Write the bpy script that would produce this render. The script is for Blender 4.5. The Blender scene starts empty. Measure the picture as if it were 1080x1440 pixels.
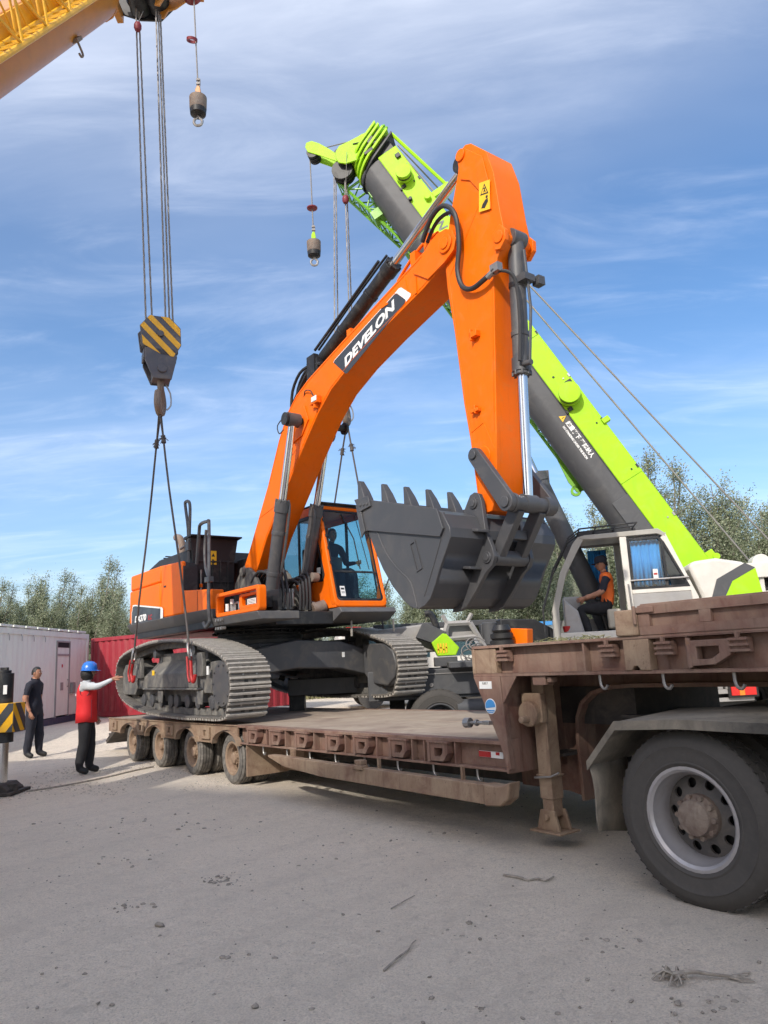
import bpy, bmesh, math, random
from mathutils import Vector, Matrix, Quaternion, noise as mnoise
random.seed(7)
S = bpy.context.scene
COL = S.collection
R = math.radians
V = Vector

# ------------------------------------------------------------------ camera
cam_d = bpy.data.cameras.new('camera')
cam = bpy.data.objects.new('camera', cam_d); COL.objects.link(cam)
pitch, roll = R(11.2), R(-2.9)
fw = V((0, math.cos(pitch), math.sin(pitch))); rt = V((1, 0, 0)); up = V((0, -math.sin(pitch), math.cos(pitch)))
xr = rt * math.cos(roll) + up * math.sin(roll)
yr = -rt * math.sin(roll) + up * math.cos(roll)
cam.matrix_world = Matrix(((xr.x, yr.x, -fw.x, 0), (xr.y, yr.y, -fw.y, 0), (xr.z, yr.z, -fw.z, 1.5), (0, 0, 0, 1)))
cam_d.sensor_fit = 'VERTICAL'; cam_d.sensor_height = 24.0; cam_d.lens = 17.5
cam_d.clip_start = 0.05; cam_d.clip_end = 4000
S.camera = cam

# ------------------------------------------------------------------ light
SUN_EL, SUN_AZ = R(35), R(180 + 25)            # azimuth clockwise from +Y
sdir = V((math.sin(SUN_AZ) * math.cos(SUN_EL), math.cos(SUN_AZ) * math.cos(SUN_EL), math.sin(SUN_EL)))
sl = bpy.data.lights.new('sun', 'SUN'); sl.energy = 2.05; sl.angle = R(0.55); sl.color = (1.0, 0.94, 0.85)
sun = bpy.data.objects.new('sun', sl); COL.objects.link(sun)
sun.rotation_euler = (-sdir).to_track_quat('-Z', 'Y').to_euler(); sun.location = sdir * 60

world = bpy.data.worlds.new('World'); S.world = world; world.use_nodes = True
def world_nodes():
    nt = world.node_tree; nt.nodes.clear(); N = nt.nodes.new; L = nt.links.new
    out = N('ShaderNodeOutputWorld'); bg = N('ShaderNodeBackground'); L(bg.outputs[0], out.inputs[0])
    sky = N('ShaderNodeTexSky'); sky.sky_type = 'NISHITA'; sky.sun_disc = False
    sky.sun_elevation = SUN_EL; sky.sun_rotation = SUN_AZ; sky.altitude = 300; sky.air_density = 0.95; sky.dust_density = 3.2; sky.ozone_density = 2.2
    tc = N('ShaderNodeTexCoord'); sp = N('ShaderNodeSeparateXYZ'); L(tc.outputs['Generated'], sp.inputs[0])
    ad = N('ShaderNodeMath'); ad.operation = 'ADD'; ad.inputs[1].default_value = 0.16; L(sp.outputs[2], ad.inputs[0])
    mx = N('ShaderNodeMath'); mx.operation = 'MAXIMUM'; mx.inputs[1].default_value = 0.05; L(ad.outputs[0], mx.inputs[0])
    dx = N('ShaderNodeMath'); dx.operation = 'DIVIDE'; L(sp.outputs[0], dx.inputs[0]); L(mx.outputs[0], dx.inputs[1])
    dy = N('ShaderNodeMath'); dy.operation = 'DIVIDE'; L(sp.outputs[1], dy.inputs[0]); L(mx.outputs[0], dy.inputs[1])
    cb = N('ShaderNodeCombineXYZ'); L(dx.outputs[0], cb.inputs[0]); L(dy.outputs[0], cb.inputs[1])
    def layer(scale, rot, loc, det, rough, dist, lo, hi):
        mp = N('ShaderNodeMapping'); mp.inputs['Scale'].default_value = scale; mp.inputs['Rotation'].default_value = (0, 0, rot); mp.inputs['Location'].default_value = loc
        L(cb.outputs[0], mp.inputs[0])
        nz = N('ShaderNodeTexNoise'); nz.inputs['Scale'].default_value = 1; nz.inputs['Detail'].default_value = det; nz.inputs['Roughness'].default_value = rough; nz.inputs['Distortion'].default_value = dist
        L(mp.outputs[0], nz.inputs['Vector'])
        rp = N('ShaderNodeMapRange'); rp.interpolation_type = 'SMOOTHSTEP'; rp.inputs[1].default_value = lo; rp.inputs[2].default_value = hi
        L(nz.outputs[0], rp.inputs[0]); return rp.outputs[0]
    a = layer((0.75, 1.9, 1), R(-12), (3.1, 0.6, 0), 9, 0.62, 0.5, 0.42, 0.80)
    b = layer((0.35, 0.8, 1), R(20), (1.3, 5.2, 0), 5, 0.55, 0.2, 0.38, 0.75)
    c = layer((2.0, 5.5, 1), R(-4), (0.3, 2.2, 0), 7, 0.6, 0.9, 0.45, 0.85)
    m1 = N('ShaderNodeMath'); m1.operation = 'MULTIPLY_ADD'; L(a, m1.inputs[0]); m1.inputs[1].default_value = 0.16; 
    m2 = N('ShaderNodeMath'); m2.operation = 'MULTIPLY'; L(b, m2.inputs[0]); m2.inputs[1].default_value = 0.12; L(m2.outputs[0], m1.inputs[2])
    m3 = N('ShaderNodeMath'); m3.operation = 'MULTIPLY_ADD'; L(c, m3.inputs[0]); m3.inputs[1].default_value = 0.17; L(m1.outputs[0], m3.inputs[2]); m3.use_clamp = True
    # a thin veil of high cloud that thickens with height above the horizon, all round the sky
    vl = N('ShaderNodeMapRange'); vl.interpolation_type = 'SMOOTHSTEP'; vl.inputs[1].default_value = 0.45; vl.inputs[2].default_value = 1.0; vl.inputs[3].default_value = 0.0; vl.inputs[4].default_value = 0.62; L(sp.outputs[2], vl.inputs[0])
    m4 = N('ShaderNodeMath'); m4.operation = 'MULTIPLY_ADD'; L(b, m4.inputs[0]); L(vl.outputs[0], m4.inputs[1]); m4.use_clamp = True
    m5 = N('ShaderNodeMath'); m5.operation = 'MULTIPLY_ADD'; L(vl.outputs[0], m5.inputs[0]); m5.inputs[1].default_value = 0.26; L(m3.outputs[0], m5.inputs[2]); L(m5.outputs[0], m4.inputs[2]); m3 = m4
    mix = N('ShaderNodeMix'); mix.data_type = 'RGBA'; L(m3.outputs[0], mix.inputs[0]); hs = N('ShaderNodeHueSaturation'); hs.inputs['Saturation'].default_value = 1.18; hs.inputs['Value'].default_value = 0.80; L(sky.outputs[0], hs.inputs['Color']); L(hs.outputs[0], mix.inputs[6]); mix.inputs[7].default_value = (5.6, 5.8, 6.3, 1)
    L(mix.outputs[2], bg.inputs[0]); bg.inputs[1].default_value = 0.15
world_nodes()
vs = S.view_settings
vs.view_transform = 'Standard'; vs.look = 'None'; vs.exposure = 0.9; vs.gamma = 1.0; vs.use_curve_mapping = False
S.cycles.max_bounces = 6; S.cycles.transparent_max_bounces = 16

# ------------------------------------------------------------------ materials
def mat(name, col, rough=0.6, metal=0.0, col2=None, scale=3.0, lo=0.4, hi=0.7, bump=0.0, bscale=40.0, dust=None, dscale=6.0, dlo=0.45, dhi=0.75, spec=0.5, coat=0.0, stretch=(1, 1, 1), rvar=0.12, dmax=1.0, runs=None):
    m = bpy.data.materials.new(name); m.use_nodes = True; nt = m.node_tree; N = nt.nodes.new; L = nt.links.new
    p = nt.nodes['Principled BSDF']
    p.inputs['Roughness'].default_value = rough; p.inputs['Metallic'].default_value = metal; p.inputs['Specular IOR Level'].default_value = spec
    p.inputs['Coat Weight'].default_value = coat; p.inputs['Coat Roughness'].default_value = 0.15
    tc = N('ShaderNodeTexCoord'); mp = N('ShaderNodeMapping'); mp.inputs['Scale'].default_value = stretch; L(tc.outputs['Object'], mp.inputs[0])
    def noise(sc, det=6, ro=0.6, dist=0.3):
        n = N('ShaderNodeTexNoise'); n.inputs['Scale'].default_value = sc; n.inputs['Detail'].default_value = det; n.inputs['Roughness'].default_value = ro; n.inputs['Distortion'].default_value = dist
        L(mp.outputs[0], n.inputs['Vector']); return n.outputs[0]
    def rng(src, a, b, c=0, d=1):
        r = N('ShaderNodeMapRange'); r.inputs[1].default_value = a; r.inputs[2].default_value = b; r.inputs[3].default_value = c; r.inputs[4].default_value = d; L(src, r.inputs[0]); return r.outputs[0]
    n1 = noise(scale)
    if col2 is None: col2 = tuple(c * 0.82 for c in col)
    mx = N('ShaderNodeMix'); mx.data_type = 'RGBA'; mx.inputs[6].default_value = (*col, 1); mx.inputs[7].default_value = (*col2, 1); L(rng(n1, lo, hi), mx.inputs[0])
    cur = mx.outputs[2]
    if dust is not None:
        n2 = noise(dscale, 9, 0.68, 0.8)
        m2 = N('ShaderNodeMix'); m2.data_type = 'RGBA'; m2.inputs[7].default_value = (*dust, 1); L(cur, m2.inputs[6]); L(rng(n2, dlo, dhi, 0, dmax), m2.inputs[0]); cur = m2.outputs[2]
        L(rng(n2, dlo, dhi, max(0.05, rough - rvar * 0.3), min(1, rough + rvar * 1.5)), p.inputs['Roughness'])
    else:
        L(rng(n1, 0.3, 0.7, max(0.04, rough - rvar), min(1, rough + rvar)), p.inputs['Roughness'])
    if runs:
        mr = N('ShaderNodeMapping'); mr.inputs['Scale'].default_value = (9, 9, 0.9); L(tc.outputs['Object'], mr.inputs[0])
        n3 = N('ShaderNodeTexNoise'); n3.inputs['Scale'].default_value = 1.6; n3.inputs['Detail'].default_value = 7; n3.inputs['Roughness'].default_value = 0.7; L(mr.outputs[0], n3.inputs['Vector'])
        m3 = N('ShaderNodeMix'); m3.data_type = 'RGBA'; m3.inputs[7].default_value = (*runs[0], 1); L(cur, m3.inputs[6]); L(rng(n3.outputs[0], 0.54, 0.72, 0, runs[1]), m3.inputs[0]); cur = m3.outputs[2]
        n4 = noise(34, 4, 0.7, 0.5); m4 = N('ShaderNodeMix'); m4.data_type = 'RGBA'; m4.inputs[7].default_value = (*runs[2], 1); L(cur, m4.inputs[6]); L(rng(n4, 0.60, 0.70, 0, runs[3]), m4.inputs[0]); cur = m4.outputs[2]
    L(cur, p.inputs['Base Color'])
    if bump > 0:
        bp = N('ShaderNodeBump'); bp.inputs['Strength'].default_value = bump; bp.inputs['Distance'].default_value = 0.01; L(noise(bscale, 5), bp.inputs['Height']); L(bp.outputs[0], p.inputs['Normal'])
    return m
def glass_mat(name, tint, refl=0.12):
    m = bpy.data.materials.new(name); m.use_nodes = True; nt = m.node_tree; nt.nodes.clear(); N = nt.nodes.new; L = nt.links.new
    o = N('ShaderNodeOutputMaterial'); mx = N('ShaderNodeMixShader'); tr = N('ShaderNodeBsdfTransparent'); gl = N('ShaderNodeBsdfGlossy'); lw = N('ShaderNodeLayerWeight'); lw.inputs[0].default_value = 0.5
    pw = N('ShaderNodeMath'); pw.operation = 'POWER'; pw.inputs[1].default_value = 4.0; ma = N('ShaderNodeMath'); ma.operation = 'MULTIPLY_ADD'; ma.inputs[1].default_value = 0.6; ma.inputs[2].default_value = refl * 0.25
    tr.inputs[0].default_value = (*tint, 1); gl.inputs['Roughness'].default_value = 0.03
    L(lw.outputs['Facing'], pw.inputs[0]); L(pw.outputs[0], ma.inputs[0]); L(ma.outputs[0], mx.inputs[0]); L(tr.outputs[0], mx.inputs[1]); L(gl.outputs[0], mx.inputs[2]); L(mx.outputs[0], o.inputs[0]); return m
DUST = (0.36, 0.30, 0.23)
M = dict(
 orange=mat('orange_paint', (0.86, 0.150, 0.001), 0.45, spec=0.15, col2=(0.80, 0.14, 0.008), scale=1.5, dust=(0.55, 0.20, 0.06), dscale=5, dlo=0.5, dhi=0.9, bump=0.02, bscale=120, dmax=0.55, runs=((0.55, 0.095, 0.004), 0.30, (0.50, 0.16, 0.03), 0.25)),
 black=mat('black_paint', (0.022, 0.023, 0.026), 0.5, spec=0.3, dust=(0.10, 0.095, 0.085), dscale=5, dlo=0.5, dhi=0.9),
 grey=mat('charcoal_paint', (0.070, 0.071, 0.076), 0.5, dust=(0.15, 0.135, 0.115), dscale=4, dlo=0.48, dhi=0.85, bump=0.03),
 bucket=mat('bucket_paint', (0.056, 0.057, 0.062), 0.5, col2=(0.064, 0.064, 0.069), dust=(0.13, 0.12, 0.11), dscale=3, dlo=0.5, dhi=0.95, bump=0.04, bscale=60, dmax=0.7),
 track=mat('track_steel', (0.33, 0.305, 0.27), 0.75, col2=(0.42, 0.39, 0.345), scale=9, dust=(0.17, 0.155, 0.14), dscale=14, dlo=0.5, dhi=0.8, bump=0.15),
 frame=mat('track_frame_paint', (0.095, 0.092, 0.088), 0.7, dust=(0.27, 0.25, 0.21), dscale=4, dlo=0.42, dhi=0.8, bump=0.06),
 trubber=mat('dusty_rubber', (0.085, 0.078, 0.07), 0.9, dust=(0.30, 0.275, 0.24), dscale=9, dlo=0.40, dhi=0.75, bump=0.08, bscale=90, dmax=0.85), disc=mat('dirty_wheel_disc', (0.10, 0.092, 0.086), 0.7, dust=(0.17, 0.15, 0.13), dscale=12, dlo=0.45, dhi=0.8), rimsteel=mat('rim_paint', (0.40, 0.385, 0.39), 0.4, metal=0.4, dust=(0.30, 0.27, 0.25), dscale=9, dlo=0.5, dhi=0.9), hubrust=mat('dusty_rusty_hub', (0.17, 0.125, 0.10), 0.9, col2=(0.11, 0.075, 0.06), scale=14, dust=(0.27, 0.225, 0.18), dscale=9, dlo=0.4, dhi=0.7, bump=0.3, bscale=70), valley=mat('track_valley', (0.12, 0.11, 0.098), 0.8, dust=(0.22, 0.20, 0.175), dscale=14, dlo=0.5, dhi=0.8, bump=0.15), grit=mat('pale_grit', (0.52, 0.45, 0.37), 0.95, col2=(0.40, 0.35, 0.29), scale=8),
 chrome=mat('chrome_rod', (0.72, 0.72, 0.73), 0.18, metal=1.0, rvar=0.05),
 steel=mat('worn_steel', (0.36, 0.35, 0.34), 0.42, metal=0.7, col2=(0.25, 0.23, 0.21), scale=6),
 rubber=mat('rubber', (0.062, 0.057, 0.052), 0.85, dust=(0.13, 0.118, 0.105), dscale=22, dlo=0.45, dhi=0.9, bump=0.06, bscale=140, dmax=0.45),
 hose=mat('hose_rubber', (0.03, 0.03, 0.032), 0.6),
 rust=mat('rusty_red_paint', (0.180, 0.086, 0.064), 0.78, col2=(0.095, 0.045, 0.034), scale=2.5, dust=(0.30, 0.22, 0.165), dscale=3.2, dlo=0.34, dhi=0.80, bump=0.12, bscale=45, stretch=(1, 1, 0.7), runs=((0.085, 0.045, 0.032), 0.75, (0.26, 0.14, 0.075), 0.6)),
 tan=mat('dusty_brown_paint', (0.22, 0.145, 0.095), 0.85, col2=(0.16, 0.085, 0.06), scale=3, dust=(0.34, 0.255, 0.175), dscale=4, dlo=0.35, dhi=0.7, bump=0.12, bscale=45, runs=((0.11, 0.06, 0.042), 0.7, (0.13, 0.08, 0.055), 0.6)),
 deck=mat('dusty_deck_plate', (0.30, 0.235, 0.18), 0.9, col2=(0.20, 0.14, 0.11), scale=1.3, dust=(0.40, 0.33, 0.255), dscale=2.2, dlo=0.35, dhi=0.7, bump=0.1),
 under=mat('dark_chassis', (0.040, 0.035, 0.032), 0.85, dust=(0.13, 0.105, 0.085), dscale=4, dlo=0.45, dhi=0.85, bump=0.08),
 mud=mat('dusty_plastic', (0.15, 0.132, 0.106), 0.9, runs=((0.09, 0.08, 0.065), 0.5, (0.30, 0.26, 0.20), 0.5), dust=(0.30, 0.262, 0.205), dscale=5, dlo=0.35, dhi=0.8, bump=0.06),
 lime=mat('lime_paint', (0.36, 0.67, 0.010), 0.55, spec=0.25, col2=(0.32, 0.60, 0.015), dust=(0.40, 0.52, 0.12), dscale=4, dlo=0.5, dhi=0.95, dmax=0.5, runs=((0.22, 0.40, 0.03), 0.3, (0.30, 0.42, 0.10), 0.3)),
 green=mat('green_paint', (0.17, 0.44, 0.025), 0.45),
 cgrey=mat('crane_grey_paint', (0.080, 0.082, 0.087), 0.55, spec=0.3, dust=(0.14, 0.135, 0.13), dscale=3, dlo=0.5, dhi=0.95),
 white=mat('white_paint', (0.66, 0.63, 0.57), 0.5, spec=0.3, dust=(0.50, 0.46, 0.40), dscale=4, dlo=0.5, dhi=0.95, dmax=0.6),
 cabgrey=mat('cab_warm_grey', (0.36, 0.345, 0.31), 0.5, dust=(0.30, 0.275, 0.235), dscale=4, dlo=0.45, dhi=0.9),
 skirt=mat('skirt_grey_paint', (0.105, 0.105, 0.11), 0.55, dust=(0.17, 0.155, 0.135), dscale=4, dlo=0.48, dhi=0.85),
 lgrey=mat('light_grey_paint', (0.33, 0.32, 0.31), 0.5, dust=(0.27, 0.25, 0.22), dscale=4, dlo=0.45, dhi=0.9),
 yellow=mat('yellow_paint', (0.80, 0.42, 0.012), 0.45, dust=(0.55, 0.36, 0.10), dscale=4, dlo=0.5, dhi=0.95),
 ochre=mat('crane_yellow_paint', (0.50, 0.205, 0.026), 0.45, col2=(0.44, 0.175, 0.022), dust=(0.45, 0.24, 0.08), dscale=3, dlo=0.5, dhi=1.0, coat=0.1),
 red=mat('red_paint', (0.42, 0.018, 0.018), 0.5), maroon=mat('maroon_paint', (0.20, 0.02, 0.03), 0.5),
 cred=mat('container_red', (0.31, 0.020, 0.034), 0.65, runs=((0.20, 0.02, 0.03), 0.5, (0.30, 0.10, 0.08), 0.4), col2=(0.26, 0.022, 0.034), dust=(0.38, 0.13, 0.11), dscale=3, dlo=0.5, dhi=0.9, stretch=(1, 1, 0.3), dmax=0.6),
 cwhite=mat('container_white', (0.74, 0.785, 0.70), 0.6, runs=((0.50, 0.44, 0.36), 0.35, (0.40, 0.30, 0.22), 0.25), col2=(0.70, 0.71, 0.65), dust=(0.45, 0.40, 0.34), dscale=2.5, dlo=0.58, dhi=0.95, stretch=(2, 2, 0.4), dmax=0.6),
 cblue=mat('container_base_blue', (0.03, 0.045, 0.09), 0.6, dust=(0.16, 0.15, 0.14), dlo=0.5, dhi=0.9),
 rope=mat('wire_rope', (0.24, 0.225, 0.215), 0.6, metal=0.2, bump=0.4, bscale=150), sling=mat('steel_sling', (0.075, 0.065, 0.06), 0.7, bump=0.5, bscale=120),
 block=mat('hook_block_grey', (0.075, 0.075, 0.09), 0.5, dust=(0.16, 0.14, 0.12), dscale=8, dlo=0.45, dhi=0.85), ball=mat('rusty_ball', (0.20, 0.14, 0.10), 0.7, col2=(0.12, 0.09, 0.08), dust=(0.22, 0.20, 0.18), dlo=0.4, dhi=0.8),
 signw=mat('sign_white', (0.78, 0.78, 0.76), 0.5), signy=mat('sign_yellow', (0.85, 0.52, 0.02), 0.5), decal=mat('decal_dark', (0.045, 0.05, 0.058), 0.4), letter=mat('lettering_white', (0.82, 0.82, 0.80), 0.5), blackp=mat('print_black', (0.02, 0.02, 0.02), 0.6),
 blues=mat('sticker_blue', (0.06, 0.28, 0.62), 0.5), curtain=mat('curtain_blue', (0.03, 0.26, 0.62), 0.8), cab_in=mat('cab_interior', (0.045, 0.045, 0.05), 0.8), beige=mat('seat_beige', (0.42, 0.39, 0.32), 0.7),
 glass=glass_mat('cab_glass', (0.70, 0.84, 0.86)), glassd=glass_mat('cab_glass_dark', (0.55, 0.64, 0.68)), glassc=glass_mat('clear_glass', (0.95, 0.97, 0.97)),
 skin=mat('skin', (0.36, 0.18, 0.115), 0.55, spec=0.35), hair=mat('hair', (0.012, 0.011, 0.011), 0.6), navy=mat('navy_cloth', (0.013, 0.015, 0.026), 0.9, bump=0.2), blackc=mat('black_cloth', (0.014, 0.014, 0.017), 0.9, bump=0.2), vest=mat('red_vest', (0.66, 0.018, 0.022), 0.75, bump=0.15, bscale=25), vesto=mat('orange_vest', (0.85, 0.16, 0.02), 0.75), sleeve=mat('pale_cloth', (0.55, 0.58, 0.60), 0.9, bump=0.2), helmet=mat('blue_plastic', (0.02, 0.17, 0.62), 0.3, coat=0.3), shoe=mat('shoe', (0.012, 0.012, 0.013), 0.6), eye=mat('eye', (0.6, 0.58, 0.55), 0.3), mouth=mat('lips', (0.25, 0.09, 0.075), 0.5),
 bark=mat('bark', (0.22, 0.20, 0.16), 0.9, col2=(0.13, 0.115, 0.09), scale=6), tail=mat('tail_lamp_red', (0.70, 0.02, 0.015), 0.2, coat=0.5), amber=mat('tail_lamp_amber', (0.85, 0.25, 0.02), 0.2, coat=0.5),
 stone=mat('stone', (0.30, 0.265, 0.225), 0.95, col2=(0.19, 0.17, 0.145), scale=8, bump=0.3, spec=0.1), wood=mat('dead_wood', (0.34, 0.30, 0.25), 0.95, col2=(0.16, 0.135, 0.11), scale=20),
 concrete=mat('concrete_wall', (0.42, 0.41, 0.39), 0.9, bump=0.1), oil=mat('greasy_black', (0.018, 0.017, 0.016), 0.5))
def leaf_mat(name, a, b):
    m = bpy.data.materials.new(name); m.use_nodes = True; nt = m.node_tree; N = nt.nodes.new; L = nt.links.new
    p = nt.nodes['Principled BSDF']; g = N('ShaderNodeNewGeometry'); mx = N('ShaderNodeMix'); mx.data_type = 'RGBA'
    mx.inputs[6].default_value = (*a, 1); mx.inputs[7].default_value = (*b, 1); L(g.outputs['Random Per Island'], mx.inputs[0]); L(mx.outputs[2], p.inputs['Base Color']); p.inputs['Roughness'].default_value = 0.6
    t = N('ShaderNodeBsdfTranslucent'); L(mx.outputs[2], t.inputs[0]); ms = N('ShaderNodeMixShader'); ms.inputs[0].default_value = 0.25
    o = nt.nodes['Material Output']; L(p.outputs[0], ms.inputs[1]); L(t.outputs[0], ms.inputs[2]); L(ms.outputs[0], o.inputs[0]); return m
M['leaf'] = leaf_mat('silver_leaf', (0.09, 0.125, 0.05), (0.36, 0.39, 0.27)); M['reed'] = leaf_mat('dry_grass', (0.14, 0.16, 0.06), (0.40, 0.36, 0.20))

# ------------------------------------------------------------------ mesh builder
def frame_axes(d):
    d = V(d).normalized(); a = V((0, 0, 1)) if abs(d.z) < 0.9 else V((1, 0, 0)); x = a.cross(d).normalized(); return x, d.cross(x).normalized(), d
class MB:
    def __init__(s): s.v = []; s.f = []; s.mi = []; s.mats = []; s.cur = 0
    def use(s, m):
        if m not in s.mats: s.mats.append(m)
        s.cur = s.mats.index(m); return s
    def add(s, vs, fs, T=None):
        o = len(s.v)
        for p in vs: s.v.append(tuple(T @ V(p)) if T is not None else tuple(p))
        for f in fs: s.f.append(tuple(i + o for i in f)); s.mi.append(s.cur)
        return s
    def bx(s, x0, x1, y0, y1, z0, z1, T=None):
        return s.add([(x0, y0, z0), (x1, y0, z0), (x1, y1, z0), (x0, y1, z0), (x0, y0, z1), (x1, y0, z1), (x1, y1, z1), (x0, y1, z1)],
                     [(0, 3, 2, 1), (4, 5, 6, 7), (0, 1, 5, 4), (1, 2, 6, 5), (2, 3, 7, 6), (3, 0, 4, 7)], T)
    def box(s, c, d, T=None):
        return s.bx(c[0] - d[0] / 2, c[0] + d[0] / 2, c[1] - d[1] / 2, c[1] + d[1] / 2, c[2] - d[2] / 2, c[2] + d[2] / 2, T)
    def prism(s, poly, a, b, plane='xz', T=None):
        n = len(poly)
        def P(p, t): return (p[0], t, p[1]) if plane == 'xz' else (t, p[0], p[1]) if plane == 'yz' else (p[0], p[1], t)
        return s.add([P(p, a) for p in poly] + [P(p, b) for p in poly], [tuple(range(n))[::-1], tuple(range(n, 2 * n))] + [(i, (i + 1) % n, n + (i + 1) % n, n + i) for i in range(n)], T)
    def ring(s, outer, inner, a, b, plane='xz', T=None):
        n = len(outer)
        def P(p, t): return (p[0], t, p[1]) if plane == 'xz' else (t, p[0], p[1]) if plane == 'yz' else (p[0], p[1], t)
        vs = [P(p, a) for p in outer] + [P(p, a) for p in inner] + [P(p, b) for p in outer] + [P(p, b) for p in inner]; fs = []
        for i in range(n):
            j = (i + 1) % n; fs += [(i, j, n + j, n + i), (2 * n + i, 3 * n + i, 3 * n + j, 2 * n + j), (i, 2 * n + i, 2 * n + j, j), (n + i, n + j, 3 * n + j, 3 * n + i)]
        return s.add(vs, fs, T)
    def cyl(s, p0, p1, r0, r1=None, n=14, caps=True, T=None):
        r1 = r0 if r1 is None else r1; p0, p1 = V(p0), V(p1); x, y, d = frame_axes(p1 - p0); vs = []
        for p, r in ((p0, r0), (p1, r1)):
            for i in range(n):
                a = 2 * math.pi * i / n; vs.append(p + x * (r * math.cos(a)) + y * (r * math.sin(a)))
        fs = [(i, (i + 1) % n, n + (i + 1) % n, n + i) for i in range(n)]
        if caps: fs += [tuple(range(n))[::-1], tuple(range(n, 2 * n))]
        return s.add(vs, fs, T)
    def tube(s, pts, r, n=8, closed=False, T=None, sub=0):
        pts = [V(p) for p in pts]
        if sub:
            q = []; m = len(pts)
            for i in range(m if closed else m - 1):
                p0 = pts[(i - 1) % m] if closed or i > 0 else pts[i]; p1 = pts[i]; p2 = pts[(i + 1) % m]; p3 = pts[(i + 2) % m] if closed or i + 2 < m else p2
                for k in range(sub):
                    t = k / sub; q.append(0.5 * ((2 * p1) + (p2 - p0) * t + (2 * p0 - 5 * p1 + 4 * p2 - p3) * t * t + (3 * p1 - p0 - 3 * p2 + p3) * t ** 3))
            if not closed: q.append(pts[-1])
            pts = q
        m = len(pts); vs = []; px = None
        rr = r if isinstance(r, (list, tuple)) else None
        for i, p in enumerate(pts):
            a = pts[(i - 1) % m] if closed or i > 0 else p; b = pts[(i + 1) % m] if closed or i < m - 1 else p
            d = (b - a).normalized()
            if px is None: px = frame_axes(d)[0]
            px = (px - d * px.dot(d)).normalized(); py = d.cross(px)
            ri = (rr[0] + (rr[1] - rr[0]) * i / (m - 1)) if rr else r
            for k in range(n):
                an = 2 * math.pi * k / n; vs.append(p + px * (ri * math.cos(an)) + py * (ri * math.sin(an)))
        fs = []
        for i in range(m if closed else m - 1):
            j = (i + 1) % m
            for k in range(n): fs.append((i * n + k, i * n + (k + 1) % n, j * n + (k + 1) % n, j * n + k))
        if not closed: fs += [tuple(range(n))[::-1], tuple(range((m - 1) * n, m * n))]
        return s.add(vs, fs, T)
    def lathe(s, prof, c, axis, n=24, T=None, caps=True):
        x, y, d = frame_axes(axis); c = V(c); vs = []; m = len(prof)
        for r, h in prof:
            for k in range(n):
                a = 2 * math.pi * k / n; vs.append(c + d * h + x * (r * math.cos(a)) + y * (r * math.sin(a)))
        fs = [(i * n + k, i * n + (k + 1) % n, (i + 1) * n + (k + 1) % n, (i + 1) * n + k) for i in range(m - 1) for k in range(n)]
        caps = caps and prof[0] != prof[-1]
        if caps and prof[0][0] > 1e-4: fs.append(tuple(range(n))[::-1])
        if caps and prof[-1][0] > 1e-4: fs.append(tuple(range((m - 1) * n, m * n)))
        return s.add(vs, fs, T)
    def sph(s, c, r, n=12, m=8, sc=(1, 1, 1), T=None):
        vs = []; fs = []
        for i in range(m + 1):
            t = math.pi * i / m
            for k in range(n):
                a = 2 * math.pi * k / n; vs.append((c[0] + r * sc[0] * math.sin(t) * math.cos(a), c[1] + r * sc[1] * math.sin(t) * math.sin(a), c[2] + r * sc[2] * math.cos(t)))
        for i in range(m):
            for k in range(n): fs.append((i * n + k, (i + 1) * n + k, (i + 1) * n + (k + 1) % n, i * n + (k + 1) % n))
        return s.add(vs, fs, T)
    def mesh(s, name, sharp=35, clean=True):
        me = bpy.data.meshes.new(name); me.from_pydata(s.v, [], s.f)
        for m in s.mats: me.materials.append(m)
        if len(s.mats) > 1: me.polygons.foreach_set('material_index', s.mi)
        if clean:
            bm = bmesh.new(); bm.from_mesh(me); bmesh.ops.remove_doubles(bm, verts=bm.verts, dist=1e-5); bmesh.ops.recalc_face_normals(bm, faces=bm.faces); bm.to_mesh(me); bm.free()
        if sharp:
            me.shade_smooth()
            me.set_sharp_from_angle(angle=R(sharp))
        me.update(); return me
BASE = {}
def link(o, parent=None):
    COL.objects.link(o)
    if parent is not None:
        o.parent = parent
        if parent.name in BASE: o.location = -BASE[parent.name]
    return o
def obj(name, mb, m=None, parent=None, bev=0, sharp=35, T=None):
    if isinstance(mb, MB):
        if m is not None and not mb.mats: mb.use(m); mb.mi = [0] * len(mb.f)
        mb = mb.mesh(name, sharp)
    o = bpy.data.objects.new(name, mb); link(o, parent)
    if T is not None:
        o.matrix_basis = Matrix.Translation(o.location) @ T if parent is not None else T
    if bev:
        b = o.modifiers.new('bevel', 'BEVEL'); b.width = bev; b.segments = 2; b.limit_method = 'ANGLE'; b.angle_limit = R(40)
    return o
def tag(o, label=None, cat=None, group=None, kind=None):
    if label: o['label'] = label
    if cat: o['category'] = cat
    if group: o['group'] = group
    if kind: o['kind'] = kind
    return o
def thing(name, label, cat, frame, base=(0, 0, 0), group=None):
    o = bpy.data.objects.new(name, None); COL.objects.link(o); o.empty_display_size = 0.2
    o.matrix_world = frame @ Matrix.Translation(V(base)); BASE[o.name] = V(base)
    return tag(o, label, cat, group)
def copy_of(o, parent, T=None, name=None):
    c = o.copy(); COL.objects.link(c); c.parent = parent
    if T is not None: c.matrix_basis = T
    return c
def copy_tree(root, M4=None, label=None):
    r = root.copy(); COL.objects.link(r)
    if M4 is not None: r.matrix_world = M4
    if label: r['label'] = label
    for ch in root.children:
        c = copy_of(ch, r)
        for g in ch.children: copy_of(g, c)
    return r
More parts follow.
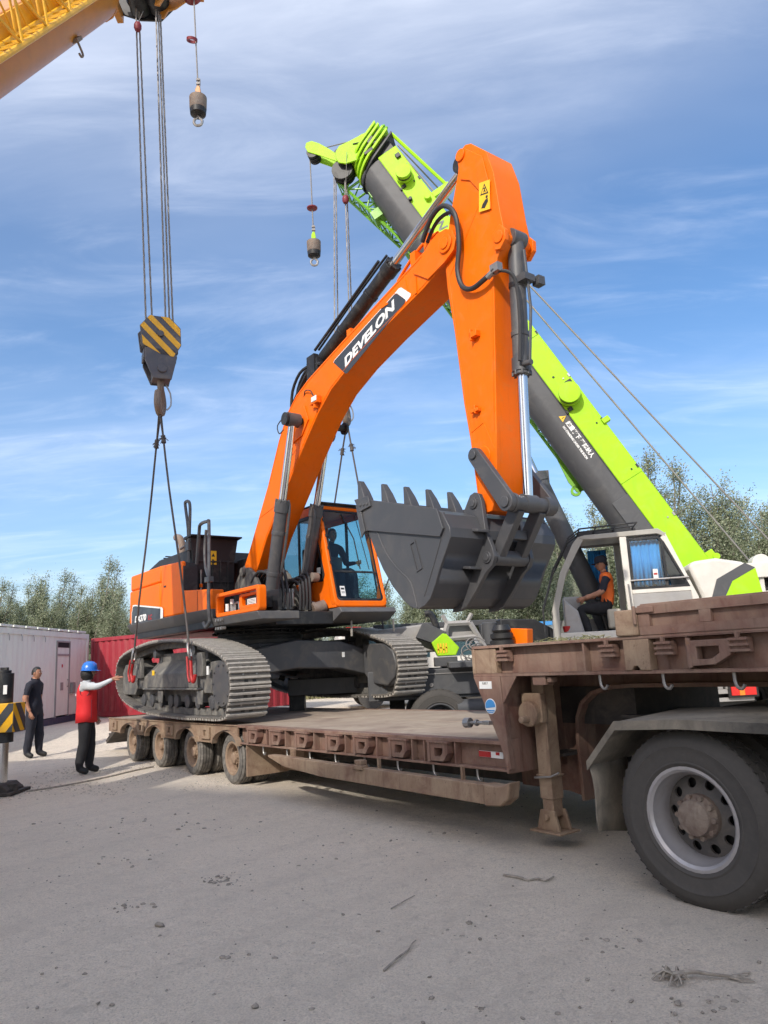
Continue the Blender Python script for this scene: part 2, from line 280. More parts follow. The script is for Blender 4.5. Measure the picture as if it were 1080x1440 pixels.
def text_mb(body, size, m, offset=0.0, shear=0.0, extrude=0.002, align='CENTER', sx=1.0):
    cu = bpy.data.curves.new('text', 'FONT'); cu.body = body; cu.size = size; cu.offset = offset; cu.shear = shear; cu.extrude = extrude; cu.align_x = align; cu.align_y = 'CENTER'; cu.resolution_u = 3
    o = bpy.data.objects.new('text', cu); COL.objects.link(o)
    dg = bpy.context.evaluated_depsgraph_get(); me = bpy.data.meshes.new_from_object(o.evaluated_get(dg))
    b = MB().use(m); b.add([(v.co.x * sx, v.co.y, v.co.z) for v in me.vertices], [tuple(p.vertices) for p in me.polygons])
    bpy.data.objects.remove(o); bpy.data.meshes.remove(me); bpy.data.curves.remove(cu); return b
def place(mb, T):
    mb.v = [tuple(T @ V(p)) for p in mb.v]; return mb
def basis(o, x, z):
    x = V(x).normalized(); z = V(z); z = (z - x * z.dot(x)).normalized(); y = z.cross(x)
    return Matrix(((x.x, y.x, z.x, o[0]), (x.y, y.y, z.y, o[1]), (x.z, y.z, z.z, o[2]), (0, 0, 0, 1)))
ID = Matrix.Identity(4)
# trailer frame: x towards the tractor, y away from the viewer's side, z up
TRF = Matrix.Translation((-2.035, 10.093, 0)) @ Matrix.Rotation(R(-53.06), 4, 'Z')
def tr(p): return TRF @ V(p)
# ================================================================== setting
def smooth(t): t = max(0.0, min(1.0, t)); return t * t * (3 - 2 * t)
def gz(x, y):
    z = 0.27 * smooth((y - 15.4) / 2.6)
    d = math.hypot(x, y - 6)
    if d < 40:
        k = smooth((40 - d) / 25)
        z += k * (0.014 * mnoise.noise(V((x * 0.9, y * 0.9, 1.7))) + 0.008 * mnoise.noise(V((x * 3.1, y * 3.1, 4.2)))) - 0.004
    return z
def ground_mat():
    m = bpy.data.materials.new('dusty_concrete_yard'); m.use_nodes = True; nt = m.node_tree; N = nt.nodes.new; L = nt.links.new; p = nt.nodes['Principled BSDF']
    tc = N('ShaderNodeTexCoord')
    def nz(sc, det=8, ro=0.62, dist=0.3, st=(1, 1, 1)):
        mp = N('ShaderNodeMapping'); mp.inputs['Scale'].default_value = st; L(tc.outputs['Object'], mp.inputs[0])
        n = N('ShaderNodeTexNoise'); n.inputs['Scale'].default_value = sc; n.inputs['Detail'].default_value = det; n.inputs['Roughness'].default_value = ro; n.inputs['Distortion'].default_value = dist; L(mp.outputs[0], n.inputs['Vector']); return n.outputs[0]
    def rg(s, a, b, c=0.0, d=1.0):
        r = N('ShaderNodeMapRange'); r.inputs[1].default_value = a; r.inputs[2].default_value = b; r.inputs[3].default_value = c; r.inputs[4].default_value = d; L(s, r.inputs[0]); return r.outputs[0]
    def mix(f, a, b):
        x = N('ShaderNodeMix'); x.data_type = 'RGBA'; L(f, x.inputs[0])
        for i, c in ((6, a), (7, b)):
            if isinstance(c, tuple): x.inputs[i].default_value = (*c, 1)
            else: L(c, x.inputs[i])
        return x.outputs[2]
    c = mix(rg(nz(0.35), 0.35, 0.68), (0.74, 0.655, 0.55), (0.67, 0.595, 0.50))
    c = mix(rg(nz(2.2, st=(1, 0.6, 1)), 0.48, 0.76, 0, 0.65), c, (0.60, 0.535, 0.455))
    c = mix(rg(nz(0.9, 5, st=(0.5, 1.6, 1)), 0.54, 0.72, 0, 0.5), c, (0.76, 0.67, 0.56))
    c = mix(rg(nz(9, 6, 0.7, 0.8), 0.52, 0.66, 0, 0.6), c, (0.52, 0.46, 0.395))
    c = mix(rg(nz(30, 5, 0.7, 0.5), 0.57, 0.66, 0, 0.8), c, (0.40, 0.36, 0.31))
    c = mix(rg(nz(95, 4, 0.75), 0.44, 0.62, 0, 0.85), c, (0.48, 0.425, 0.36))
    c = mix(rg(nz(140, 3, 0.7), 0.57, 0.68, 0, 0.75), c, (0.74, 0.65, 0.54))
    c = mix(rg(nz(1.1, 9, 0.75, 1.2), 0.55, 0.68, 0, 0.45), c, (0.50, 0.45, 0.385))
    c = mix(rg(nz(17, 8, 0.8, 1.0), 0.60, 0.68, 0, 0.6), c, (0.36, 0.32, 0.275))
    wv = N('ShaderNodeTexWave'); wv.inputs['Scale'].default_value = 0.42; wv.inputs['Distortion'].default_value = 3.5; wv.inputs['Detail'].default_value = 3; wv.inputs['Detail Scale'].default_value = 0.6
    mw = N('ShaderNodeMapping'); mw.inputs['Rotation'].default_value = (0, 0, R(37)); L(tc.outputs['Object'], mw.inputs[0]); L(mw.outputs[0], wv.inputs['Vector'])
    c = mix(rg(wv.outputs['Fac'], 0.84, 0.97, 0, 0.16), c, (0.47, 0.42, 0.36))
    hv = N('ShaderNodeHueSaturation'); hv.inputs['Value'].default_value = 1.26; hv.inputs['Saturation'].default_value = 1.05; L(c, hv.inputs['Color'])
    L(hv.outputs[0], p.inputs['Base Color']); p.inputs['Roughness'].default_value = 0.95; p.inputs['Specular IOR Level'].default_value = 0.15
    b0 = N('ShaderNodeBump'); b0.inputs['Strength'].default_value = 0.8; b0.inputs['Distance'].default_value = 0.10; L(nz(2.5, 9, 0.65), b0.inputs['Height'])
    b1 = N('ShaderNodeBump'); b1.inputs['Strength'].default_value = 1.0; b1.inputs['Distance'].default_value = 0.05; L(nz(12, 9, 0.72), b1.inputs['Height']); L(b0.outputs[0], b1.inputs['Normal'])
    b2 = N('ShaderNodeBump'); b2.inputs['Strength'].default_value = 0.9; b2.inputs['Distance'].default_value = 0.014; L(nz(85, 4, 0.7), b2.inputs['Height']); L(b1.outputs[0], b2.inputs['Normal']); L(b2.outputs[0], p.inputs['Normal'])
    return m
M['ground'] = ground_mat()
def make_ground():
    n = 230; k = 6.2
    ax = [math.sinh(k * (2 * i / n - 1)) / math.sinh(k) * 1500 for i in range(n + 1)]
    mb = MB().use(M['ground'])
    mb.v = [(x, y + 6, gz(x, y + 6)) for y in ax for x in ax]
    mb.f = [(j * (n + 1) + i, j * (n + 1) + i + 1, (j + 1) * (n + 1) + i + 1, (j + 1) * (n + 1) + i) for j in range(n) for i in range(n)]; mb.mi = [0] * len(mb.f)
    me = mb.mesh('ground', sharp=0, clean=False); me.shade_smooth()
    tag(obj('ground', me), kind='structure')
make_ground()

def stone_mb(mb, c, r, rng):
    T = Matrix.Translation(V(c)) @ Matrix.Rotation(rng.random() * 6.28, 4, 'Z') @ Matrix.Rotation(rng.random() * 0.6, 4, 'X')
    sc = (r * (0.8 + rng.random() * 0.7), r * (0.7 + rng.random() * 0.5), r * (0.35 + rng.random() * 0.4)); vs = []
    for z, k, q in ((-0.8, 5, 0.6), (0.0, 6, 1.0), (0.75, 5, 0.6)):
        for i in range(5):
            a = 6.283 * i / 5 + z; j = q * (0.8 + 0.4 * rng.random()); vs.append((math.cos(a) * j * sc[0], math.sin(a) * j * sc[1], z * sc[2]))
    fs = [(0, 4, 3, 2, 1), (10, 11, 12, 13, 14)] + [(l * 5 + i, l * 5 + (i + 1) % 5, l * 5 + 5 + (i + 1) % 5, l * 5 + 5 + i) for l in (0, 1) for i in range(5)]
    mb.add(vs, fs, T)
def make_gravel():
    rng = random.Random(3); mb = MB().use(M['stone'])
    for i in range(2600):
        y = 1.4 + (rng.random() ** 1.4) * 13; x = (rng.random() * 1.25 - 0.62) * y; r = 0.0025 + 0.011 * rng.random() ** 6
        stone_mb(mb, (x, y, gz(x, y) + r * 0.15), r, rng)
    for cx, cy, n, sp in ((-1.30, 5.88, 26, 0.10), (-1.25, 5.75, 14, 0.07), (-1.77, 5.32, 14, 0.12), (-2.3, 6.6, 16, 0.2), (-0.62, 6.2, 10, 0.15), (0.35, 4.5, 12, 0.15), (1.05, 4.3, 12, 0.12), (-0.9, 4.35, 10, 0.12), (1.3, 3.55, 14, 0.1), (-2.0, 7.6, 18, 0.3), (-3.2, 8.2, 20, 0.35), (0.2, 3.6, 8, 0.1), (-0.2, 6.9, 14, 0.3)):
        for k in range(n):
            x, y = cx + rng.gauss(0, sp), cy + rng.gauss(0, sp * 0.7); r = 0.006 + 0.016 * rng.random() ** 2; stone_mb(mb, (x, y, gz(x, y) + r * 0.05), r, rng)
    mb.use(M['grit'])
    for i in range(2600):                          # loose grit swept up round the rear wheels
        x = -5.6 + rng.random() * 4.6; y = 9.9 + rng.random() * 3.2
        if mnoise.noise(V((x * 1.1, y * 1.1, 0.3))) < -0.15: continue
        r = 0.005 + 0.013 * rng.random() ** 3; stone_mb(mb, (x, y, gz(x, y) + r * 0.2), r, rng)
    tag(obj('gravel', mb.mesh('gravel', sharp=0, clean=False)), kind='stuff')
make_gravel()
def lone_stone(x, y, r, label):
    rng = random.Random(int(x * 100)); mb = MB().use(M['stone']); stone_mb(mb, (0, 0, 0), r, rng)
    o = obj('stone', mb, bev=r * 0.15); o.location = (x, y, gz(x, y) + r * 0.3); tag(o, label, 'stone')
lone_stone(-1.48, 4.89, 0.034, 'largest dark grey stone lying alone on the bare dusty ground')
lone_stone(-0.69, 3.71, 0.022, 'small pale grey stone, nearest one to the viewer on the dusty ground')
def stick(pts, r, label):
    p0 = V(pts[0]); mb = MB().use(M['wood']); mb.tube([V((p[0], p[1], gz(p[0], p[1]) + p[2])) - p0 for p in pts], r, 6, sub=3)
    o = obj('twig', mb); o.location = p0; tag(o, label, 'twig', 'twigs dropped on the ground')
stick([(-0.115, 4.03, 0.008), (-0.05, 4.15, 0.014), (0.01, 4.27, 0.010), (0.03, 4.33, 0.016), (0.055, 4.40, 0.010)], (0.006, 0.003), 'thin straight dark twig lying on the dust in the open foreground')
stick([(-0.08, 4.97, 0.007), (0.0, 5.10, 0.010), (0.075, 5.24, 0.007)], (0.004, 0.002), 'short faint twig lying behind the longer dark twig')
stick([(0.70, 5.56, 0.006), (0.78, 5.46, 0.016), (0.84, 5.40, 0.008), (0.91, 5.41, 0.014), (0.95, 5.36, 0.010), (1.02, 5.42, 0.014)], (0.010, 0.005), 'crooked black twig lying on the dust in front of the landing leg')
def make_branch():
    rng = random.Random(9); p0 = V((1.245, 3.80, 0)); mb = MB().use(M['wood'])
    mb.tube([(-0.02, 0.0, 0.018), (0.05, 0.0, 0.024), (0.12, -0.012, 0.018), (0.20, -0.025, 0.012)], (0.009, 0.004), 7, sub=3)
    for i in range(16):
        a = rng.uniform(-2.6, 2.6) + 3.14; l = rng.uniform(0.04, 0.09); b = V((rng.uniform(-0.03, 0.01), rng.uniform(-0.015, 0.015), 0.015))
        mb.tube([b, b + V((math.cos(a) * l * 0.5, math.sin(a) * l * 0.5, rng.uniform(0.0, 0.03))), b + V((math.cos(a) * l, math.sin(a) * l * 0.8, rng.uniform(-0.01, 0.012)))], (0.0055, 0.003), 5, sub=2)
    for i in range(4): mb.tube([(0.17, -0.02, 0.012), (0.21 + 0.02 * i, -0.02 + 0.018 * (i - 1.5), 0.01), (0.25, -0.02 + 0.02 * (i - 1.5), 0.008)], (0.004, 0.002), 5)
    o = obj('dead_branch', mb); o.scale = (1.25, 1.6, 1.3); o.location = p0 + V((0, 0, gz(p0.x, p0.y))); tag(o, 'dry uprooted stalk with tangled roots lying on the dust before the big tyre', 'branch')
make_branch()

# ------------------------------------------------------------------ unseen building added behind the viewer to cast the foreground shade
def make_shade_building():
    ux, uy = 0.87, -0.493; fr = basis((-15.0, -26.1, 0), (ux, uy, 0), (0, 0, 1))
    t = thing('shade_building', 'plain grey concrete building added unseen behind the viewer to shade the foreground', 'shade_building', fr)
    h = 26.4; x0, x1 = -11.0, 13.0
    w = MB(); w.bx(x0, x1, -20.0, 0, 0, h - 0.3); obj('wall', w, M['concrete'], t)
    r = MB(); r.bx(x0 - 0.2, x1 + 0.2, -20.2, 0.12, h - 0.3, h); obj('roof', r, M['lgrey'], t)
    for x in (-8, -1, 6):
        d = MB(); d.bx(x, x + 4, 0.0, 0.06, 0, 4.2)
        for k in range(9): d.bx(x, x + 4, 0.06, 0.085, 0.1 + k * 0.45, 0.14 + k * 0.45)
        obj('door', d, M['lgrey'], t)
make_shade_building()

# ------------------------------------------------------------------ containers
def corrugated(mb, p0, ux, L, z0, z1, depth=0.036, pitch=0.28, nrm=(1, 0, 0)):
    """a corrugated sheet from p0 along ux (unit vector), length L"""
    p0 = V(p0); ux = V(ux); nv = V(nrm); prof = []; x = 0
    while x < L - 1e-6:
        for a, d in ((0.0, 0), (0.07, 0), (0.14, -depth), (0.21, -depth)):
            if x + a * pitch / 0.28 < L: prof.append((x + a * pitch / 0.28, d))
        x += pitch
    prof.append((L, 0)); vs = []
    for a, d in prof:
        b = p0 + ux * a + nv * d; vs += [(b.x, b.y, z0), (b.x, b.y, z1)]
    mb.add(vs, [(2 * i, 2 * i + 2, 2 * i + 3, 2 * i + 1) for i in range(len(prof) - 1)])
def make_white_container():
    fr = Matrix.Translation((-9.0, 22.5, 0.27)) @ Matrix.Rotation(R(0.0), 4, 'Z')   # long face x = 0 runs towards -y
    t = thing('white_container', 'white corrugated steel office container with grey door and blue base rail', 'container', fr)
    Ln = 9.0; W = 2.44; H = 2.42
    b = MB().use(M['cwhite'])
    def P(a, z0, z1): corrugated(b, (0, -Ln + a[0], 0), (0, 1, 0), a[1] - a[0], z0, z1, depth=0.010, pitch=0.24)
    ds, de = Ln - 2.15, Ln - 1.30
    P((0.1, ds), 0.18, H - 0.14); P((de, Ln - 0.1), 0.18, H - 0.14); P((ds, de), 2.18, H - 0.14)
    b.bx(-W, -0.03, -Ln, -Ln + 0.03, 0.15, H); b.bx(-W, -0.03, -0.03, 0, 0.15, H); b.bx(-W, -W + 0.03, -Ln, 0, 0.15, H)
    obj('wall', b, None, t, sharp=20)
    f = MB().use(M['cwhite']); f.bx(-0.10, 0.022, -Ln, 0.0, H - 0.14, H); f.bx(-0.10, 0.022, -0.11, 0.0, 0.16, H - 0.14); f.bx(-0.10, 0.022, -Ln, -Ln + 0.11, 0.16, H - 0.14)
    obj('frame', f, None, t, bev=0.006)
    r = MB().use(M['cwhite']); r.bx(-W, -0.1, -Ln, 0, H - 0.05, H + 0.02); obj('roof', r, None, t)
    for k in range(14):
        q = MB().use(M['cwhite']); q.bx(-0.12, 0.04, -Ln + 0.1 + k * 0.62, -Ln + 0.66 + k * 0.62, H + 0.02, H + 0.075); obj('roof_rail', q, None, t, bev=0.006)
    bb = MB().use(M['cblue']); bb.bx(-W, 0.03, -Ln, 0, 0.0, 0.16); obj('base_rail', bb, None, t)
    y0, y1 = -Ln + ds, -Ln + de
    d = MB().use(M['cwhite']); d.bx(-0.05, 0.01, y0 + 0.04, y1 - 0.04, 0.2, 1.78); do = obj('door', d, None, t, bev=0.006)
    df = MB().use(M['lgrey']); df.bx(-0.06, 0.03, y0, y0 + 0.04, 0.16, 2.18); df.bx(-0.06, 0.03, y1 - 0.04, y1, 0.16, 2.18); df.bx(-0.06, 0.03, y0 + 0.04, y1 - 0.04, 1.78, 1.83); df.bx(-0.06, 0.03, y0 + 0.04, y1 - 0.04, 2.14, 2.18); obj('door_frame', df, None, t)
    tr_ = MB().use(M['cwhite']); tr_.bx(-0.05, 0.005, y0 + 0.04, y1 - 0.04, 1.83, 2.00); obj('door_panel', tr_, None, t)
    v = MB().use(M['cab_in'])
    v.bx(-0.05, -0.02, y0 + 0.04, y1 - 0.04, 2.0, 2.14)
    for k in range(5): v.bx(-0.02, 0.02, y0 + 0.05, y1 - 0.05, 2.01 + k * 0.026, 2.022 + k * 0.026)
    obj('vent_grille', v, None, t)
    for z, s, m in ((1.42, 0.12, 'signw'), (0.86, 0.16, 'lgrey')):
        q = MB().use(M[m]); q.bx(0.01, 0.018, y0 + 0.30, y0 + 0.30 + s * 1.1, z, z + s * 1.3); so = obj('notice', q, None, do)
        q.bx(0.018, 0.021, y0 + 0.33, y0 + 0.33 + s * 0.5, z + 0.05, z + s * 0.9)
    q = MB().use(M['red']); q.bx(0.019, 0.022, y0 + 0.33, y0 + 0.40, 1.47, 1.55); obj('notice_print', q, None, do)
    h = MB().use(M['steel']); h.tube([(0.01, y1 - 0.12, 0.95), (0.06, y1 - 0.12, 0.96), (0.06, y1 - 0.12, 1.12), (0.01, y1 - 0.12, 1.13)], 0.014); obj('handle', h, None, do)
    e = MB().use(M['lgrey']); e.bx(0.0, 0.07, y1 + 0.10, y1 + 0.30, 0.75, 1.05); e.bx(0.07, 0.085, y1 + 0.12, y1 + 0.28, 0.78, 1.02); obj('switch_box', e, None, t, bev=0.005)
    for k in range(10):
        q = MB().use(M['steel']); q.tube([(0.02, -Ln + 0.5 + k * 0.62, H - 0.13), (0.05, -Ln + 0.5 + k * 0.62, H - 0.2), (0.05, -Ln + 0.5 + k * 0.62, H - 0.3)], 0.008, 6); obj('bracket', q, None, t)
make_white_container()
def make_red_container():
    d = V((0.835, -0.55, 0)); fr = basis((-9.0, 22.75, 0.27), d, (0, 0, 1))      # long face y = 0, facing -y
    t = thing('red_container', 'dark red corrugated shipping container behind the man in the red vest', 'container', fr)
    Ln = 6.06; W = 2.44; H = 2.30; b = MB().use(M['cred'])
    nrm = (0, -1, 0)
    corrugated(b, (0.08, 0, 0), (1, 0, 0), Ln - 0.16, 0.16, H - 0.10, nrm=nrm); b.bx(0.02, 0.06, 0.05, W, 0.1, H); corrugated(b, (Ln - 0.05, 0.05, 0), (0, 1, 0), W, 0.15, H - 0.1, nrm=(1, 0, 0)); b.bx(0, Ln, W - 0.04, W, 0.1, H)
    obj('wall', b, None, t, sharp=20)
    f = MB().use(M['cred']); f.bx(0, Ln, -0.02, 0.06, H - 0.1, H); f.bx(0, Ln, -0.02, 0.06, 0.02, 0.16); f.bx(0, 0.08, -0.02, 0.06, 0.16, H - 0.1); f.bx(Ln - 0.08, Ln, -0.02, 0.06, 0.16, H - 0.1); f.bx(Ln - 0.08, Ln, 0.06, W, H - 0.1, H); obj('frame', f, None, t, bev=0.006)
    r = MB().use(M['cred']); r.bx(0.02, Ln - 0.08, 0.06, W - 0.04, H - 0.06, H - 0.02); obj('roof', r, None, t)
make_red_container()

# ------------------------------------------------------------------ trees
def tree_variant(seed, h, wid, nleaf):
    rng = random.Random(seed); tk = MB().use(M['bark']); lv = MB().use(M['leaf']); limbs = []
    for s in range(rng.choice((2, 3, 3))):
        x, y = rng.uniform(-0.35, 0.35), rng.uniform(-0.3, 0.3); lean = rng.uniform(0.02, 0.16); th = h * rng.uniform(0.82, 1.0); pts = []
        for i in range(8):
            t = i / 7; pts.append(V((x + lean * th * t ** 1.6 + 0.12 * math.sin(i * 1.3 + s), y + rng.uniform(-0.08, 0.08), th * t)))
        tk.tube(pts, (0.075, 0.012), 6); limbs.append((pts, th))
    cl = []
    for pts, th in limbs:
        for k in range(int(12 + h * 2.2)):
            t = rng.uniform(0.10, 0.98) ** 0.9; i = min(6, int(t * 7)); b = pts[i].lerp(pts[i + 1], t * 7 - i)
            a = rng.uniform(0, 6.283); sp = wid * (0.35 + 0.65 * math.sin(min(1, (t + 0.12) * 1.05) * math.pi) ** 0.7) * rng.uniform(0.45, 1.0); rise = rng.uniform(0.8, 2.0) * sp
            e = b + V((math.cos(a) * sp + 0.30 * sp, math.sin(a) * sp, rise)); mid = b.lerp(e, 0.5) + V((0, 0, -0.08 * sp))
            tk.tube([b, mid, e], (0.018, 0.005), 4); cl.append((b, mid, e, sp))
    tot = sum(c[3] for c in cl)
    for b, mid, e, sp in cl:
        for k in range(int(nleaf * sp / tot)):
            t = rng.uniform(0.15, 1.12); c = (b.lerp(mid, t * 2) if t < 0.5 else mid.lerp(e, t * 2 - 1)) + V((rng.gauss(0, 0.12), rng.gauss(0, 0.12), rng.gauss(0, 0.15)))
            ln = rng.uniform(0.055, 0.105); wd = ln * rng.uniform(0.35, 0.5); d = V((rng.gauss(0.5, 0.6), rng.gauss(0, 0.6), rng.gauss(0.25, 0.6))).normalized(); u = d.cross(V((rng.gauss(0, 1), rng.gauss(0, 1), rng.gauss(0, 1)))).normalized()
            lv.add([c - u * wd * 0.15, c + d * ln * 0.5 - u * wd * 0.5, c + d * ln, c + d * ln * 0.5 + u * wd * 0.5], [(0, 1, 2, 3)])
    return tk.mesh('trunk', sharp=0, clean=False), lv.mesh('crown', sharp=0, clean=False)
TREES = [tree_variant(11, 6.6, 1.05, 17000), tree_variant(12, 6.2, 1.2, 17000), tree_variant(13, 7.0, 0.95, 17000), tree_variant(14, 6.4, 1.1, 17000), tree_variant(15, 5.6, 1.3, 17000)]
def add_tree(x, y, v, s, rz, label, group, sx=1.0):
    tk, lv = TREES[v]; t = bpy.data.objects.new('tree', None); COL.objects.link(t); t.empty_display_size = 0.3
    t.location = (x, y, gz(x, y)); t.rotation_euler = (0, 0, rz); t.scale = (s * sx, s * sx, s); tag(t, None, 'tree', group)
    for nm, me in (('trunk', tk), ('crown', lv)):
        o = bpy.data.objects.new(nm, me); COL.objects.link(o); o.parent = t
rng = random.Random(21)
for i in range(46):                                   # left of the digger, beyond the containers
    x = -19.0 + i * 0.29 + rng.uniform(-0.2, 0.2); y = 30.5 + rng.uniform(-1.2, 1.5) + 3.5 * (i % 2)
    add_tree(x, y, rng.randrange(5), rng.choice((0.62, 0.68, 0.75, 0.83)) * rng.uniform(0.94, 1.06), rng.uniform(-0.5, 0.5), None, 'silvery trees behind the containers')
for i in range(16):   # seen low between the digger's tracks and bucket
    x = -6.6 + i * 0.68 + rng.uniform(-0.3, 0.3); y = 28.5 + rng.uniform(-1, 1.6)
    add_tree(x, y, rng.randrange(5), rng.uniform(0.62, 0.76), rng.uniform(-0.5, 0.5), None, 'silvery trees seen below the digger', 1.15)
for i in range(42):   # right side, beyond the green crane
    x = 3.6 + i * 0.33 + rng.uniform(-0.25, 0.25); y = 25.0 + rng.uniform(-1.2, 1.5) + 3.2 * (i % 2)
    add_tree(x, y, rng.randrange(5), rng.choice((0.78, 0.9, 0.98, 1.04)) * rng.uniform(0.94, 1.06), rng.uniform(-0.5, 0.5), None, 'silvery trees behind the green crane')
ORD = 'first second third fourth fifth sixth seventh eighth ninth tenth eleventh twelfth thirteenth fourteenth fifteenth sixteenth seventeenth eighteenth nineteenth twentieth'.split()
ORD += [a + '-' + w for a in ('twenty', 'thirty', 'forty') for w in [''] + ORD[:9]]
ORD = [{'twenty-': 'twentieth', 'thirty-': 'thirtieth', 'forty-': 'fortieth'}.get(w, w) for w in ORD]; del ORD[20]
def label_trees():
    rows = {}
    for o in COL.objects:
        if o.name.startswith('tree'): rows.setdefault(o['group'], []).append(o)
    for g, l in rows.items():
        l.sort(key=lambda o: o.location.x / o.location.y)
        for i, o in enumerate(l): o['label'] = '%s silvery tree from the left in the row of %s' % (ORD[i], g.replace('silvery ', ''))
label_trees()
def make_reeds():
    rng = random.Random(5); mb = MB().use(M['reed'])
    for i in range(9000):
        x = rng.uniform(-12, 20); y = rng.uniform(24.5, 27.5) + (2.5 if x < 2 else -1.5); h = rng.uniform(0.5, 1.7); z = gz(x, y); dx = rng.gauss(0.2, 0.2) * h; w = rng.uniform(0.008, 0.02)
        mb.add([(x - w, y, z), (x + w, y, z), (x + dx * 0.4 + w, y, z + h * 0.6), (x + dx, y + rng.gauss(0, 0.1), z + h), (x + dx * 0.4 - w, y, z + h * 0.6)], [(0, 1, 2, 3, 4)])
    tag(obj('tall_grass', mb.mesh('tall_grass', sharp=0, clean=False)), kind='stuff')
make_reeds()
# ================================================================== wheels
def tyre_mb(r, w, rim, grooves=4, lugs=0, m='rubber', y=0):
    """tyre with its axis along y, outer face at -y"""
    mb = MB().use(M[m]); h = w / 2; pr = [(rim, -h * 0.86), (rim + 0.012, -h * 0.96), (rim + (r - rim) * 0.12, -h * 1.0), (rim + (r - rim) * 0.14, -h * 1.03), (rim + (r - rim) * 0.17, -h * 1.03), (rim + (r - rim) * 0.19, -h * 1.01), (rim + (r - rim) * 0.38, -h * 1.05), (rim + (r - rim) * 0.56, -h * 1.045), (rim + (r - rim) * 0.575, -h * 1.06), (rim + (r - rim) * 0.60, -h * 1.06), (rim + (r - rim) * 0.615, -h * 1.03), (rim + (r - rim) * 0.78, -h * 0.99), (r - 0.035, -h * 0.92), (r - 0.008, -h * 0.80)]
    n = grooves
    for i in range(n):
        c = -h * 0.62 + 1.24 * h * (i / (n - 1) if n > 1 else 0.5); g = w * 0.022
        pr += [(r, c - g * 1.6), (r - 0.014, c - g), (r - 0.014, c + g), (r, c + g * 1.6)]
    pr += [(r - 0.008, h * 0.80), (r - 0.035, h * 0.92), (rim + (r - rim) * 0.5, h * 1.03), (rim + 0.012, h * 0.96), (rim, h * 0.86)]
    mb.lathe(pr, (0, 0, 0), (0, 1, 0), 56, caps=False)
    if lugs:
        for k in range(lugs):
            a = 2 * math.pi * k / lugs; T = Matrix.Rotation(a, 4, 'Y')
            for s, o in ((-1, 0), (1, 0.5)):
                T2 = Matrix.Rotation(a + o * 2 * math.pi / lugs, 4, 'Y') @ Matrix.Translation((0, s * h * 0.56, r - 0.001)) @ Matrix.Rotation(R(25 * s), 4, 'Z')
                mb.box((0, 0, 0), (2 * math.pi * r / lugs * 0.72, h * 0.30, 0.012), T2)
            T3 = T @ Matrix.Translation((0, 0, r - 0.001)) @ Matrix.Rotation(R(-20), 4, 'Z'); mb.box((0, 0, 0), (2 * math.pi * r / lugs * 0.6, h * 0.36, 0.012), T3)
    return mb
def dish_rim(rim, w, m, hub, hm, holes=8, depth=0.11, nuts=10):
    """steel disc wheel, outer face at -y"""
    a = MB().use(M[m]); h = w / 2
    a.lathe([(rim + 0.008, -h * 0.90), (rim + 0.012, -h * 0.97), (rim - 0.006, -h * 0.98), (rim - 0.022, -h * 0.86), (rim - 0.03, -h * 0.5), (rim - 0.045, -h * 0.35), (rim - 0.052, h * 0.8), (rim + 0.006, h * 0.9)], (0, 0, 0), (0, 1, 0), 40, caps=False)
    yd = -h * 0.98 + depth; ri = rim - 0.045; dm = 'disc' if m == 'rimsteel' else m; a.use(M[dm])
    r0, r3 = hub * 0.9, ri; rm_ = hub + (ri - hub) * 0.56; hr = (ri - hub) * 0.27; r1, r2 = rm_ - hr * 1.25, rm_ + hr * 1.25; Y = lambda r: yd - 0.02 + 0.045 * (r - r0) / (r3 - r0)
    n = holes * 6
    for ra_, rb_ in ((r0, r1), (r2, r3)):
        vs = []
        for r in (ra_, rb_):
            for k in range(n): t = 2 * math.pi * k / n; vs.append((r * math.cos(t), Y(r), r * math.sin(t)))
        a.add(vs, [(k, (k + 1) % n, n + (k + 1) % n, n + k) for k in range(n)])
    for q_ in range(holes):                       # a round hole in each sector
        t0, t1 = 2 * math.pi * q_ / holes, 2 * math.pi * (q_ + 1) / holes; tm = (t0 + t1) / 2
        bd = [(r1, t0 + (t1 - t0) * k / 6) for k in range(6)] + [(r1 + (r2 - r1) * k / 3, t1) for k in range(3)] + [(r2, t1 - (t1 - t0) * k / 6) for k in range(6)] + [(r2 - (r2 - r1) * k / 3, t0) for k in range(3)]
        c = V((rm_ * math.cos(tm), 0, rm_ * math.sin(tm))); vs = [(r * math.cos(t), Y(r), r * math.sin(t)) for r, t in bd]; m_ = len(bd)
        ins = []
        for x, _, z in vs: d = V((x, 0, z)) - c; d.normalize(); p = c + d * hr; ins.append((p.x, Y(p.length), p.z))
        a.add(vs + ins + [(x, y + 0.02, z) for x, y, z in ins], [(k, (k + 1) % m_, m_ + (k + 1) % m_, m_ + k) for k in range(m_)] + [(m_ + k, m_ + (k + 1) % m_, 2 * m_ + (k + 1) % m_, 2 * m_ + k) for k in range(m_)])
    a.use(M['oil']); a.lathe([(ri, yd + 0.06), (0.001, yd + 0.06)], (0, 0, 0), (0, 1, 0), 24, caps=False)
    b = MB().use(M[hm]); b.lathe([(hub * 1.02, yd + 0.02), (hub, yd - 0.05), (hub * 0.82, yd - 0.075), (hub * 0.78, yd - 0.105), (hub * 0.55, yd - 0.115), (0.0005, yd - 0.118)], (0, 0, 0), (0, 1, 0), 22)
    for k in range(nuts):
        t = 2 * math.pi * (k + 0.5) / nuts; p = V((hub * 0.91 * math.cos(t), 0, hub * 0.91 * math.sin(t))); b.cyl(p + V((0, yd - 0.055, 0)), p + V((0, yd - 0.085, 0)), 0.017, n=6)
    return a, b

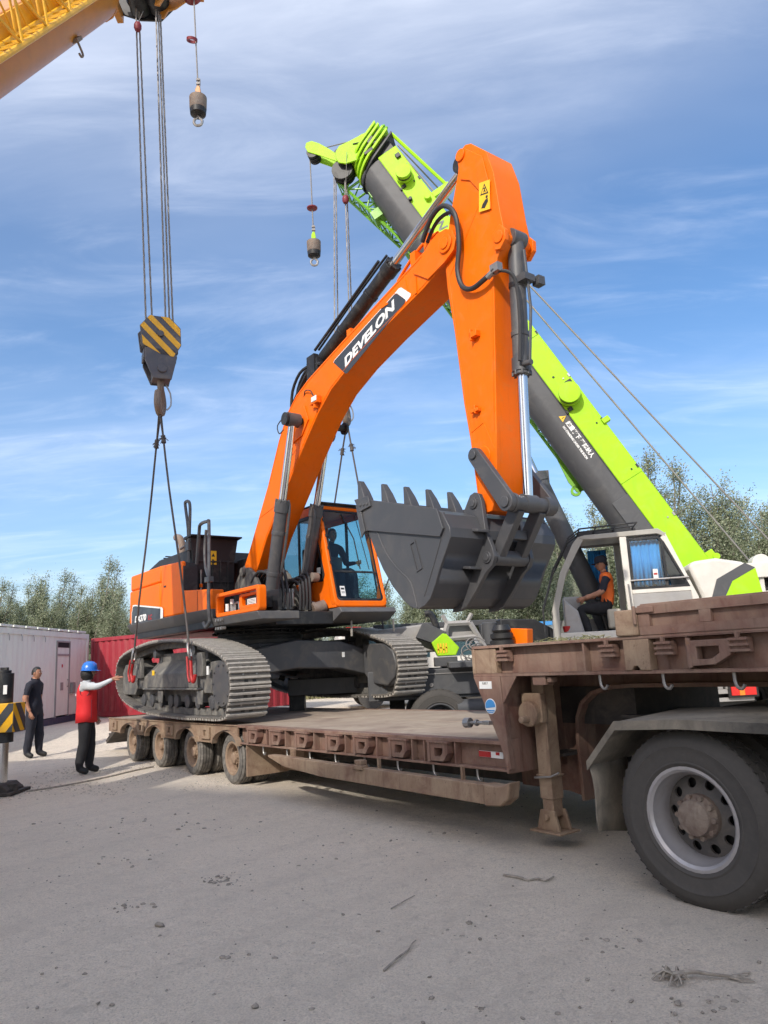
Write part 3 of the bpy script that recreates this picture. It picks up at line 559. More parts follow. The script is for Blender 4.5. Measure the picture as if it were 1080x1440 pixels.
# ================================================================== low-bed trailer (trailer frame)
def make_trailer():
    t = thing('lowbed_trailer', 'rusty red low-bed trailer with dusty flat deck parked under the hanging digger', 'trailer', TRF, (0, 1.3, 0))
    zs = lambda x: 0.0115 * x
    def sh(mb):
        mb.v = [(x, y, z + zs(x)) for x, y, z in mb.v]; return mb
    # deck plates with open seams
    xs = [-5.58, -4.4, -3.2, -2.0, -0.8, 0.45, 1.7, 2.95, 4.2, 4.80]
    for i in range(len(xs) - 1):
        for k in range(2):
            b = MB(); dz = random.uniform(-0.002, 0.002); b.bx(xs[i] + 0.004, xs[i + 1] - 0.004, 0.03 + k * 1.295, 0.03 + (k + 1) * 1.295 - 0.008, 0.725, 0.752 + dz); obj('deck_plate', sh(b), M['deck'], t, bev=0.004)
    b = MB()
    for k in range(9): b.bx(-5.5 + k * 1.2, -5.38 + k * 1.2, 0.12, 2.5, 0.55, 0.72)
    for y in (0.85, 1.72): b.bx(-5.4, 4.78, y - 0.09, y + 0.09, 0.30, 0.45)
    obj('chassis', sh(b), M['under'], t)
    b = MB(); b.bx(-0.05, 4.86, 0.0, 0.13, 0.728, 0.757); b.bx(-0.05, 4.86, 0.0, 0.13, 0.522, 0.542); b.bx(-0.05, 4.86, 0.075, 0.095, 0.542, 0.728); b.bx(4.845, 4.87, -0.012, 0.13, 0.515, 0.77)
    for x in (0.35, 0.75, 1.22, 1.87, 2.5, 3.06, 3.62, 3.80, 4.22): b.bx(x - 0.008, x + 0.008, 0.005, 0.075, 0.542, 0.728)
    obj('side_beam', sh(b), M['rust'], t, bev=0.003)
    b = MB(); b.bx(-5.5, 4.86, 2.60, 2.70, 0.53, 0.755); obj('side_beam', sh(b), M['rust'], t)
    # pockets: a plate frame with a D-shaped hole
    def pocket(w=0.25, h=0.155):
        o = [(-w / 2, -h / 2), (w * 0.25, -h / 2), (w / 2, -h * 0.05), (w / 2, h / 2), (0, h / 2), (-w / 2, h / 2)]
        i = [(-w * 0.22, -h * 0.25), (w * 0.10, -h * 0.25), (w * 0.24, -h * 0.0), (w * 0.24, h * 0.22), (0, h * 0.22), (-w * 0.22, h * 0.22)]
        m = MB().use(M['rust']); m.ring(o, i, -0.015, 0.07); m.bx(-w / 2 - 0.02, w / 2 + 0.02, -0.03, 0.06, h / 2, h / 2 + 0.014); m.bx(-w / 2 - 0.015, -w / 2 + 0.02, -0.025, 0.0, -h / 2 - 0.01, h / 2); return m.mesh('stake_pocket')
    pk = pocket()
    for x in (0.42, 1.02, 1.64, 2.30, 2.83, 3.44, 4.02):
        o = obj('stake_pocket', pk, None, t); o.location += V((x, 0, 0.637 + zs(x)))
    hk = MB().use(M['steel']); hk.tube([(0, 0.02, 0.02), (0, 0.02, -0.05), (0.012, 0.02, -0.085), (0.04, 0.02, -0.095), (0.06, 0.02, -0.07)], 0.011, 7, sub=2); hkm = hk.mesh('tie_hook')
    for x in (0.60, 1.20, 1.72, 2.25, 2.8, 3.35, 3.88, 4.45):
        o = obj('tie_hook', hkm, None, t); o.location += V((x, 0.02, 0.518 + zs(x)))
    # plate over the rear wheels with arched cut-outs
    wx = (-0.25, -1.60, -2.95, -4.25)
    b = MB(); poly = [(-5.58, 0.742), (-5.58, 0.51)]
    for c in sorted(wx):
        c2 = c - 0.12
        for k in range(9):
            a = math.pi - math.pi * k / 8; poly.append((c2 + 0.40 * math.cos(a), 0.50 + 0.19 * math.sin(a)))
    poly += [(-0.052, 0.51), (-0.052, 0.742)]
    poly = [p for p in poly if p[0] <= -0.05]; b.prism(poly, 0.0, 0.03); b.bx(-5.58, -0.052, -0.015, 0.032, 0.742, 0.757); obj('wheel_arch_plate', sh(b), M['tan'], t, bev=0.003)
    for c in sorted(wx):                                # curved lips of the arches
        b = MB(); o = []; i = []; c2 = c - 0.12
        for k in range(9):
            a = math.pi - math.pi * k / 8; o.append((c2 + 0.40 * math.cos(a), 0.50 + 0.19 * math.sin(a))); i.append((c2 + 0.385 * math.cos(a), 0.50 + 0.176 * math.sin(a)))
        for k in range(8): b.prism([o[k], o[k + 1], i[k + 1], i[k]], -0.05, 0.03)
        obj('arch_lip', sh(b), M['tan'], t)
    for x in (-5.2, -3.75, -2.42, -1.05):
        b = MB(); b.ring([(x - .15, .55), (x + .15, .55), (x + .15, .71), (x - .15, .71)], [(x - .05, .59), (x + .05, .59), (x + .05, .67), (x - .05, .67)], -0.03, -0.002); obj('stake_pocket', sh(b), M['tan'], t, bev=0.003)
    # wheels
    tm = tyre_mb(0.335, 0.21, 0.205, 4, m='trubber').mesh('tyre'); ra, rb = dish_rim(0.205, 0.21, 'tan', 0.085, 'tan', holes=6, depth=0.12, nuts=6); rm = ra.mesh('rim'); hm = rb.mesh('hub')
    for i, x in enumerate(wx):
        for y in (0.12, 0.37, 2.28, 2.53):
            w = obj('wheel', tm, None, t); w.location += V((x, y, 0.325)); w.rotation_euler = (0, random.random() * 6, math.pi if y > 1 else 0)
            if y in (0.12, 2.53): obj('rim', rm, None, w); obj('hub', hm, None, w)
        b = MB(); b.cyl((x, 0.2, 0.325), (x, 2.45, 0.325), 0.07); obj('axle', b, M['under'], t)
    b = MB(); b.bx(0.16, 0.19, 0.02, 0.62, 0.13, 0.55); obj('mud_flap', b, M['tan'], t)
    b = MB(); b.bx(0.19, 0.8, 0.5, 0.6, 0.18, 0.53); obj('bracket', b, M['tan'], t)
    # side guard rail
    b = MB(); pts = [(1.02, 0.445, 0.47), (1.40, 0.365, 0.475), (2.2, 0.325, 0.475), (4.68, 0.335, 0.485)]
    for (xa, la, ha), (xb, lb, hb) in zip(pts, pts[1:]):
        b.add([(xa, -0.12, la), (xb, -0.12, lb), (xb, -0.12, hb), (xa, -0.12, ha), (xa, -0.02, la), (xb, -0.02, lb), (xb, -0.02, hb), (xa, -0.02, ha)], [(0, 1, 2, 3), (7, 6, 5, 4), (0, 4, 5, 1), (3, 2, 6, 7)] + ([(0, 3, 7, 4)] if xa < 1.1 else []) + ([(1, 5, 6, 2)] if xb > 4.6 else []))
    obj('side_guard', b, M['tan'], t, bev=0.006)
    b = MB(); b.prism([(4.685, 0.325), (4.86, 0.34), (4.95, 0.40), (4.98, 0.53), (4.90, 0.50), (4.80, 0.49), (4.685, 0.495)], -0.13, 0.0); obj('guard_end_cap', b, M['tan'], t, bev=0.012)
    for x in (1.45, 1.5, 3.15, 4.35):
        b = MB(); b.bx(x - 0.012, x + 0.012, -0.05, -0.02, 0.475, 0.535 + zs(x)); obj('guard_bracket', b, M['tan'], t)
    b = MB(); b.bx(2.83, 3.0, -0.145, -0.06, 0.46, 0.50); b.bx(2.86, 2.97, -0.13, -0.05, 0.50, 0.545); obj('guard_clamp', b, M['tan'], t, bev=0.006)
    # rear ramps
    for y in (0.25, 1.75):
        b = MB(); b.prism([(-5.6, 0.70), (-5.6, 0.58), (-6.55, 0.14), (-6.6, 0.20)], y, y + 0.65)
        for k in range(6): b.box((-5.75 - 0.13 * k, y + 0.325, 0.66 - 0.066 * k), (0.03, 0.65, 0.03))
        obj('loading_ramp', b, M['under'], t)
        b = MB(); b.bx(-5.52, -5.40, y + 0.2, y + 0.32, 0.06, 0.52); b.bx(-5.56, -5.36, y + 0.15, y + 0.37, 0.02, 0.06); obj('support_leg', b, M['under'], t)
    # ---------------- gooseneck
    b = MB(); b.prism([(4.53, 1.322), (4.78, 0.815), (4.848, 0.60), (4.885, 0.60), (4.84, 1.322)], -0.006, 0.05); b.bx(4.80, 4.84, 0.05, 2.60, 0.56, 1.32); b.prism([(4.845, 1.322), (5.02, 1.322), (4.855, 1.11)], 0.0, 0.02)
    obj('gooseneck_post', b, M['rust'], t, bev=0.004)
    b = MB(); b.bx(4.53, 10.5, 0.0, 0.20, 1.322, 1.345); b.bx(4.53, 10.5, 0.0, 0.25, 1.552, 1.575); b.bx(4.56, 10.5, 0.075, 0.095, 1.345, 1.552); b.bx(4.53, 4.545, 0.0, 2.6, 1.345, 1.552)
    for x in (5.70, 6.53, 7.25, 7.9): b.bx(x - 0.008, x + 0.008, 0.006, 0.075, 1.345, 1.552)
    obj('gooseneck_beam', b, M['rust'], t, bev=0.003)
    b = MB(); b.bx(4.55, 4.80, 0.006, 0.07, 1.346, 1.551); b.bx(4.525, 4.56, -0.004, 0.10, 1.346, 1.551); obj('corner_block', b, M['tan'], t, bev=0.006)
    b = MB(); b.prism([(6.06, 1.551), (6.06, 1.346), (6.11, 1.346), (6.13, 1.375), (6.16, 1.375), (6.18, 1.346), (6.26, 1.346), (6.26, 1.551)], -0.012, 0.07); obj('joint_plate', b, M['tan'], t, bev=0.005)
    b = MB(); b.bx(4.55, 10.5, 0.25, 2.45, 1.535, 1.565); b.bx(4.53, 10.5, 2.45, 2.6, 1.33, 1.575); obj('gooseneck_deck', b, M['deck'], t)
    # side board on top of the gooseneck, its panels recessed
    b = MB(); b.bx(6.20, 10.5, 0.03, 0.05, 1.576, 1.775); b.bx(6.20, 10.5, -0.005, 0.03, 1.715, 1.775); b.bx(6.20, 10.5, -0.005, 0.03, 1.576, 1.635)
    e = [6.20, 6.285, 6.645, 6.725, 7.30, 7.38, 8.0, 8.08, 8.7, 8.78, 10.4, 10.5]
    for a, c in zip(e[::2], e[1::2]): b.bx(a, c, -0.005, 0.03, 1.635, 1.715)
    b.bx(6.20, 10.5, 0.03, 0.16, 1.775, 1.787)
    obj('side_board', b, M['rust'], t, bev=0.004)
    b = MB(); b.bx(6.015, 6.195, -0.02, 0.15, 1.577, 1.755); b.bx(6.015, 6.07, 0.15, 2.4, 1.577, 1.72); obj('timber_block', b, M['tan'], t, bev=0.012)
    b = MB(); b.bx(6.18, 6.33, -0.022, -0.006, 1.725, 1.765); b.cyl((6.19, -0.03, 1.65), (6.19, -0.03, 1.775), 0.012); obj('hinge', b, M['rust'], t, bev=0.004)
    def ebr():
        m = MB().use(M['rust']); m.bx(-0.055, 0.055, -0.01, 0.06, -0.045, 0.045)
        for k in range(3): m.bx(-0.06, 0.062 + 0.008 * k, -0.028, -0.002, 0.028 - k * 0.034, 0.042 - k * 0.034)
        m.bx(-0.012, 0.012, -0.02, 0.0, 0.042, 0.075); return m.mesh('stake_bracket')
    em = ebr()
    for x in (4.89, 5.92, 6.37, 6.88, 7.6, 8.4):
        o = obj('stake_bracket', em, None, t); o.location += V((x, 0, 1.485))
    for x in (6.53, 7.95):
        b = MB(); b.ring([(x + .02, 1.365), (x + .19, 1.372), (x + .30, 1.43), (x + .30, 1.525), (x + .1, 1.525), (x + .02, 1.525)], [(x + .075, 1.405), (x + .17, 1.408), (x + .225, 1.44), (x + .225, 1.485), (x + .1, 1.485), (x + .075, 1.485)], -0.018, 0.05); b.cyl((x + 0.02, -0.01, 1.355), (x + 0.02, -0.01, 1.54), 0.017); obj('swing_bracket', b, M['rust'], t, bev=0.004)
    for x in (5.80, 6.31, 6.80, 7.3):
        o = obj('tie_hook', hkm, None, t); o.location += V((x, 0.02, 1.318))
    b = MB(); b.bx(5.17, 5.30, 0.02, 0.12, 1.25, 1.32); b.bx(5.31, 5.35, 0.03, 0.10, 1.27, 1.31); obj('lamp_bracket', b, M['rust'], t, bev=0.005)
    # inner web with curved flange
    arc = [(5.06, 0.30), (5.06, 0.55), (5.055, 0.80), (5.07, 0.95), (5.13, 1.07), (5.24, 1.15), (5.40, 1.195), (5.62, 1.21), (6.2, 1.215), (10.5, 1.215)]
    for y in (0.72, 1.85):
        b = MB(); b.prism([(4.84, 0.34)] + arc + [(10.5, 1.32), (4.84, 1.32)], y, y + 0.02); b.bx(4.3, 4.84, y, y + 0.02, 0.34, 0.72); obj('gooseneck_web', b, M['rust'], t)
        b = MB()
        for (xa, za), (xb, zb) in zip(arc, arc[1:]):
            d = V((xb - xa, 0, zb - za)).normalized(); nx, nz_ = -d.z * 0.015, d.x * 0.015
            b.add([(xa + nx, y - 0.10, za + nz_), (xb + nx, y - 0.10, zb + nz_), (xb - nx, y - 0.10, zb - nz_), (xa - nx, y - 0.10, za - nz_), (xa + nx, y + 0.12, za + nz_), (xb + nx, y + 0.12, zb + nz_), (xb - nx, y + 0.12, zb - nz_), (xa - nx, y + 0.12, za - nz_)], [(0, 1, 2, 3), (7, 6, 5, 4), (0, 4, 5, 1), (2, 6, 7, 3), (1, 5, 6, 2), (0, 3, 7, 4)])
        obj('web_flange', b, M['rust'], t)
    b = MB(); b.bx(4.86, 5.04, 0.45, 0.70, 0.66, 0.685); b.bx(4.85, 5.6, 0.7, 1.9, 0.9, 1.2); obj('cross_member', b, M['under'], t)
    # landing leg
    b = MB(); b.bx(4.95, 5.08, 0.235, 0.365, 0.36, 1.32); lg = obj('landing_leg', b, M['tan'], t, bev=0.006)
    b = MB(); b.bx(4.96, 5.07, 0.245, 0.355, 0.20, 0.36); b.bx(4.935, 5.095, 0.222, 0.378, 0.50, 0.515); b.v = [(x, y, z + 0.03) for x, y, z in b.v]; obj('inner_leg', b, M['tan'], lg, bev=0.004).location = (0, 0, 0)
    b = MB(); b.prism([(4.945, 0.25), (4.90, 0.10), (5.13, 0.10), (5.085, 0.25)], 0.225, 0.25); b.prism([(4.945, 0.25), (4.90, 0.10), (5.13, 0.10), (5.085, 0.25)], 0.35, 0.375); b.bx(4.86, 5.17, 0.18, 0.42, 0.085, 0.10); b.cyl((5.015, 0.20, 0.20), (5.015, 0.40, 0.20), 0.025); b.v = [(x, y, z + 0.03) for x, y, z in b.v]; obj('foot', b, M['tan'], lg, bev=0.004)
    b = MB(); b.cyl((4.99, 0.12, 1.02), (4.99, 0.26, 1.02), 0.10, n=18); b.bx(4.89, 5.10, 0.17, 0.24, 0.95, 1.18); b.cyl((4.99, 0.04, 0.98), (4.99, 0.16, 0.98), 0.028); obj('gearbox', b, M['tan'], lg, bev=0.01)
    b = MB(); b.tube([(4.93, 0.21, 0.52), (5.10, 0.21, 0.54), (5.16, 0.24, 0.57)], 0.008); obj('crank_clip', b, M['steel'], lg)
    b = MB(); b.bx(4.945, 5.085, 2.23, 2.37, 0.12, 1.32); obj('landing_leg', b, M['tan'], t)
    # stickers and reflector
    q = MB().use(M['signw']); q.bx(4.60, 4.745, -0.010, -0.0065, 1.225, 1.285); so = obj('label_plate', q, None, t)
    x = place(text_mb('0.05.7', 0.026, M['blackp'], extrude=0.0006), basis((4.672, -0.0115, 1.268), (1, 0, 0), (0, -1, 0))); obj('print', x, None, so)
    q = MB().use(M['signw']); q.cyl((4.715, -0.0065, 1.085), (4.715, -0.010, 1.085), 0.062, n=24); so = obj('round_sticker', q, None, t)
    q = MB().use(M['blues']); q.prism([(4.715 + 0.056 * math.cos(a), 1.085 + 0.056 * math.sin(a)) for a in [R(-5 + i * 19) for i in range(11)]] + [(4.665, 1.07)], -0.0125, -0.0102); q.bx(4.67, 4.76, -0.0125, -0.0102, 1.045, 1.056); q.bx(4.685, 4.745, -0.0125, -0.0102, 1.033, 1.040); obj('print', q, None, so)
    q = MB().use(M['signw']); q.bx(4.46, 4.74, 0.066, 0.0745, 0.665, 0.715); so = obj('reflector_strip', q, None, t)
    q = MB().use(M['red']); q.bx(4.46, 4.60, 0.062, 0.0658, 0.667, 0.713); q.bx(4.66, 4.70, 0.062, 0.0658, 0.69, 0.713); obj('red_field', q, None, so)
    q = MB().use(M['steel']); q.cyl((4.66, -0.03, 0.955), (4.45, -0.05, 0.95), 0.014); q.cyl((4.50, -0.046, 0.952), (4.44, -0.05, 0.95), 0.042, n=10); q.cyl((4.58, -0.04, 0.953), (4.56, -0.04, 0.953), 0.028, n=8); q.bx(4.64, 4.72, -0.05, 0.0, 0.94, 0.97); obj('pull_knob', q, None, t, bev=0.003)
    return t
make_trailer()

def make_tractor():
    t = thing('tractor_truck', 'dusty tractor truck rear axle with large dual wheel and grey mudguard under the gooseneck', 'truck', TRF, (6.57, 0.9, 0))
    r = 0.50; tm = tyre_mb(r, 0.27, 0.285, 3, 56).mesh('tyre'); ra, rb = dish_rim(0.285, 0.27, 'rimsteel', 0.128, 'hubrust', holes=10, depth=0.13, nuts=10); rm = ra.mesh('rim'); hm = rb.mesh('hub')
    for x in (6.57, 7.92):
        for y in (-0.115, 0.20, 1.60, 1.915):
            w = obj('wheel', tm, None, t); w.location += V((x, y, r - 0.01)); w.rotation_euler = (0, random.random() * 6, math.pi if y > 1 else 0)
            if y in (-0.115, 1.915): obj('rim', rm, None, w); obj('hub', hm, None, w)
        b = MB(); b.cyl((x, 0, r), (x, 1.8, r), 0.10); b.sph((x, 0.9, r), 0.24); obj('axle', b, M['under'], t)
    b = MB(); b.bx(5.6, 10.5, 0.50, 0.58, 0.72, 1.0); b.bx(5.6, 10.5, 1.22, 1.30, 0.72, 1.0); b.bx(5.6, 5.75, 0.5, 1.3, 0.74, 0.98); b.bx(6.3, 7.0, 0.58, 1.22, 0.9, 1.0); obj('chassis', b, M['under'], t)
    b = MB(); b.prism([(6.3, 0.98), (7.2, 0.98), (7.15, 1.04), (6.35, 1.07)], 0.60, 1.20); obj('fifth_wheel', b, M['oil'], t, bev=0.02)
    pr = [(5.90, 0.77), (6.15, 1.035), (6.6, 1.06), (7.25, 1.055), (7.9, 1.06), (8.35, 1.03), (8.6, 0.77)]
    for y0, y1 in ((-0.31, 0.42), (1.38, 2.11)):
        b = MB()
        for (xa, za), (xb, zb) in zip(pr, pr[1:]):
            b.add([(xa, y0, za), (xb, y0, zb), (xb, y0, zb - 0.035), (xa, y0, za - 0.035), (xa, y1, za + 0.03), (xb, y1, zb + 0.03), (xb, y1, zb - 0.005), (xa, y1, za - 0.005)], [(0, 1, 2, 3), (7, 6, 5, 4), (0, 4, 5, 1), (2, 6, 7, 3), (1, 5, 6, 2), (0, 3, 7, 4)])
        mg = obj('mudguard', b, M['mud'], t)
        b = MB()
        for (xa, za), (xb, zb) in zip(pr, pr[1:]):
            b.add([(xa, y0 - 0.012, za + 0.006), (xb, y0 - 0.012, zb + 0.006), (xb, y0 - 0.012, zb - 0.05), (xa, y0 - 0.012, za - 0.05), (xa, y0, za + 0.006), (xb, y0, zb + 0.006), (xb, y0, zb - 0.05), (xa, y0, za - 0.05)], [(0, 1, 2, 3), (7, 6, 5, 4), (0, 4, 5, 1), (2, 6, 7, 3), (1, 5, 6, 2), (0, 3, 7, 4)])
        obj('mudguard_lip', b, M['mud'], mg)
        b = MB(); vs = []
        for i in range(6):
            z = 0.765 - i * 0.085; c = 0.012 * math.sin(i * 1.1)
            for k in range(6):
                y = y0 + 0.01 + (0.40) * k / 5; vs.append((5.905 + c + 0.03 * (i / 5) + 0.014 * math.sin(k * 1.3 + i * 0.5), y, z - 0.012 * k * (i / 5)))
        b.add(vs, [(i * 6 + k, i * 6 + k + 1, i * 6 + k + 7, i * 6 + k + 6) for i in range(5) for k in range(5)])
        f = obj('mud_flap', b, M['mud'], mg); so = f.modifiers.new('thick', 'SOLIDIFY'); so.thickness = 0.012
    # cab ahead, outside the photograph
    b = MB(); b.prism([(10.2, 0.95), (12.2, 0.95), (12.2, 2.2), (11.95, 3.3), (10.2, 3.4)], -0.3, 2.1); obj('cab', b, M['lgrey'], t, bev=0.08)
    for y in (-0.1, 1.9):
        w = obj('wheel', tm, None, t); w.location += V((11.3, y, r - 0.01)); w.rotation_euler = (0, 0, math.pi if y > 1 else 0); obj('rim', rm, None, w); obj('hub', hm, None, w)
make_tractor()
# ================================================================== people
def loft_path(mb, pts, rads, n=10, T=None):
    """smooth tapering limb through joints: pts, rads=(rx, ry)"""
    pts = [V(p) for p in pts]; q = []; rr = []; m = len(pts)
    for i in range(m - 1):
        p0 = pts[max(0, i - 1)]; p1 = pts[i]; p2 = pts[i + 1]; p3 = pts[min(m - 1, i + 2)]
        for k in range(3):
            t = k / 3; q.append(0.5 * ((2 * p1) + (p2 - p0) * t + (2 * p0 - 5 * p1 + 4 * p2 - p3) * t * t + (3 * p1 - p0 - 3 * p2 + p3) * t ** 3)); rr.append(tuple(rads[i][j] + (rads[i + 1][j] - rads[i][j]) * t for j in (0, 1)))
    q.append(pts[-1]); rr.append(rads[-1])
    vs = []; m = len(q); px = None
    for i, p in enumerate(q):
        d = (q[min(m - 1, i + 1)] - q[max(0, i - 1)]).normalized()
        if px is None:
            a = V((1, 0, 0)) if abs(d.x) < 0.9 else V((0, 0, 1)); px = (a - d * a.dot(d)).normalized()
        px = (px - d * px.dot(d)).normalized(); py = d.cross(px)
        for k in range(n):
            an = 2 * math.pi * k / n; vs.append(p + px * (rr[i][0] * math.cos(an)) + py * (rr[i][1] * math.sin(an)))
    fs = [(i * n + k, i * n + (k + 1) % n, (i + 1) * n + (k + 1) % n, (i + 1) * n + k) for i in range(m - 1) for k in range(n)] + [tuple(range(n))[::-1], tuple(range((m - 1) * n, m * n))]
    mb.add(vs, fs, T)
def hand_mb(mb, w, d, pn, s=1.0, curl=0.5, side=1):
    """palm and five fingers from wrist w along d, palm normal pn"""
    d = V(d).normalized(); pn = V(pn); pn = (pn - d * pn.dot(d)).normalized(); u = d.cross(pn) * side; w = V(w)
    P = lambda a, b, c: w + d * a * s + u * b * s + pn * c * s
    loft_path(mb, [P(-0.03, 0, 0), P(0.02, 0, 0), P(0.06, 0.0, 0.003), P(0.095, 0.0, 0.002)], [(0.024 * s, 0.020 * s), (0.030 * s, 0.017 * s), (0.038 * s, 0.015 * s), (0.034 * s, 0.012 * s)], 8)
    for i, (b, l) in enumerate(((0.028, 0.068), (0.010, 0.078), (-0.009, 0.072), (-0.027, 0.056))):
        pts = [P(0.082, b, 0.0)]; a = 0; x, z = 0.082, 0.0
        for k in range(3):
            a += curl * (0.35 if k == 0 else 0.75); x += l * (0.45, 0.32, 0.23)[k] * math.cos(a); z += l * (0.45, 0.32, 0.23)[k] * math.sin(a); pts.append(P(x, b * (1 + 0.12 * k), z))
        loft_path(mb, pts, [(0.0092 * s, 0.0088 * s), (0.0086 * s, 0.008 * s), (0.0078 * s, 0.0075 * s), (0.0058 * s, 0.0055 * s)], 6)
    loft_path(mb, [P(0.025, 0.022, 0.004), P(0.050, 0.048, 0.014), P(0.078, 0.060, 0.022), P(0.098, 0.064, 0.026)], [(0.013 * s, 0.012 * s), (0.011 * s, 0.010 * s), (0.0095 * s, 0.009 * s), (0.006 * s, 0.006 * s)], 6)
def head_mb(mb, T, skin='skin'):
    """head centred on its own origin, facing +x, z up; about 0.235 tall"""
    mb.use(M[skin]); n, m = 20, 16; vs = []; fs = []
    for i in range(m + 1):
        t = math.pi * i / m; z = 0.118 * math.cos(t)
        for k in range(n):
            a = 2 * math.pi * k / n; x = 0.092 * math.sin(t) * math.cos(a); y = 0.074 * math.sin(t) * math.sin(a)
            if z < 0: f = 1 + z / 0.118 * 0.24; y *= f; x = x * (1 + z / 0.118 * 0.12) + (0.006 if x > 0 else 0.012) * (-z / 0.118)
            if x > 0 and z > -0.02: x *= 0.96
            if x < 0 and z < -0.03: x *= 0.86
            if x > 0.05 and abs(z - 0.012) < 0.016 and 0.018 < abs(y) < 0.045: x -= 0.008           # eye sockets
            if x > 0.05 and 0.026 < z < 0.045 and abs(y) < 0.05: x += 0.004                          # brow
            if x > 0.05 and z < -0.075 and abs(y) < 0.03: x += 0.006                                 # chin
            vs.append((x, y, z))
    for i in range(m):
        for k in range(n): fs.append((i * n + k, (i + 1) * n + k, (i + 1) * n + (k + 1) % n, i * n + (k + 1) % n))
    mb.add(vs, fs, T)
    mb.add([(0.084, 0, 0.022), (0.112, 0, -0.022), (0.086, 0.017, -0.028), (0.086, -0.017, -0.028), (0.088, 0, -0.034), (0.080, 0.011, 0.010), (0.080, -0.011, 0.010)], [(0, 5, 1), (0, 1, 6), (5, 2, 1), (6, 1, 3), (1, 2, 4), (1, 4, 3)], T)
    for s in (-1, 1):
        mb.use(M[skin]); mb.sph((-0.004, s * 0.074, 0.0), 0.03, 8, 6, (0.6, 0.28, 1.05), T)
        mb.use(M['eye']); mb.sph((0.078, s * 0.030, 0.012), 0.011, 8, 6, (0.6, 1.1, 0.7), T); mb.use(M['hair']); mb.sph((0.0835, s * 0.030, 0.012), 0.005, 6, 4, (0.5, 1, 1), T)
        mb.box((0.086, s * 0.030, 0.031), (0.006, 0.030, 0.006), T)
    mb.use(M['mouth']); mb.sph((0.084, 0, -0.055), 0.02, 8, 6, (0.32, 1.0, 0.28), T); mb.use(M[skin])
def person(name, label, loc, rz, J, cloth, hair='short', group=None, slim=1.0, face=(0, 0)):
    """J: joints in the person's frame (x forward, y left, z up). One continuous body, clothing coloured by region; hair, cap and vest are children."""
    t = bpy.data.objects.new(name, None); COL.objects.link(t); t.empty_display_size = 0.2; t.location = loc; t.rotation_euler = (0, 0, rz); tag(t, label, 'person', group)
    names = list(J['v'].keys()); verts = [V(J['v'][k]) for k in names]; idx = {k: i for i, k in enumerate(names)}
    edges = [(idx[a], idx[b]) for a, b in J['e']]
    me = bpy.data.meshes.new('body'); me.from_pydata(verts, edges, [])
    o = bpy.data.objects.new('body', me); COL.objects.link(o)
    sk = o.modifiers.new('skin', 'SKIN'); sk.use_smooth_shade = True
    for i, k in enumerate(names):
        r = J['r'].get(k, J['r'].get(k.rstrip('LR'), (0.05, 0.05))); me.skin_vertices[0].data[i].radius = (r[0] * slim, r[1] * slim)
    me.skin_vertices[0].data[idx['pelvis']].use_root = True
    sb = o.modifiers.new('sub', 'SUBSURF'); sb.levels = 2; sb.render_levels = 2
    dg = bpy.context.evaluated_depsgraph_get(); ev = bpy.data.meshes.new_from_object(o.evaluated_get(dg)); bpy.data.objects.remove(o)
    segs = [(verts[a], verts[b], names[a], names[b]) for a, b in edges]
    rad = lambda k: max(J['r'].get(k, J['r'].get(k.rstrip('LR'), (0.05, 0.05))))
    def reg(n):
        if n[:3] in ('hip', 'kne', 'ank') or n == 'pelvis': return 'legs'
        if n[:3] in ('toe', 'hee'): return 'feet'
        if n[:3] in ('sho', 'che', 'bel', 'cla'): return 'top'
        if n[:3] == 'elb': return 'sleeve'
        if n[:3] in ('wri', 'hnd'): return 'fore'
        return 'skin'
    mb = MB()
    for c in ('skin', 'legs', 'feet', 'top', 'sleeve', 'fore'): mb.use(M[cloth[c]])
    vs = [v.co.copy() for v in ev.vertices]
    for p in ev.polygons:
        c = p.center; best = None; bd = 1e9
        for a, b, na, nb in segs:
            ab = b - a; tt = max(0, min(1, (c - a).dot(ab) / max(1e-9, ab.length_squared))); dd = (c - (a + ab * tt)).length / (rad(na) * (1 - tt) + rad(nb) * tt)
            if dd < bd:
                bd = dd; ra, rb = reg(na), reg(nb)
                if na[:3] == 'nec' or nb[:3] in ('nec', 'hea'): best = 'skin' if (nb[:3] == 'hea' or tt > 0.45) else 'top'
                elif nb[:3] == 'elb': best = 'sleeve' if tt < cloth.get('cut', 0.55) else 'fore'
                elif nb[:3] in ('wri', 'hnd'): best = 'fore' if nb[:3] == 'wri' else 'skin'
                elif nb[:3] in ('toe', 'hee'): best = 'feet'
                elif nb[:3] in ('hip', 'kne', 'ank'): best = 'legs'
                elif nb[:3] == 'bel': best = 'legs' if tt < 0.35 else 'top'
                else: best = 'top'
        mb.use(M[cloth[best]]); mb.f.append(tuple(p.vertices)); mb.mi.append(mb.cur)
    for i, v in enumerate(vs):
        if v.z < J['head'][2] - 0.2: nn = ev.vertices[i].normal; k = mnoise.noise(V((v.x * 9 + 3, v.y * 9, v.z * 5.5 + len(label)))) + 0.6 * mnoise.noise(V((v.x * 17, v.y * 17, v.z * 13))); vs[i] = v + nn * (0.011 * k if (v.z > 0.1) else 0)
    mb.v = [tuple(v) for v in vs]; bpy.data.meshes.remove(ev)
    hp = V(J['head']); T = Matrix.Translation(hp) @ Matrix.Rotation(face[0], 4, 'Z') @ Matrix.Rotation(face[1], 4, 'Y')
    head_mb(mb, T, cloth['skin'])
    for s in ('L', 'R'):
        if 'wri' + s in idx:
            w, e = V(J['v']['wri' + s]), V(J['v']['elb' + s]); d = J.get('hd' + s, w - e); pn = J.get('hn' + s, (0, -1 if s == 'L' else 1, 0)); mb.use(M[cloth['skin']]); hand_mb(mb, w, d, pn, 1.0, J.get('curl', 0.5), 1 if s == 'L' else -1)
    body = obj('body', mb.mesh('body', sharp=0, clean=False), None, t); body.data.shade_smooth()
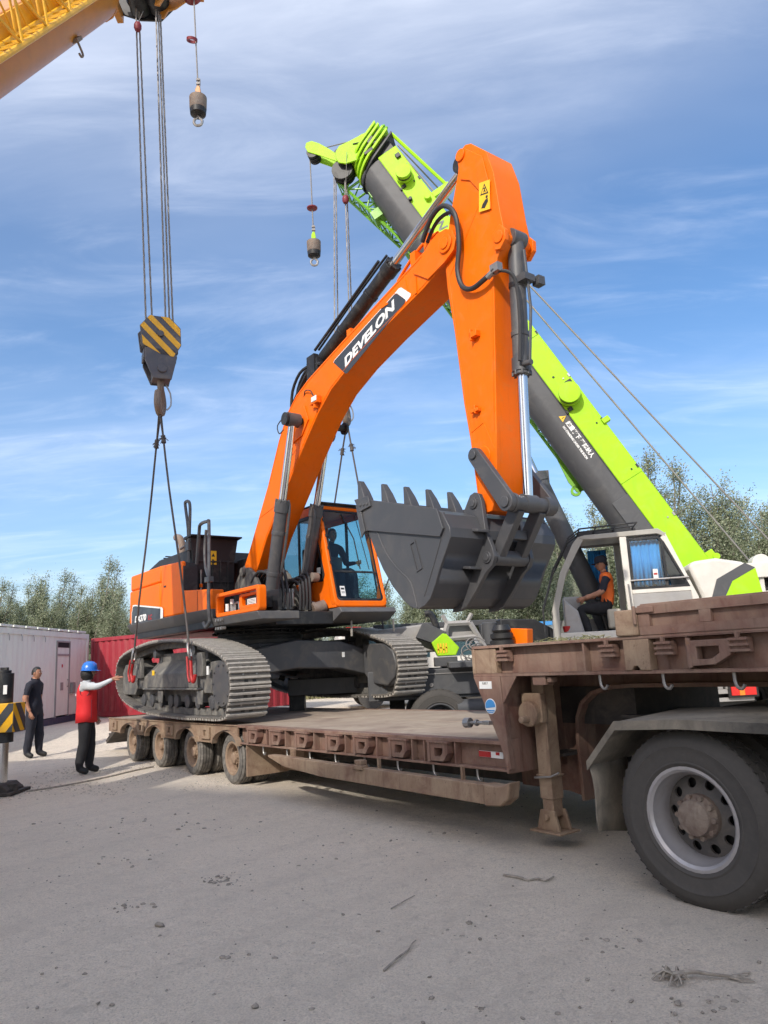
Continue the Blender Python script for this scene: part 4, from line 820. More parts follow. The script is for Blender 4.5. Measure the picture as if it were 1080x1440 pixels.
    if hair:
        h = MB().use(M['hair']); n, m = 18, 10; vs = []; fs = []
        for i in range(m + 1):
            tt = (math.pi * 0.60) * i / m
            for k in range(n):
                a = 2 * math.pi * k / n; lim = 0.50 if math.cos(a) > 0.25 else (1.0 if math.cos(a) < -0.2 else 0.8); q = tt * lim
                vs.append((-0.006 + 0.101 * math.sin(q) * math.cos(a), 0.081 * math.sin(q) * math.sin(a), 0.006 + 0.124 * math.cos(q)))
        for i in range(m):
            for k in range(n): fs.append((i * n + k, (i + 1) * n + k, (i + 1) * n + (k + 1) % n, i * n + (k + 1) % n))
        h.add(vs, fs, T); obj('hair', h, None, t, sharp=60)
    return t, T
RAD = dict(pelvis=(0.155, 0.12), belly=(0.150, 0.108), chest=(0.165, 0.115), clav=(0.13, 0.085), neck=(0.055, 0.058), headb=(0.058, 0.06), sho=(0.074, 0.074), elb=(0.054, 0.052), wri=(0.034, 0.030), hip=(0.118, 0.122), kne=(0.088, 0.090), ank=(0.070, 0.078), heel=(0.045, 0.042), toe=(0.045, 0.034))
EDG = [('pelvis', 'belly'), ('belly', 'chest'), ('chest', 'clav'), ('clav', 'neck'), ('neck', 'headb')] + [e for s in 'LR' for e in (('clav', 'sho' + s), ('sho' + s, 'elb' + s), ('elb' + s, 'wri' + s), ('pelvis', 'hip' + s), ('hip' + s, 'kne' + s), ('kne' + s, 'ank' + s), ('ank' + s, 'toe' + s))]
def stand(h=1.70, arms=None, feet=None, lean=0.0):
    k = h / 1.70
    v = dict(pelvis=(0, 0, 0.92), belly=(0.01 + lean * 0.3, 0, 1.08), chest=(0.0 + lean * 0.6, 0, 1.26), clav=(-0.01 + lean, 0, 1.38), neck=(0.0 + lean * 1.1, 0, 1.45), headb=(0.012 + lean * 1.15, 0, 1.52))
    for s, q in (('L', 1), ('R', -1)):
        v['sho' + s] = (-0.01 + lean, q * 0.185, 1.37); v['hip' + s] = (0, q * 0.09, 0.87)
        f = (feet or {}).get(s, (0, q * 0.11)); v['kne' + s] = (f[0] * 0.5 + 0.02, q * 0.10 * 0.5 + f[1] * 0.5, 0.48); v['ank' + s] = (f[0] - 0.03, f[1], 0.085); v['toe' + s] = (f[0] + 0.13, f[1] + q * 0.03, 0.035)
        a = (arms or {}).get(s, ((-0.02, q * 0.235, 1.09), (0.04, q * 0.245, 0.86))); v['elb' + s], v['wri' + s] = a
    v = {a: tuple(c * k for c in b) for a, b in v.items()}
    return dict(v=v, e=EDG, r=RAD, head=((0.03 + lean * 1.2) * k, 0, 1.588 * k))
def seated(arms, knee=0.45, foot=0.55, drop=0.42):
    """origin on the seat surface"""
    v = dict(pelvis=(0, 0, 0.10), belly=(-0.02, 0, 0.27), chest=(-0.02, 0, 0.45), clav=(0.0, 0, 0.58), neck=(0.015, 0, 0.65), headb=(0.03, 0, 0.72))
    for s, q in (('L', 1), ('R', -1)):
        v['sho' + s] = (0.0, q * 0.185, 0.565); v['hip' + s] = (0.05, q * 0.10, 0.09); v['kne' + s] = (knee, q * 0.13, 0.10); v['ank' + s] = (foot - 0.08, q * 0.13, -drop + 0.08); v['toe' + s] = (foot + 0.06, q * 0.14, -drop + 0.03)
        v['elb' + s], v['wri' + s] = arms[s]
    return dict(v=v, e=EDG, r=RAD, head=(0.045, 0, 0.79))

# ================================================================== excavator (trailer frame coordinates)
def rrect(x0, x1, z0, z1, r, k=5):
    pts = []
    for cx, cz, a0 in ((x1 - r, z1 - r, 0), (x0 + r, z1 - r, 90), (x0 + r, z0 + r, 180), (x1 - r, z0 + r, 270)):
        for i in range(k): a = R(a0 + 90 * i / (k - 1)); pts.append((cx + r * math.cos(a), cz + r * math.sin(a)))
    return pts
TLOOP = [(-.30, .83), (-1.1, .80), (-1.9, .79), (-3.0, .82), (-3.8, .885), (-4.5, 1.03), (-4.84, 1.24), (-4.92, 1.48), (-4.80, 1.72), (-4.45, 1.85), (-3.7, 1.95), (-2.9, 2.00), (-1.9, 1.97), (-1.2, 1.89), (-.45, 1.72), (-.12, 1.55), (-.03, 1.30), (-.10, 1.02)]
def loop_sample(pts, n):
    q = []; m = len(pts); pts = [V((p[0], 0, p[1])) for p in pts]
    for i in range(m):
        p0, p1, p2, p3 = pts[(i - 1) % m], pts[i], pts[(i + 1) % m], pts[(i + 2) % m]
        for k in range(16): t = k / 16; q.append(0.5 * ((2 * p1) + (p2 - p0) * t + (2 * p0 - 5 * p1 + 4 * p2 - p3) * t * t + (3 * p1 - p0 - 3 * p2 + p3) * t ** 3))
    L = [0]
    for i in range(len(q)): L.append(L[-1] + (q[(i + 1) % len(q)] - q[i]).length)
    out = []; j = 0
    for k in range(n):
        s = L[-1] * k / n
        while L[j + 1] < s: j += 1
        a, b = q[j], q[(j + 1) % len(q)]; t = (s - L[j]) / (L[j + 1] - L[j]); out.append((a.lerp(b, t), (b - a).normalized()))
    return out, L[-1] / n
def cyl_between(name, parent, p0, p1, fr, rb, rr, mb_='grey', tag_rod='chrome'):
    """hydraulic cylinder: barrel from p0, rod to p1; fr = barrel share of the length"""
    p0, p1 = V(p0), V(p1); d = (p1 - p0).normalized(); L = (p1 - p0).length; e = p0 + d * L * fr; b = MB().use(M[mb_])
    b.cyl(p0 + d * 0.05, e, rb, n=20); b.cyl(e - d * 0.16, e, rb * 1.16, n=20); b.cyl(e, e + d * 0.035, rb * 1.05, n=20); b.cyl(p0 + V((0, -rb * 1.1, 0)), p0 + V((0, rb * 1.1, 0)), rb * 1.15, n=16)
    x, y, _ = frame_axes(d)
    for k in range(8):
        a = k * math.pi / 4; c = e - d * 0.01 + (x * math.cos(a) + y * math.sin(a)) * rb * 1.05; b.cyl(c, c + d * 0.055, 0.016, n=6)
    for f in (0.35, 0.72): b.cyl(p0 + d * L * fr * f - d * 0.03, p0 + d * L * fr * f + d * 0.03, rb * 1.09, n=20)
    o = obj(name, b, None, parent, bev=0.004)
    r = MB().use(M[tag_rod]); r.cyl(e + d * 0.03, p1 - d * rb * 0.8, rr, n=18); r.use(M[mb_]); r.cyl(p1 + V((0, -rb * 1.05, 0)), p1 + V((0, rb * 1.05, 0)), rb * 1.1, n=16); obj('piston_rod', r, None, o)
    return o, e, d
def make_excavator():
    t = thing('excavator', 'orange crawler excavator with raised boom and charcoal bucket hanging from slings above the trailer', 'excavator', TRF, (-2.4, 1.5, 0.8))
    # ---- tracks
    NS = 50; smp, pitch_ = loop_sample(TLOOP, NS)
    sh = MB().use(M['valley']); hp = pitch_ / 2 * 0.97
    sh.add([(-hp, -0.3, -0.012), (hp, -0.3, -0.012), (hp, 0.3, -0.012), (-hp, 0.3, -0.012), (-hp, -0.3, 0.010), (hp, -0.3, 0.010), (hp, 0.3, 0.010), (-hp, 0.3, 0.010)], [(0, 3, 2, 1), (4, 5, 6, 7), (0, 1, 5, 4), (1, 2, 6, 5), (2, 3, 7, 6), (3, 0, 4, 7)])
    sh.use(M['track'])
    for x in (-hp * 0.80, -hp * 0.02, hp * 0.76): sh.prism([(x - 0.020, 0.009), (x + 0.020, 0.009), (x + 0.012, 0.040), (x - 0.012, 0.040)], -0.298, 0.298)
    sh.use(M['oil'])
    for y in (-0.06, 0.06): sh.box((hp * 0.38, y, 0.011), (0.035, 0.055, 0.003))
    sh.use(M['steel'])
    for y in (-0.10, 0.10): sh.cyl((-hp * 0.45, y, 0.01), (-hp * 0.45, y, 0.02), 0.014, n=6)
    shm = sh.mesh('track_shoe', sharp=20)
    for yc, dz in ((0.2, 0.0), (3.0, 0.12)):
        ch = MB().use(M['frame'])
        for p, d in smp:
            nv = V((0, 1, 0)).cross(d); nv = nv if (p - V((-2.4, 0, 1.4))).dot(nv) > 0 else -nv
            T = Matrix.Translation((p.x, yc, p.z + dz)) @ basis((0, 0, 0), d, nv)
            for y in (-0.095, 0.095): ch.bx(-pitch_ * 0.56, pitch_ * 0.56, y - 0.022, y + 0.022, -0.145, -0.05, T)
            ch.cyl((pitch_ / 2, -0.11, -0.095), (pitch_ / 2, 0.11, -0.095), 0.035, n=8, T=T)
        co = obj('track_chain', ch, None, t)
        for k, (p, d) in enumerate(smp):
            nrm = V((0, 1, 0)).cross(d); ctr = V((-2.4, 0, 1.4)); 
            if (p - ctr).dot(nrm) < 0: nrm = -nrm
            T = basis(V((p.x, yc, p.z + dz)) - nrm * 0.034, d, nrm)
            o = bpy.data.objects.new('track_shoe', shm); COL.objects.link(o); o.parent = co; o.matrix_basis = T
        near = yc < 1; sy = -1 if near else 1; yf = yc - 0.22 if near else yc + 0.22      # outer face of the frame
        a, b_ = (yc - 0.22, yc + 0.2) if near else (yc - 0.2, yc + 0.22)
        f = MB().use(M['frame']); e1, e2 = (a, b_) if near else (b_, a); g = 1 if near else -1
        f.prism([(e1, 1.235 + dz), (e1, 1.46 + dz), (e1 + g * 0.20, 1.66 + dz), (e2, 1.66 + dz), (e2, 1.20 + dz)], -3.45, -1.32, 'yz')
        f.prism([(e1 + g * 0.03, 1.22 + dz), (e1 + g * 0.03, 1.42 + dz), (e1 + g * 0.20, 1.54 + dz), (e2, 1.54 + dz), (e2, 1.20 + dz)], -4.05, -3.45, 'yz'); f.prism([(e1 + g * 0.03, 1.16 + dz), (e1 + g * 0.03, 1.44 + dz), (e1 + g * 0.2, 1.60 + dz), (e2, 1.60 + dz), (e2, 1.16 + dz)], -1.32, -0.90, 'yz')
        f.bx(-4.0, -0.9, yc - 0.10, yc + 0.10, 1.02 + dz, 1.22 + dz); f.bx(-3.3, -1.4, yc - 0.02, yc + 0.14, 1.64 + dz, 1.78 + dz)
        f.bx(-3.6, -1.2, min(e1 - g * 0.03, e2), max(e1 - g * 0.03, e2), 1.205 + dz, 1.234 + dz)
        f.prism([(-4.72, 1.12 + dz), (-4.05, 1.12 + dz), (-3.95, 1.25 + dz), (-3.95, 1.58 + dz), (-4.1, 1.66 + dz), (-4.6, 1.64 + dz), (-4.74, 1.5 + dz)], a + 0.0, b_ - 0.02)
        for x in (-3.8, -1.18): f.prism([(x - 0.13, 1.40 + dz), (x + 0.13, 1.40 + dz), (x + 0.13, 1.58 + dz), (x + 0.08, 1.74 + dz), (x - 0.08, 1.74 + dz), (x - 0.13, 1.58 + dz)], e1 - g * 0.035, e1 + g * 0.03) if near else f.prism([(x - 0.13, 1.40 + dz), (x + 0.13, 1.40 + dz), (x + 0.08, 1.74 + dz), (x - 0.08, 1.74 + dz)], e1 - 0.03, e1 + 0.035)
        for x in (-2.85, -1.25): f.prism([(x - 0.11, 1.205 + dz), (x + 0.11, 1.205 + dz), (x + 0.08, 1.0 + dz), (x - 0.08, 1.0 + dz)], min(e1, e1 + g * 0.03), max(e1, e1 + g * 0.03))
        obj('track_frame', f, None, t, bev=0.012)
        for x in (-3.85, -3.45, -3.02, -2.6, -2.35, -1.9, -1.5, -1.0, -0.85):
            r = MB().use(M['grey']); r.lathe([(0.06, -0.15), (0.10, -0.14), (0.10, -0.07), (0.075, -0.06), (0.075, 0.06), (0.10, 0.07), (0.10, 0.14), (0.06, 0.15)], (x, yc, 1.03 + dz), (0, 1, 0), 16); obj('bottom_roller', r, None, t)
        for x in (-3.3, -1.65):
            r = MB().use(M['grey']); r.lathe([(0.03, -0.16), (0.075, -0.15), (0.075, 0.15), (0.03, 0.16)], (x, yc, 1.79 + dz), (0, 1, 0), 14); r.bx(x - 0.06, x + 0.06, yc - 0.05, yc + 0.05, 1.6 + dz, 1.79 + dz); obj('carrier_roller', r, None, t)
        w = MB().use(M['grey']); w.lathe([(0.10, -0.235), (0.30, -0.23), (0.325, -0.20), (0.33, -0.10), (0.36, -0.09), (0.36, 0.09), (0.33, 0.10), (0.325, 0.20), (0.30, 0.23), (0.1, 0.235)], (-0.47, yc, 1.29 + dz), (0, 1, 0), 36)
        for k in range(10): a2 = k * math.pi / 5; w.cyl((-0.47 + 0.26 * math.cos(a2), yc - 0.25, 1.29 + dz + 0.26 * math.sin(a2)), (-0.47 + 0.26 * math.cos(a2), yc + 0.25, 1.29 + dz + 0.26 * math.sin(a2)), 0.013, n=6)
        obj('final_drive', w, None, t)
        w = MB().use(M['frame']); w.lathe([(0.1, -0.13), (0.36, -0.12), (0.36, 0.12), (0.1, 0.13)], (-4.42, yc, 1.42 + dz), (0, 1, 0), 28); obj('idler_wheel', w, None, t)
        g = MB().use(M['frame' if near else 'grey']); g.prism([(-0.98, 1.16), (-0.44, 1.0), (-0.2, 1.2), (-0.2, 1.42), (-0.5, 1.62), (-0.98, 1.60)] if near else [(-1.02, 1.18 + dz), (-0.85, 1.02 + dz), (-0.40, 0.98 + dz), (-0.20, 1.12 + dz), (-0.14, 1.32 + dz), (-0.22, 1.52 + dz), (-0.42, 1.64 + dz), (-1.02, 1.66 + dz)], yc - 0.17 if near else yc - 0.262, yc + 0.235 if near else yc + 0.17); obj('drive_housing', g, None, t, bev=0.02)
        q = MB().use(M['signy']); q.bx(-3.20, -3.10, a - 0.006, a - 0.001, 1.44 + dz, 1.52 + dz); q.use(M['signw']); q.bx(-0.92, -0.86, yc - 0.25, yc - 0.236, 1.42 + dz, 1.54 + dz); obj('sticker', q, None, t)
        for k in range(2):
            q = MB().use(M['signw']); q.bx(-2.95 + k * 1.3, -2.55 + k * 1.3, yc - 0.02, yc + 0.0, 1.70 + dz, 1.78 + dz); 
    # ---- car body
    b = MB().use(M['grey']); b.cyl((-2.4, 1.55, 1.40), (-2.4, 1.55, 1.95), 0.72, n=30)
    for x, w in ((-1.25, 0.42), (-3.55, 0.42)):
        b.prism([(0.4, 1.22), (0.75, 1.36), (1.5, 1.44), (2.3, 1.40), (2.8, 1.28), (2.8, 1.70), (2.3, 1.84), (1.5, 1.88), (0.8, 1.76), (0.4, 1.60)], x - w / 2, x + w / 2, 'yz')
    b.bx(-3.5, -1.3, 1.0, 2.1, 1.45, 1.86); obj('car_body', b, None, t, bev=0.02)
    q = MB().use(M['signw']); q.bx(-1.039, -1.034, 2.33, 2.38, 1.58, 1.66); obj('sticker', q, None, t)
    b = MB().use(M['black']); b.lathe([(0.5, 0), (0.74, 0), (0.74, 0.06), (0.70, 0.07), (0.70, 0.12), (0.76, 0.13), (0.76, 0.2), (0.5, 0.2)], (-2.4, 1.55, 1.94), (0, 0, 1), 40)
    for k in range(32): a = 2 * math.pi * k / 32; b.cyl((-2.4 + 0.79 * math.cos(a), 1.55 + 0.79 * math.sin(a), 2.06), (-2.4 + 0.73 * math.cos(a), 1.55 + 0.73 * math.sin(a), 2.06), 0.017, n=6)
    obj('slew_ring', b, None, t)
    # ---- upper frame
    b = MB().use(M['black']); b.bx(-5.1, -1.3, 0.35, 2.85, 2.12, 2.34); b.bx(-1.9, -0.75, 0.98, 2.0, 2.10, 2.30); b.bx(-1.5, -0.05, 0.30, 0.95, 2.14, 2.24); obj('upper_frame', b, None, t, bev=0.01)
    b = MB().use(M['skirt']); b.prism([(0.22, 2.40), (0.30, 2.26), (0.55, 2.12), (0.7, 2.12), (0.7, 2.40)], -5.32, -1.50, 'yz'); b.prism([(0.24, 2.24), (0.30, 2.13), (0.9, 2.13), (0.9, 2.24)], -1.48, 0.10, 'yz'); obj('side_skirt', b, None, t, bev=0.01)
    b = MB().use(M['skirt']); b.prism([(-2.5, 2.345), (-0.55, 2.345), (-0.50, 2.27), (-0.75, 2.14), (-2.5, 2.14)], 2.0, 3.08); b.bx(-0.56, -0.52, 3.02, 3.04, 1.95, 2.16); obj('cab_deck', b, None, t, bev=0.012)
    for k in range(2):
        for i in range(3):
            q = MB().use(M['steel']); q.cyl((-1.22 + i * 0.09, 0.225, 2.20 - k * 0.12), (-1.22 + i * 0.09, 0.30, 2.20 - k * 0.12), 0.022, n=10)
            obj('step_bolt', q, None, t)
    # ---- counterweight, doors
    b = MB().use(M['orange']); b.prism([(-3.62, 0.25), (-5.25, 0.25), (-5.48, 0.50), (-5.62, 1.1), (-5.62, 2.0), (-5.48, 2.60), (-5.25, 2.85), (-3.62, 2.85)], 2.405, 3.04, 'xy'); b.prism([(-3.62, 0.262), (-5.24, 0.262), (-5.46, 0.51), (-5.60, 1.1), (-5.60, 2.0), (-5.46, 2.59), (-5.24, 2.84), (-3.62, 2.84)], 3.04, 3.34, 'xy'); obj('counterweight', b, None, t, bev=0.035)
    b = MB().use(M['orange']); b.prism([(-3.605, 2.405), (-2.62, 2.405), (-2.62, 3.29), (-3.605, 3.335)], 0.262, 0.33); dr = obj('side_door', b, None, t, bev=0.03)
    q = MB().use(M['black']); q.bx(-3.45, -3.36, 0.254, 0.262, 2.93, 2.96); obj('handle', q, None, dr)
    b = MB().use(M['orange']); b.prism([(-2.60, 2.405), (-1.505, 2.36), (-1.505, 2.70), (-2.60, 2.79)], 0.25, 0.50); obj('tool_box', b, None, t, bev=0.025)
    q = MB().use(M['black']); q.bx(-1.965, -1.958, 0.246, 0.26, 2.40, 2.72); obj('seam_strip', q, None, t)
    b = MB().use(M['orange']); o_ = rrect(-1.30, 0.12, 2.245, 2.60, 0.06); i_ = rrect(-1.24, 0.04, 2.305, 2.545, 0.04); b.ring(o_, i_, 0.26, 0.38); bb = obj('battery_box', b, None, t, bev=0.012)
    b = MB().use(M['black']); b.bx(-1.24, 0.03, 0.62, 0.66, 2.26, 2.55); obj('back_panel', b, None, bb)
    b = MB().use(M['orange']); b.ring(rrect(-0.66, 0.0, 2.315, 2.53, 0.05), rrect(-0.58, -0.07, 2.36, 2.49, 0.03), 0.34, 0.44); obj('inner_frame', b, None, bb, bev=0.008)
    b = MB().use(M['black']); b.bx(-0.52, -0.16, 0.37, 0.62, 2.306, 2.47); bt = obj('battery', b, None, bb, bev=0.01)
    q = MB().use(M['signw']); q.bx(-0.44, -0.18, 0.363, 0.369, 2.35, 2.445); q.use(M['blackp'])
    for k in range(4): q.bx(-0.42, -0.20, 0.361, 0.3635, 2.365 + k * 0.02, 2.371 + k * 0.02)
    obj('label', q, None, bt)
    b = MB().use(M['steel'])
    b.cyl((-1.08, 0.45, 2.31), (-1.08, 0.45, 2.47), 0.05); b.tube([(-0.95, 0.42, 2.31), (-0.95, 0.42, 2.42), (-0.88, 0.42, 2.44), (-0.82, 0.42, 2.42), (-0.82, 0.42, 2.31)], 0.018, sub=2); b.use(M['orange']); b.cyl((-0.80, 0.5, 2.46), (-0.80, 0.5, 2.52), 0.05); b.use(M['signw']); b.cyl((-1.02, 0.40, 2.43), (-1.02, 0.40, 2.50), 0.028); b.cyl((-1.14, 0.38, 2.33), (-1.14, 0.38, 2.44), 0.028)
    obj('filter_unit', b, None, bb)
    # model plate on the counterweight
    T = basis((-4.32, 0.247, 2.56), (1, 0, 0), (0, -1, 0))
    b = MB().use(M['signw']); b.prism([(-0.80, -0.165), (0.86, -0.165), (0.86, 0.0), (0.80, 0.035), (-0.62, 0.20), (-0.74, 0.20), (-0.80, 0.06)], 0.0, 0.003, 'xy', T); pl = obj('name_plate', b, None, t)
    b = MB().use(M['decal']); b.prism([(-0.78, -0.165), (0.74, -0.165), (0.74, 0.015), (-0.61, 0.175), (-0.72, 0.175), (-0.78, 0.05)], 0.0032, 0.005, 'xy', T); obj('plate_field', b, None, pl)
    tx = text_mb('DX370', 0.155, M['letter'], 0.006, 0.2, 0.001, sx=1.35); place(tx, T @ Matrix.Translation((-0.30, -0.085, 0.006))); obj('lettering', tx, None, pl)
    tx = text_mb('LC', 0.12, M['red'], 0.004, 0.2, 0.001, sx=1.3); place(tx, T @ Matrix.Translation((0.22, -0.10, 0.006))); obj('lettering', tx, None, pl)
    # ---- engine hood and roof gear
    b = MB().use(M['black']); b.prism([(-5.25, 3.34), (-5.2, 3.42), (-4.5, 3.56), (-3.15, 3.56), (-3.0, 3.34)], 0.55, 2.4)
    for k in range(8): b.box((-5.03 + 0.10 * k, 0.9, 3.475 + 0.02 * k), (0.035, 0.6, 0.02), Matrix.Identity(4))
    obj('engine_hood', b, None, t, bev=0.02)
    b = MB().use(M['orange']); b.bx(-3.35, -3.0, 0.62, 1.2, 3.50, 3.60); obj('hood_cover', b, None, t, bev=0.02)
    b = MB().use(M['ball']); b.tube([(-3.52, 0.62, 3.45), (-3.54, 0.62, 3.70), (-3.60, 0.60, 3.84), (-3.72, 0.58, 3.88)], 0.065, 12, sub=3); obj('exhaust_pipe', b, None, t)
    b = MB().use(M['grey']); b.tube([(-2.83, 0.46, 3.20), (-2.81, 0.46, 3.75), (-2.78, 0.46, 4.22), (-2.84, 0.46, 4.36), (-2.98, 0.46, 4.38), (-2.99, 0.46, 4.30), (-2.87, 0.46, 3.90), (-2.85, 0.46, 3.5)], 0.028, 8, sub=3); b.tube([(-2.82, 0.46, 3.62), (-3.3, 0.5, 3.60)], 0.02); b.bx(-2.90, -2.76, 0.42, 0.5, 3.50, 3.66); obj('mirror_arm', b, None, t)
    b = MB().use(M['black']); b.prism([(0.50, 2.60), (1.24, 2.60), (1.26, 3.30), (1.33, 3.72), (0.44, 3.74), (0.50, 3.3)], -2.95, -2.74, 'yz'); b.prism([(-2.96, 3.70), (-2.62, 3.73), (-2.62, 3.755), (-2.96, 3.755)], 0.42, 1.36); b.prism([(-2.96, 2.70), (-2.595, 2.70), (-2.595, 3.16), (-2.66, 3.27), (-2.96, 3.30)], 0.275, 0.52)
    for k in range(5): b.bx(-2.74, -2.715, 0.56 + k * 0.14, 0.585 + k * 0.14, 2.8, 3.35)
    for z in (2.95, 3.3): b.bx(-2.742, -2.72, 0.52, 1.22, z, z + 0.025)
    rp = obj('radiator_guard', b, None, t, bev=0.006)
    q = MB().use(M['signy']); q.bx(-2.738, -2.732, 0.80, 0.92, 3.26, 3.50); q.use(M['blackp']); q.bx(-2.732, -2.729, 0.83, 0.89, 3.29, 3.33); q.prism([(0.83, 3.40), (0.89, 3.40), (0.86, 3.46)], -2.732, -2.729, 'yz'); obj('warning_sign', q, None, rp)
    q = MB().use(M['steel']); q.tube([(-2.70, 0.62, 2.80), (-2.70, 0.62, 3.12)], 0.012); q.cyl((-2.70, 0.62, 3.10), (-2.70, 0.62, 3.16), 0.02); q.use(M['orange']); q.cyl((-2.70, 0.62, 2.86), (-2.70, 0.62, 2.92), 0.03); obj('stop_lever', q, None, rp)
    b = MB().use(M['black']); b.bx(-3.4, -2.5, 1.45, 1.9, 2.4, 3.40); b.bx(-2.4, -1.9, 1.05, 1.15, 2.34, 2.75); obj('pump_cover', b, None, t, bev=0.02)
    b = MB().use(M['frame']); b.tube([(-2.40, 1.28, 2.80), (-2.38, 1.28, 2.98), (-2.36, 1.32, 3.12), (-2.34, 1.40, 3.18)], 0.10, 12, sub=3); b.tube([(-2.34, 1.20, 2.80), (-2.30, 1.30, 3.05), (-2.22, 1.42, 2.9)], 0.05, 8, sub=3); obj('air_duct', b, None, t)
    b = MB().use(M['grey']); b.tube([(-1.42, 0.22, 2.20), (-1.42, 0.20, 2.55), (-1.44, 0.22, 2.9), (-1.62, 0.30, 3.72), (-1.72, 0.32, 3.80), (-2.1, 0.36, 3.82), (-2.2, 0.38, 3.7), (-2.35, 0.40, 3.2)], 0.028, 8, sub=3); b.tube([(-1.44, 0.22, 2.85), (-1.75, 0.30, 3.05), (-1.86, 0.33, 3.35), (-1.80, 0.33, 3.68)], 0.022, 8, sub=3); b.tube([(-1.42, 0.22, 2.2), (-1.55, 0.22, 2.12), (-1.65, 0.22, 2.2)], 0.03, 8, sub=2); b.bx(-1.52, -1.36, 0.18, 0.26, 2.80, 2.88); obj('handrail', b, None, t)
    # ---- cab
    Y0, Y1 = 1.98, 2.98; cb = MB().use(M['orange'])
    side_o = [(-2.45, 2.35), (-0.64, 2.35), (-0.72, 2.75), (-1.06, 4.02), (-1.15, 4.08), (-2.45, 4.10)]
    side_i = [(-2.32, 2.84), (-0.98, 2.80), (-0.93, 2.90), (-1.22, 3.90), (-1.28, 3.94), (-2.32, 3.96)]
    cb.ring(side_o, side_i, Y0, Y0 + 0.05); cb.ring(side_o, [(-2.32, 2.55), (-0.85, 2.50), (-0.80, 2.75), (-1.20, 3.90), (-1.26, 3.94), (-2.32, 3.96)], Y1 - 0.05, Y1)
    cb.bx(-2.45, -2.40, Y0 + 0.05, Y1 - 0.05, 2.35, 2.95); cb.bx(-2.45, -1.12, Y0 + 0.05, Y1 - 0.05, 4.04, 4.10); cb.bx(-2.45, -0.7, Y0 + 0.05, Y1 - 0.05, 2.35, 2.40)
    cab_ = obj('cab', cb, None, t, bev=0.03)
    # front frame: slanted plane from (x -0.60, z 2.36) to (-1.08, 4.05)
    fo = V((-0.625, Y0 - 0.012, 2.352)); fv = V((-0.44, 0, 1.72)); H = fv.length; fv.normalize(); T = Matrix(((0, fv.x, fv.z, fo.x), (1, 0, 0, fo.y), (0, fv.z, -fv.x, fo.z), (0, 0, 0, 1)))
    W = Y1 - Y0 + 0.02
    q = MB().use(M['orange']); q.ring(rrect(0, W, 0, H, 0.10), rrect(0.062, W - 0.045, 0.11, H - 0.06, 0.07), -0.10, 0.02, 'xy', T); obj('front_frame', q, None, cab_, bev=0.02)
    q = MB().use(M['black']); q.ring(rrect(0.063, W - 0.046, 0.111, H - 0.061, 0.07), rrect(0.095, W - 0.07, 0.15, H - 0.09, 0.05), -0.03, -0.004, 'xy', T); q.bx(0.115, W - 0.075, 0.60, 0.63, -0.028, -0.006, T); obj('seal', q, None, cab_)
    q = MB().use(M['glass']); q.bx(0.10, W - 0.06, 0.63, H - 0.085, -0.02, -0.014, T); obj('windshield', q, None, cab_)
    q = MB().use(M['glass']); q.bx(0.10, W - 0.06, 0.15, 0.60, -0.02, -0.014, T); lw = obj('lower_windshield', q, None, cab_)
    q = MB().use(M['signw']); q.bx(0.16, 0.25, 0.19, 0.36, -0.013, -0.010, T); q.use(M['blackp']); q.bx(0.175, 0.235, 0.30, 0.33, -0.010, -0.008, T); q.bx(0.175, 0.235, 0.26, 0.267, -0.010, -0.008, T); q.bx(0.175, 0.235, 0.24, 0.247, -0.010, -0.008, T); obj('sticker', q, None, lw)
    q = MB().use(M['black']); q.tube([T @ V((0.62, 0.66, 0.0)), T @ V((0.60, 1.2, 0.01)), T @ V((0.44, H - 0.12, 0.0))], 0.010); q.tube([T @ V((0.80, 0.66, 0.0)), T @ V((0.72, H - 0.12, 0.0))], 0.007); obj('wiper', q, None, cab_)
    for k in (0.75, 1.0, 1.22, 1.5):
        q = MB().use(M['black']); q.box((0.05, k, 0.03), (0.03, 0.05, 0.02), T); obj('latch', q, None, cab_)
    q = MB().use(M['glassd']); q.prism([(-2.33, 2.83), (-0.96, 2.79), (-0.92, 2.90), (-1.21, 3.91), (-1.27, 3.95), (-2.33, 3.97)], Y0 + 0.02, Y0 + 0.026); sw = obj('side_window', q, None, cab_)
    q = MB().use(M['black']); q.ring([(-2.32, 2.84), (-0.98, 2.80), (-0.93, 2.90), (-1.22, 3.90), (-1.28, 3.94), (-2.32, 3.96)], [(-2.27, 2.89), (-1.01, 2.85), (-0.98, 2.92), (-1.26, 3.86), (-1.30, 3.89), (-2.27, 3.91)], Y0 - 0.004, Y0 + 0.02); q.bx(-1.75, -1.70, Y0 - 0.003, Y0 + 0.019, 2.87, 3.91); obj('window_seal', q, None, cab_)
    q = MB().use(M['signw']); q.bx(-1.18, -1.08, Y0 + 0.010, Y0 + 0.018, 2.94, 3.04); obj('sticker', q, None, sw)
    q = MB().use(M['glass']); q.prism([(-2.33, 2.54), (-0.84, 2.49), (-0.79, 2.75), (-1.19, 3.91), (-1.25, 3.95), (-2.33, 3.97)], Y1 - 0.03, Y1 - 0.024); obj('door_window', q, None, cab_)
    q = MB().use(M['black']); q.bx(-1.72, -1.66, Y1 - 0.045, Y1 - 0.02, 2.52, 3.95); obj('door_pillar', q, None, cab_)
    q = MB().use(M['glass']); q.bx(-2.43, -2.425, Y0 + 0.04, Y1 - 0.04, 2.95, 4.05); obj('rear_window', q, None, cab_)
    q = MB().use(M['black']); q.bx(-2.5, -1.0, Y0 + 0.02, Y1 - 0.02, 4.102, 4.13); q.bx(-1.16, -1.06, Y0 + 0.05, Y1 - 0.05, 4.05, 4.11); obj('roof_hatch', q, None, cab_, bev=0.01)
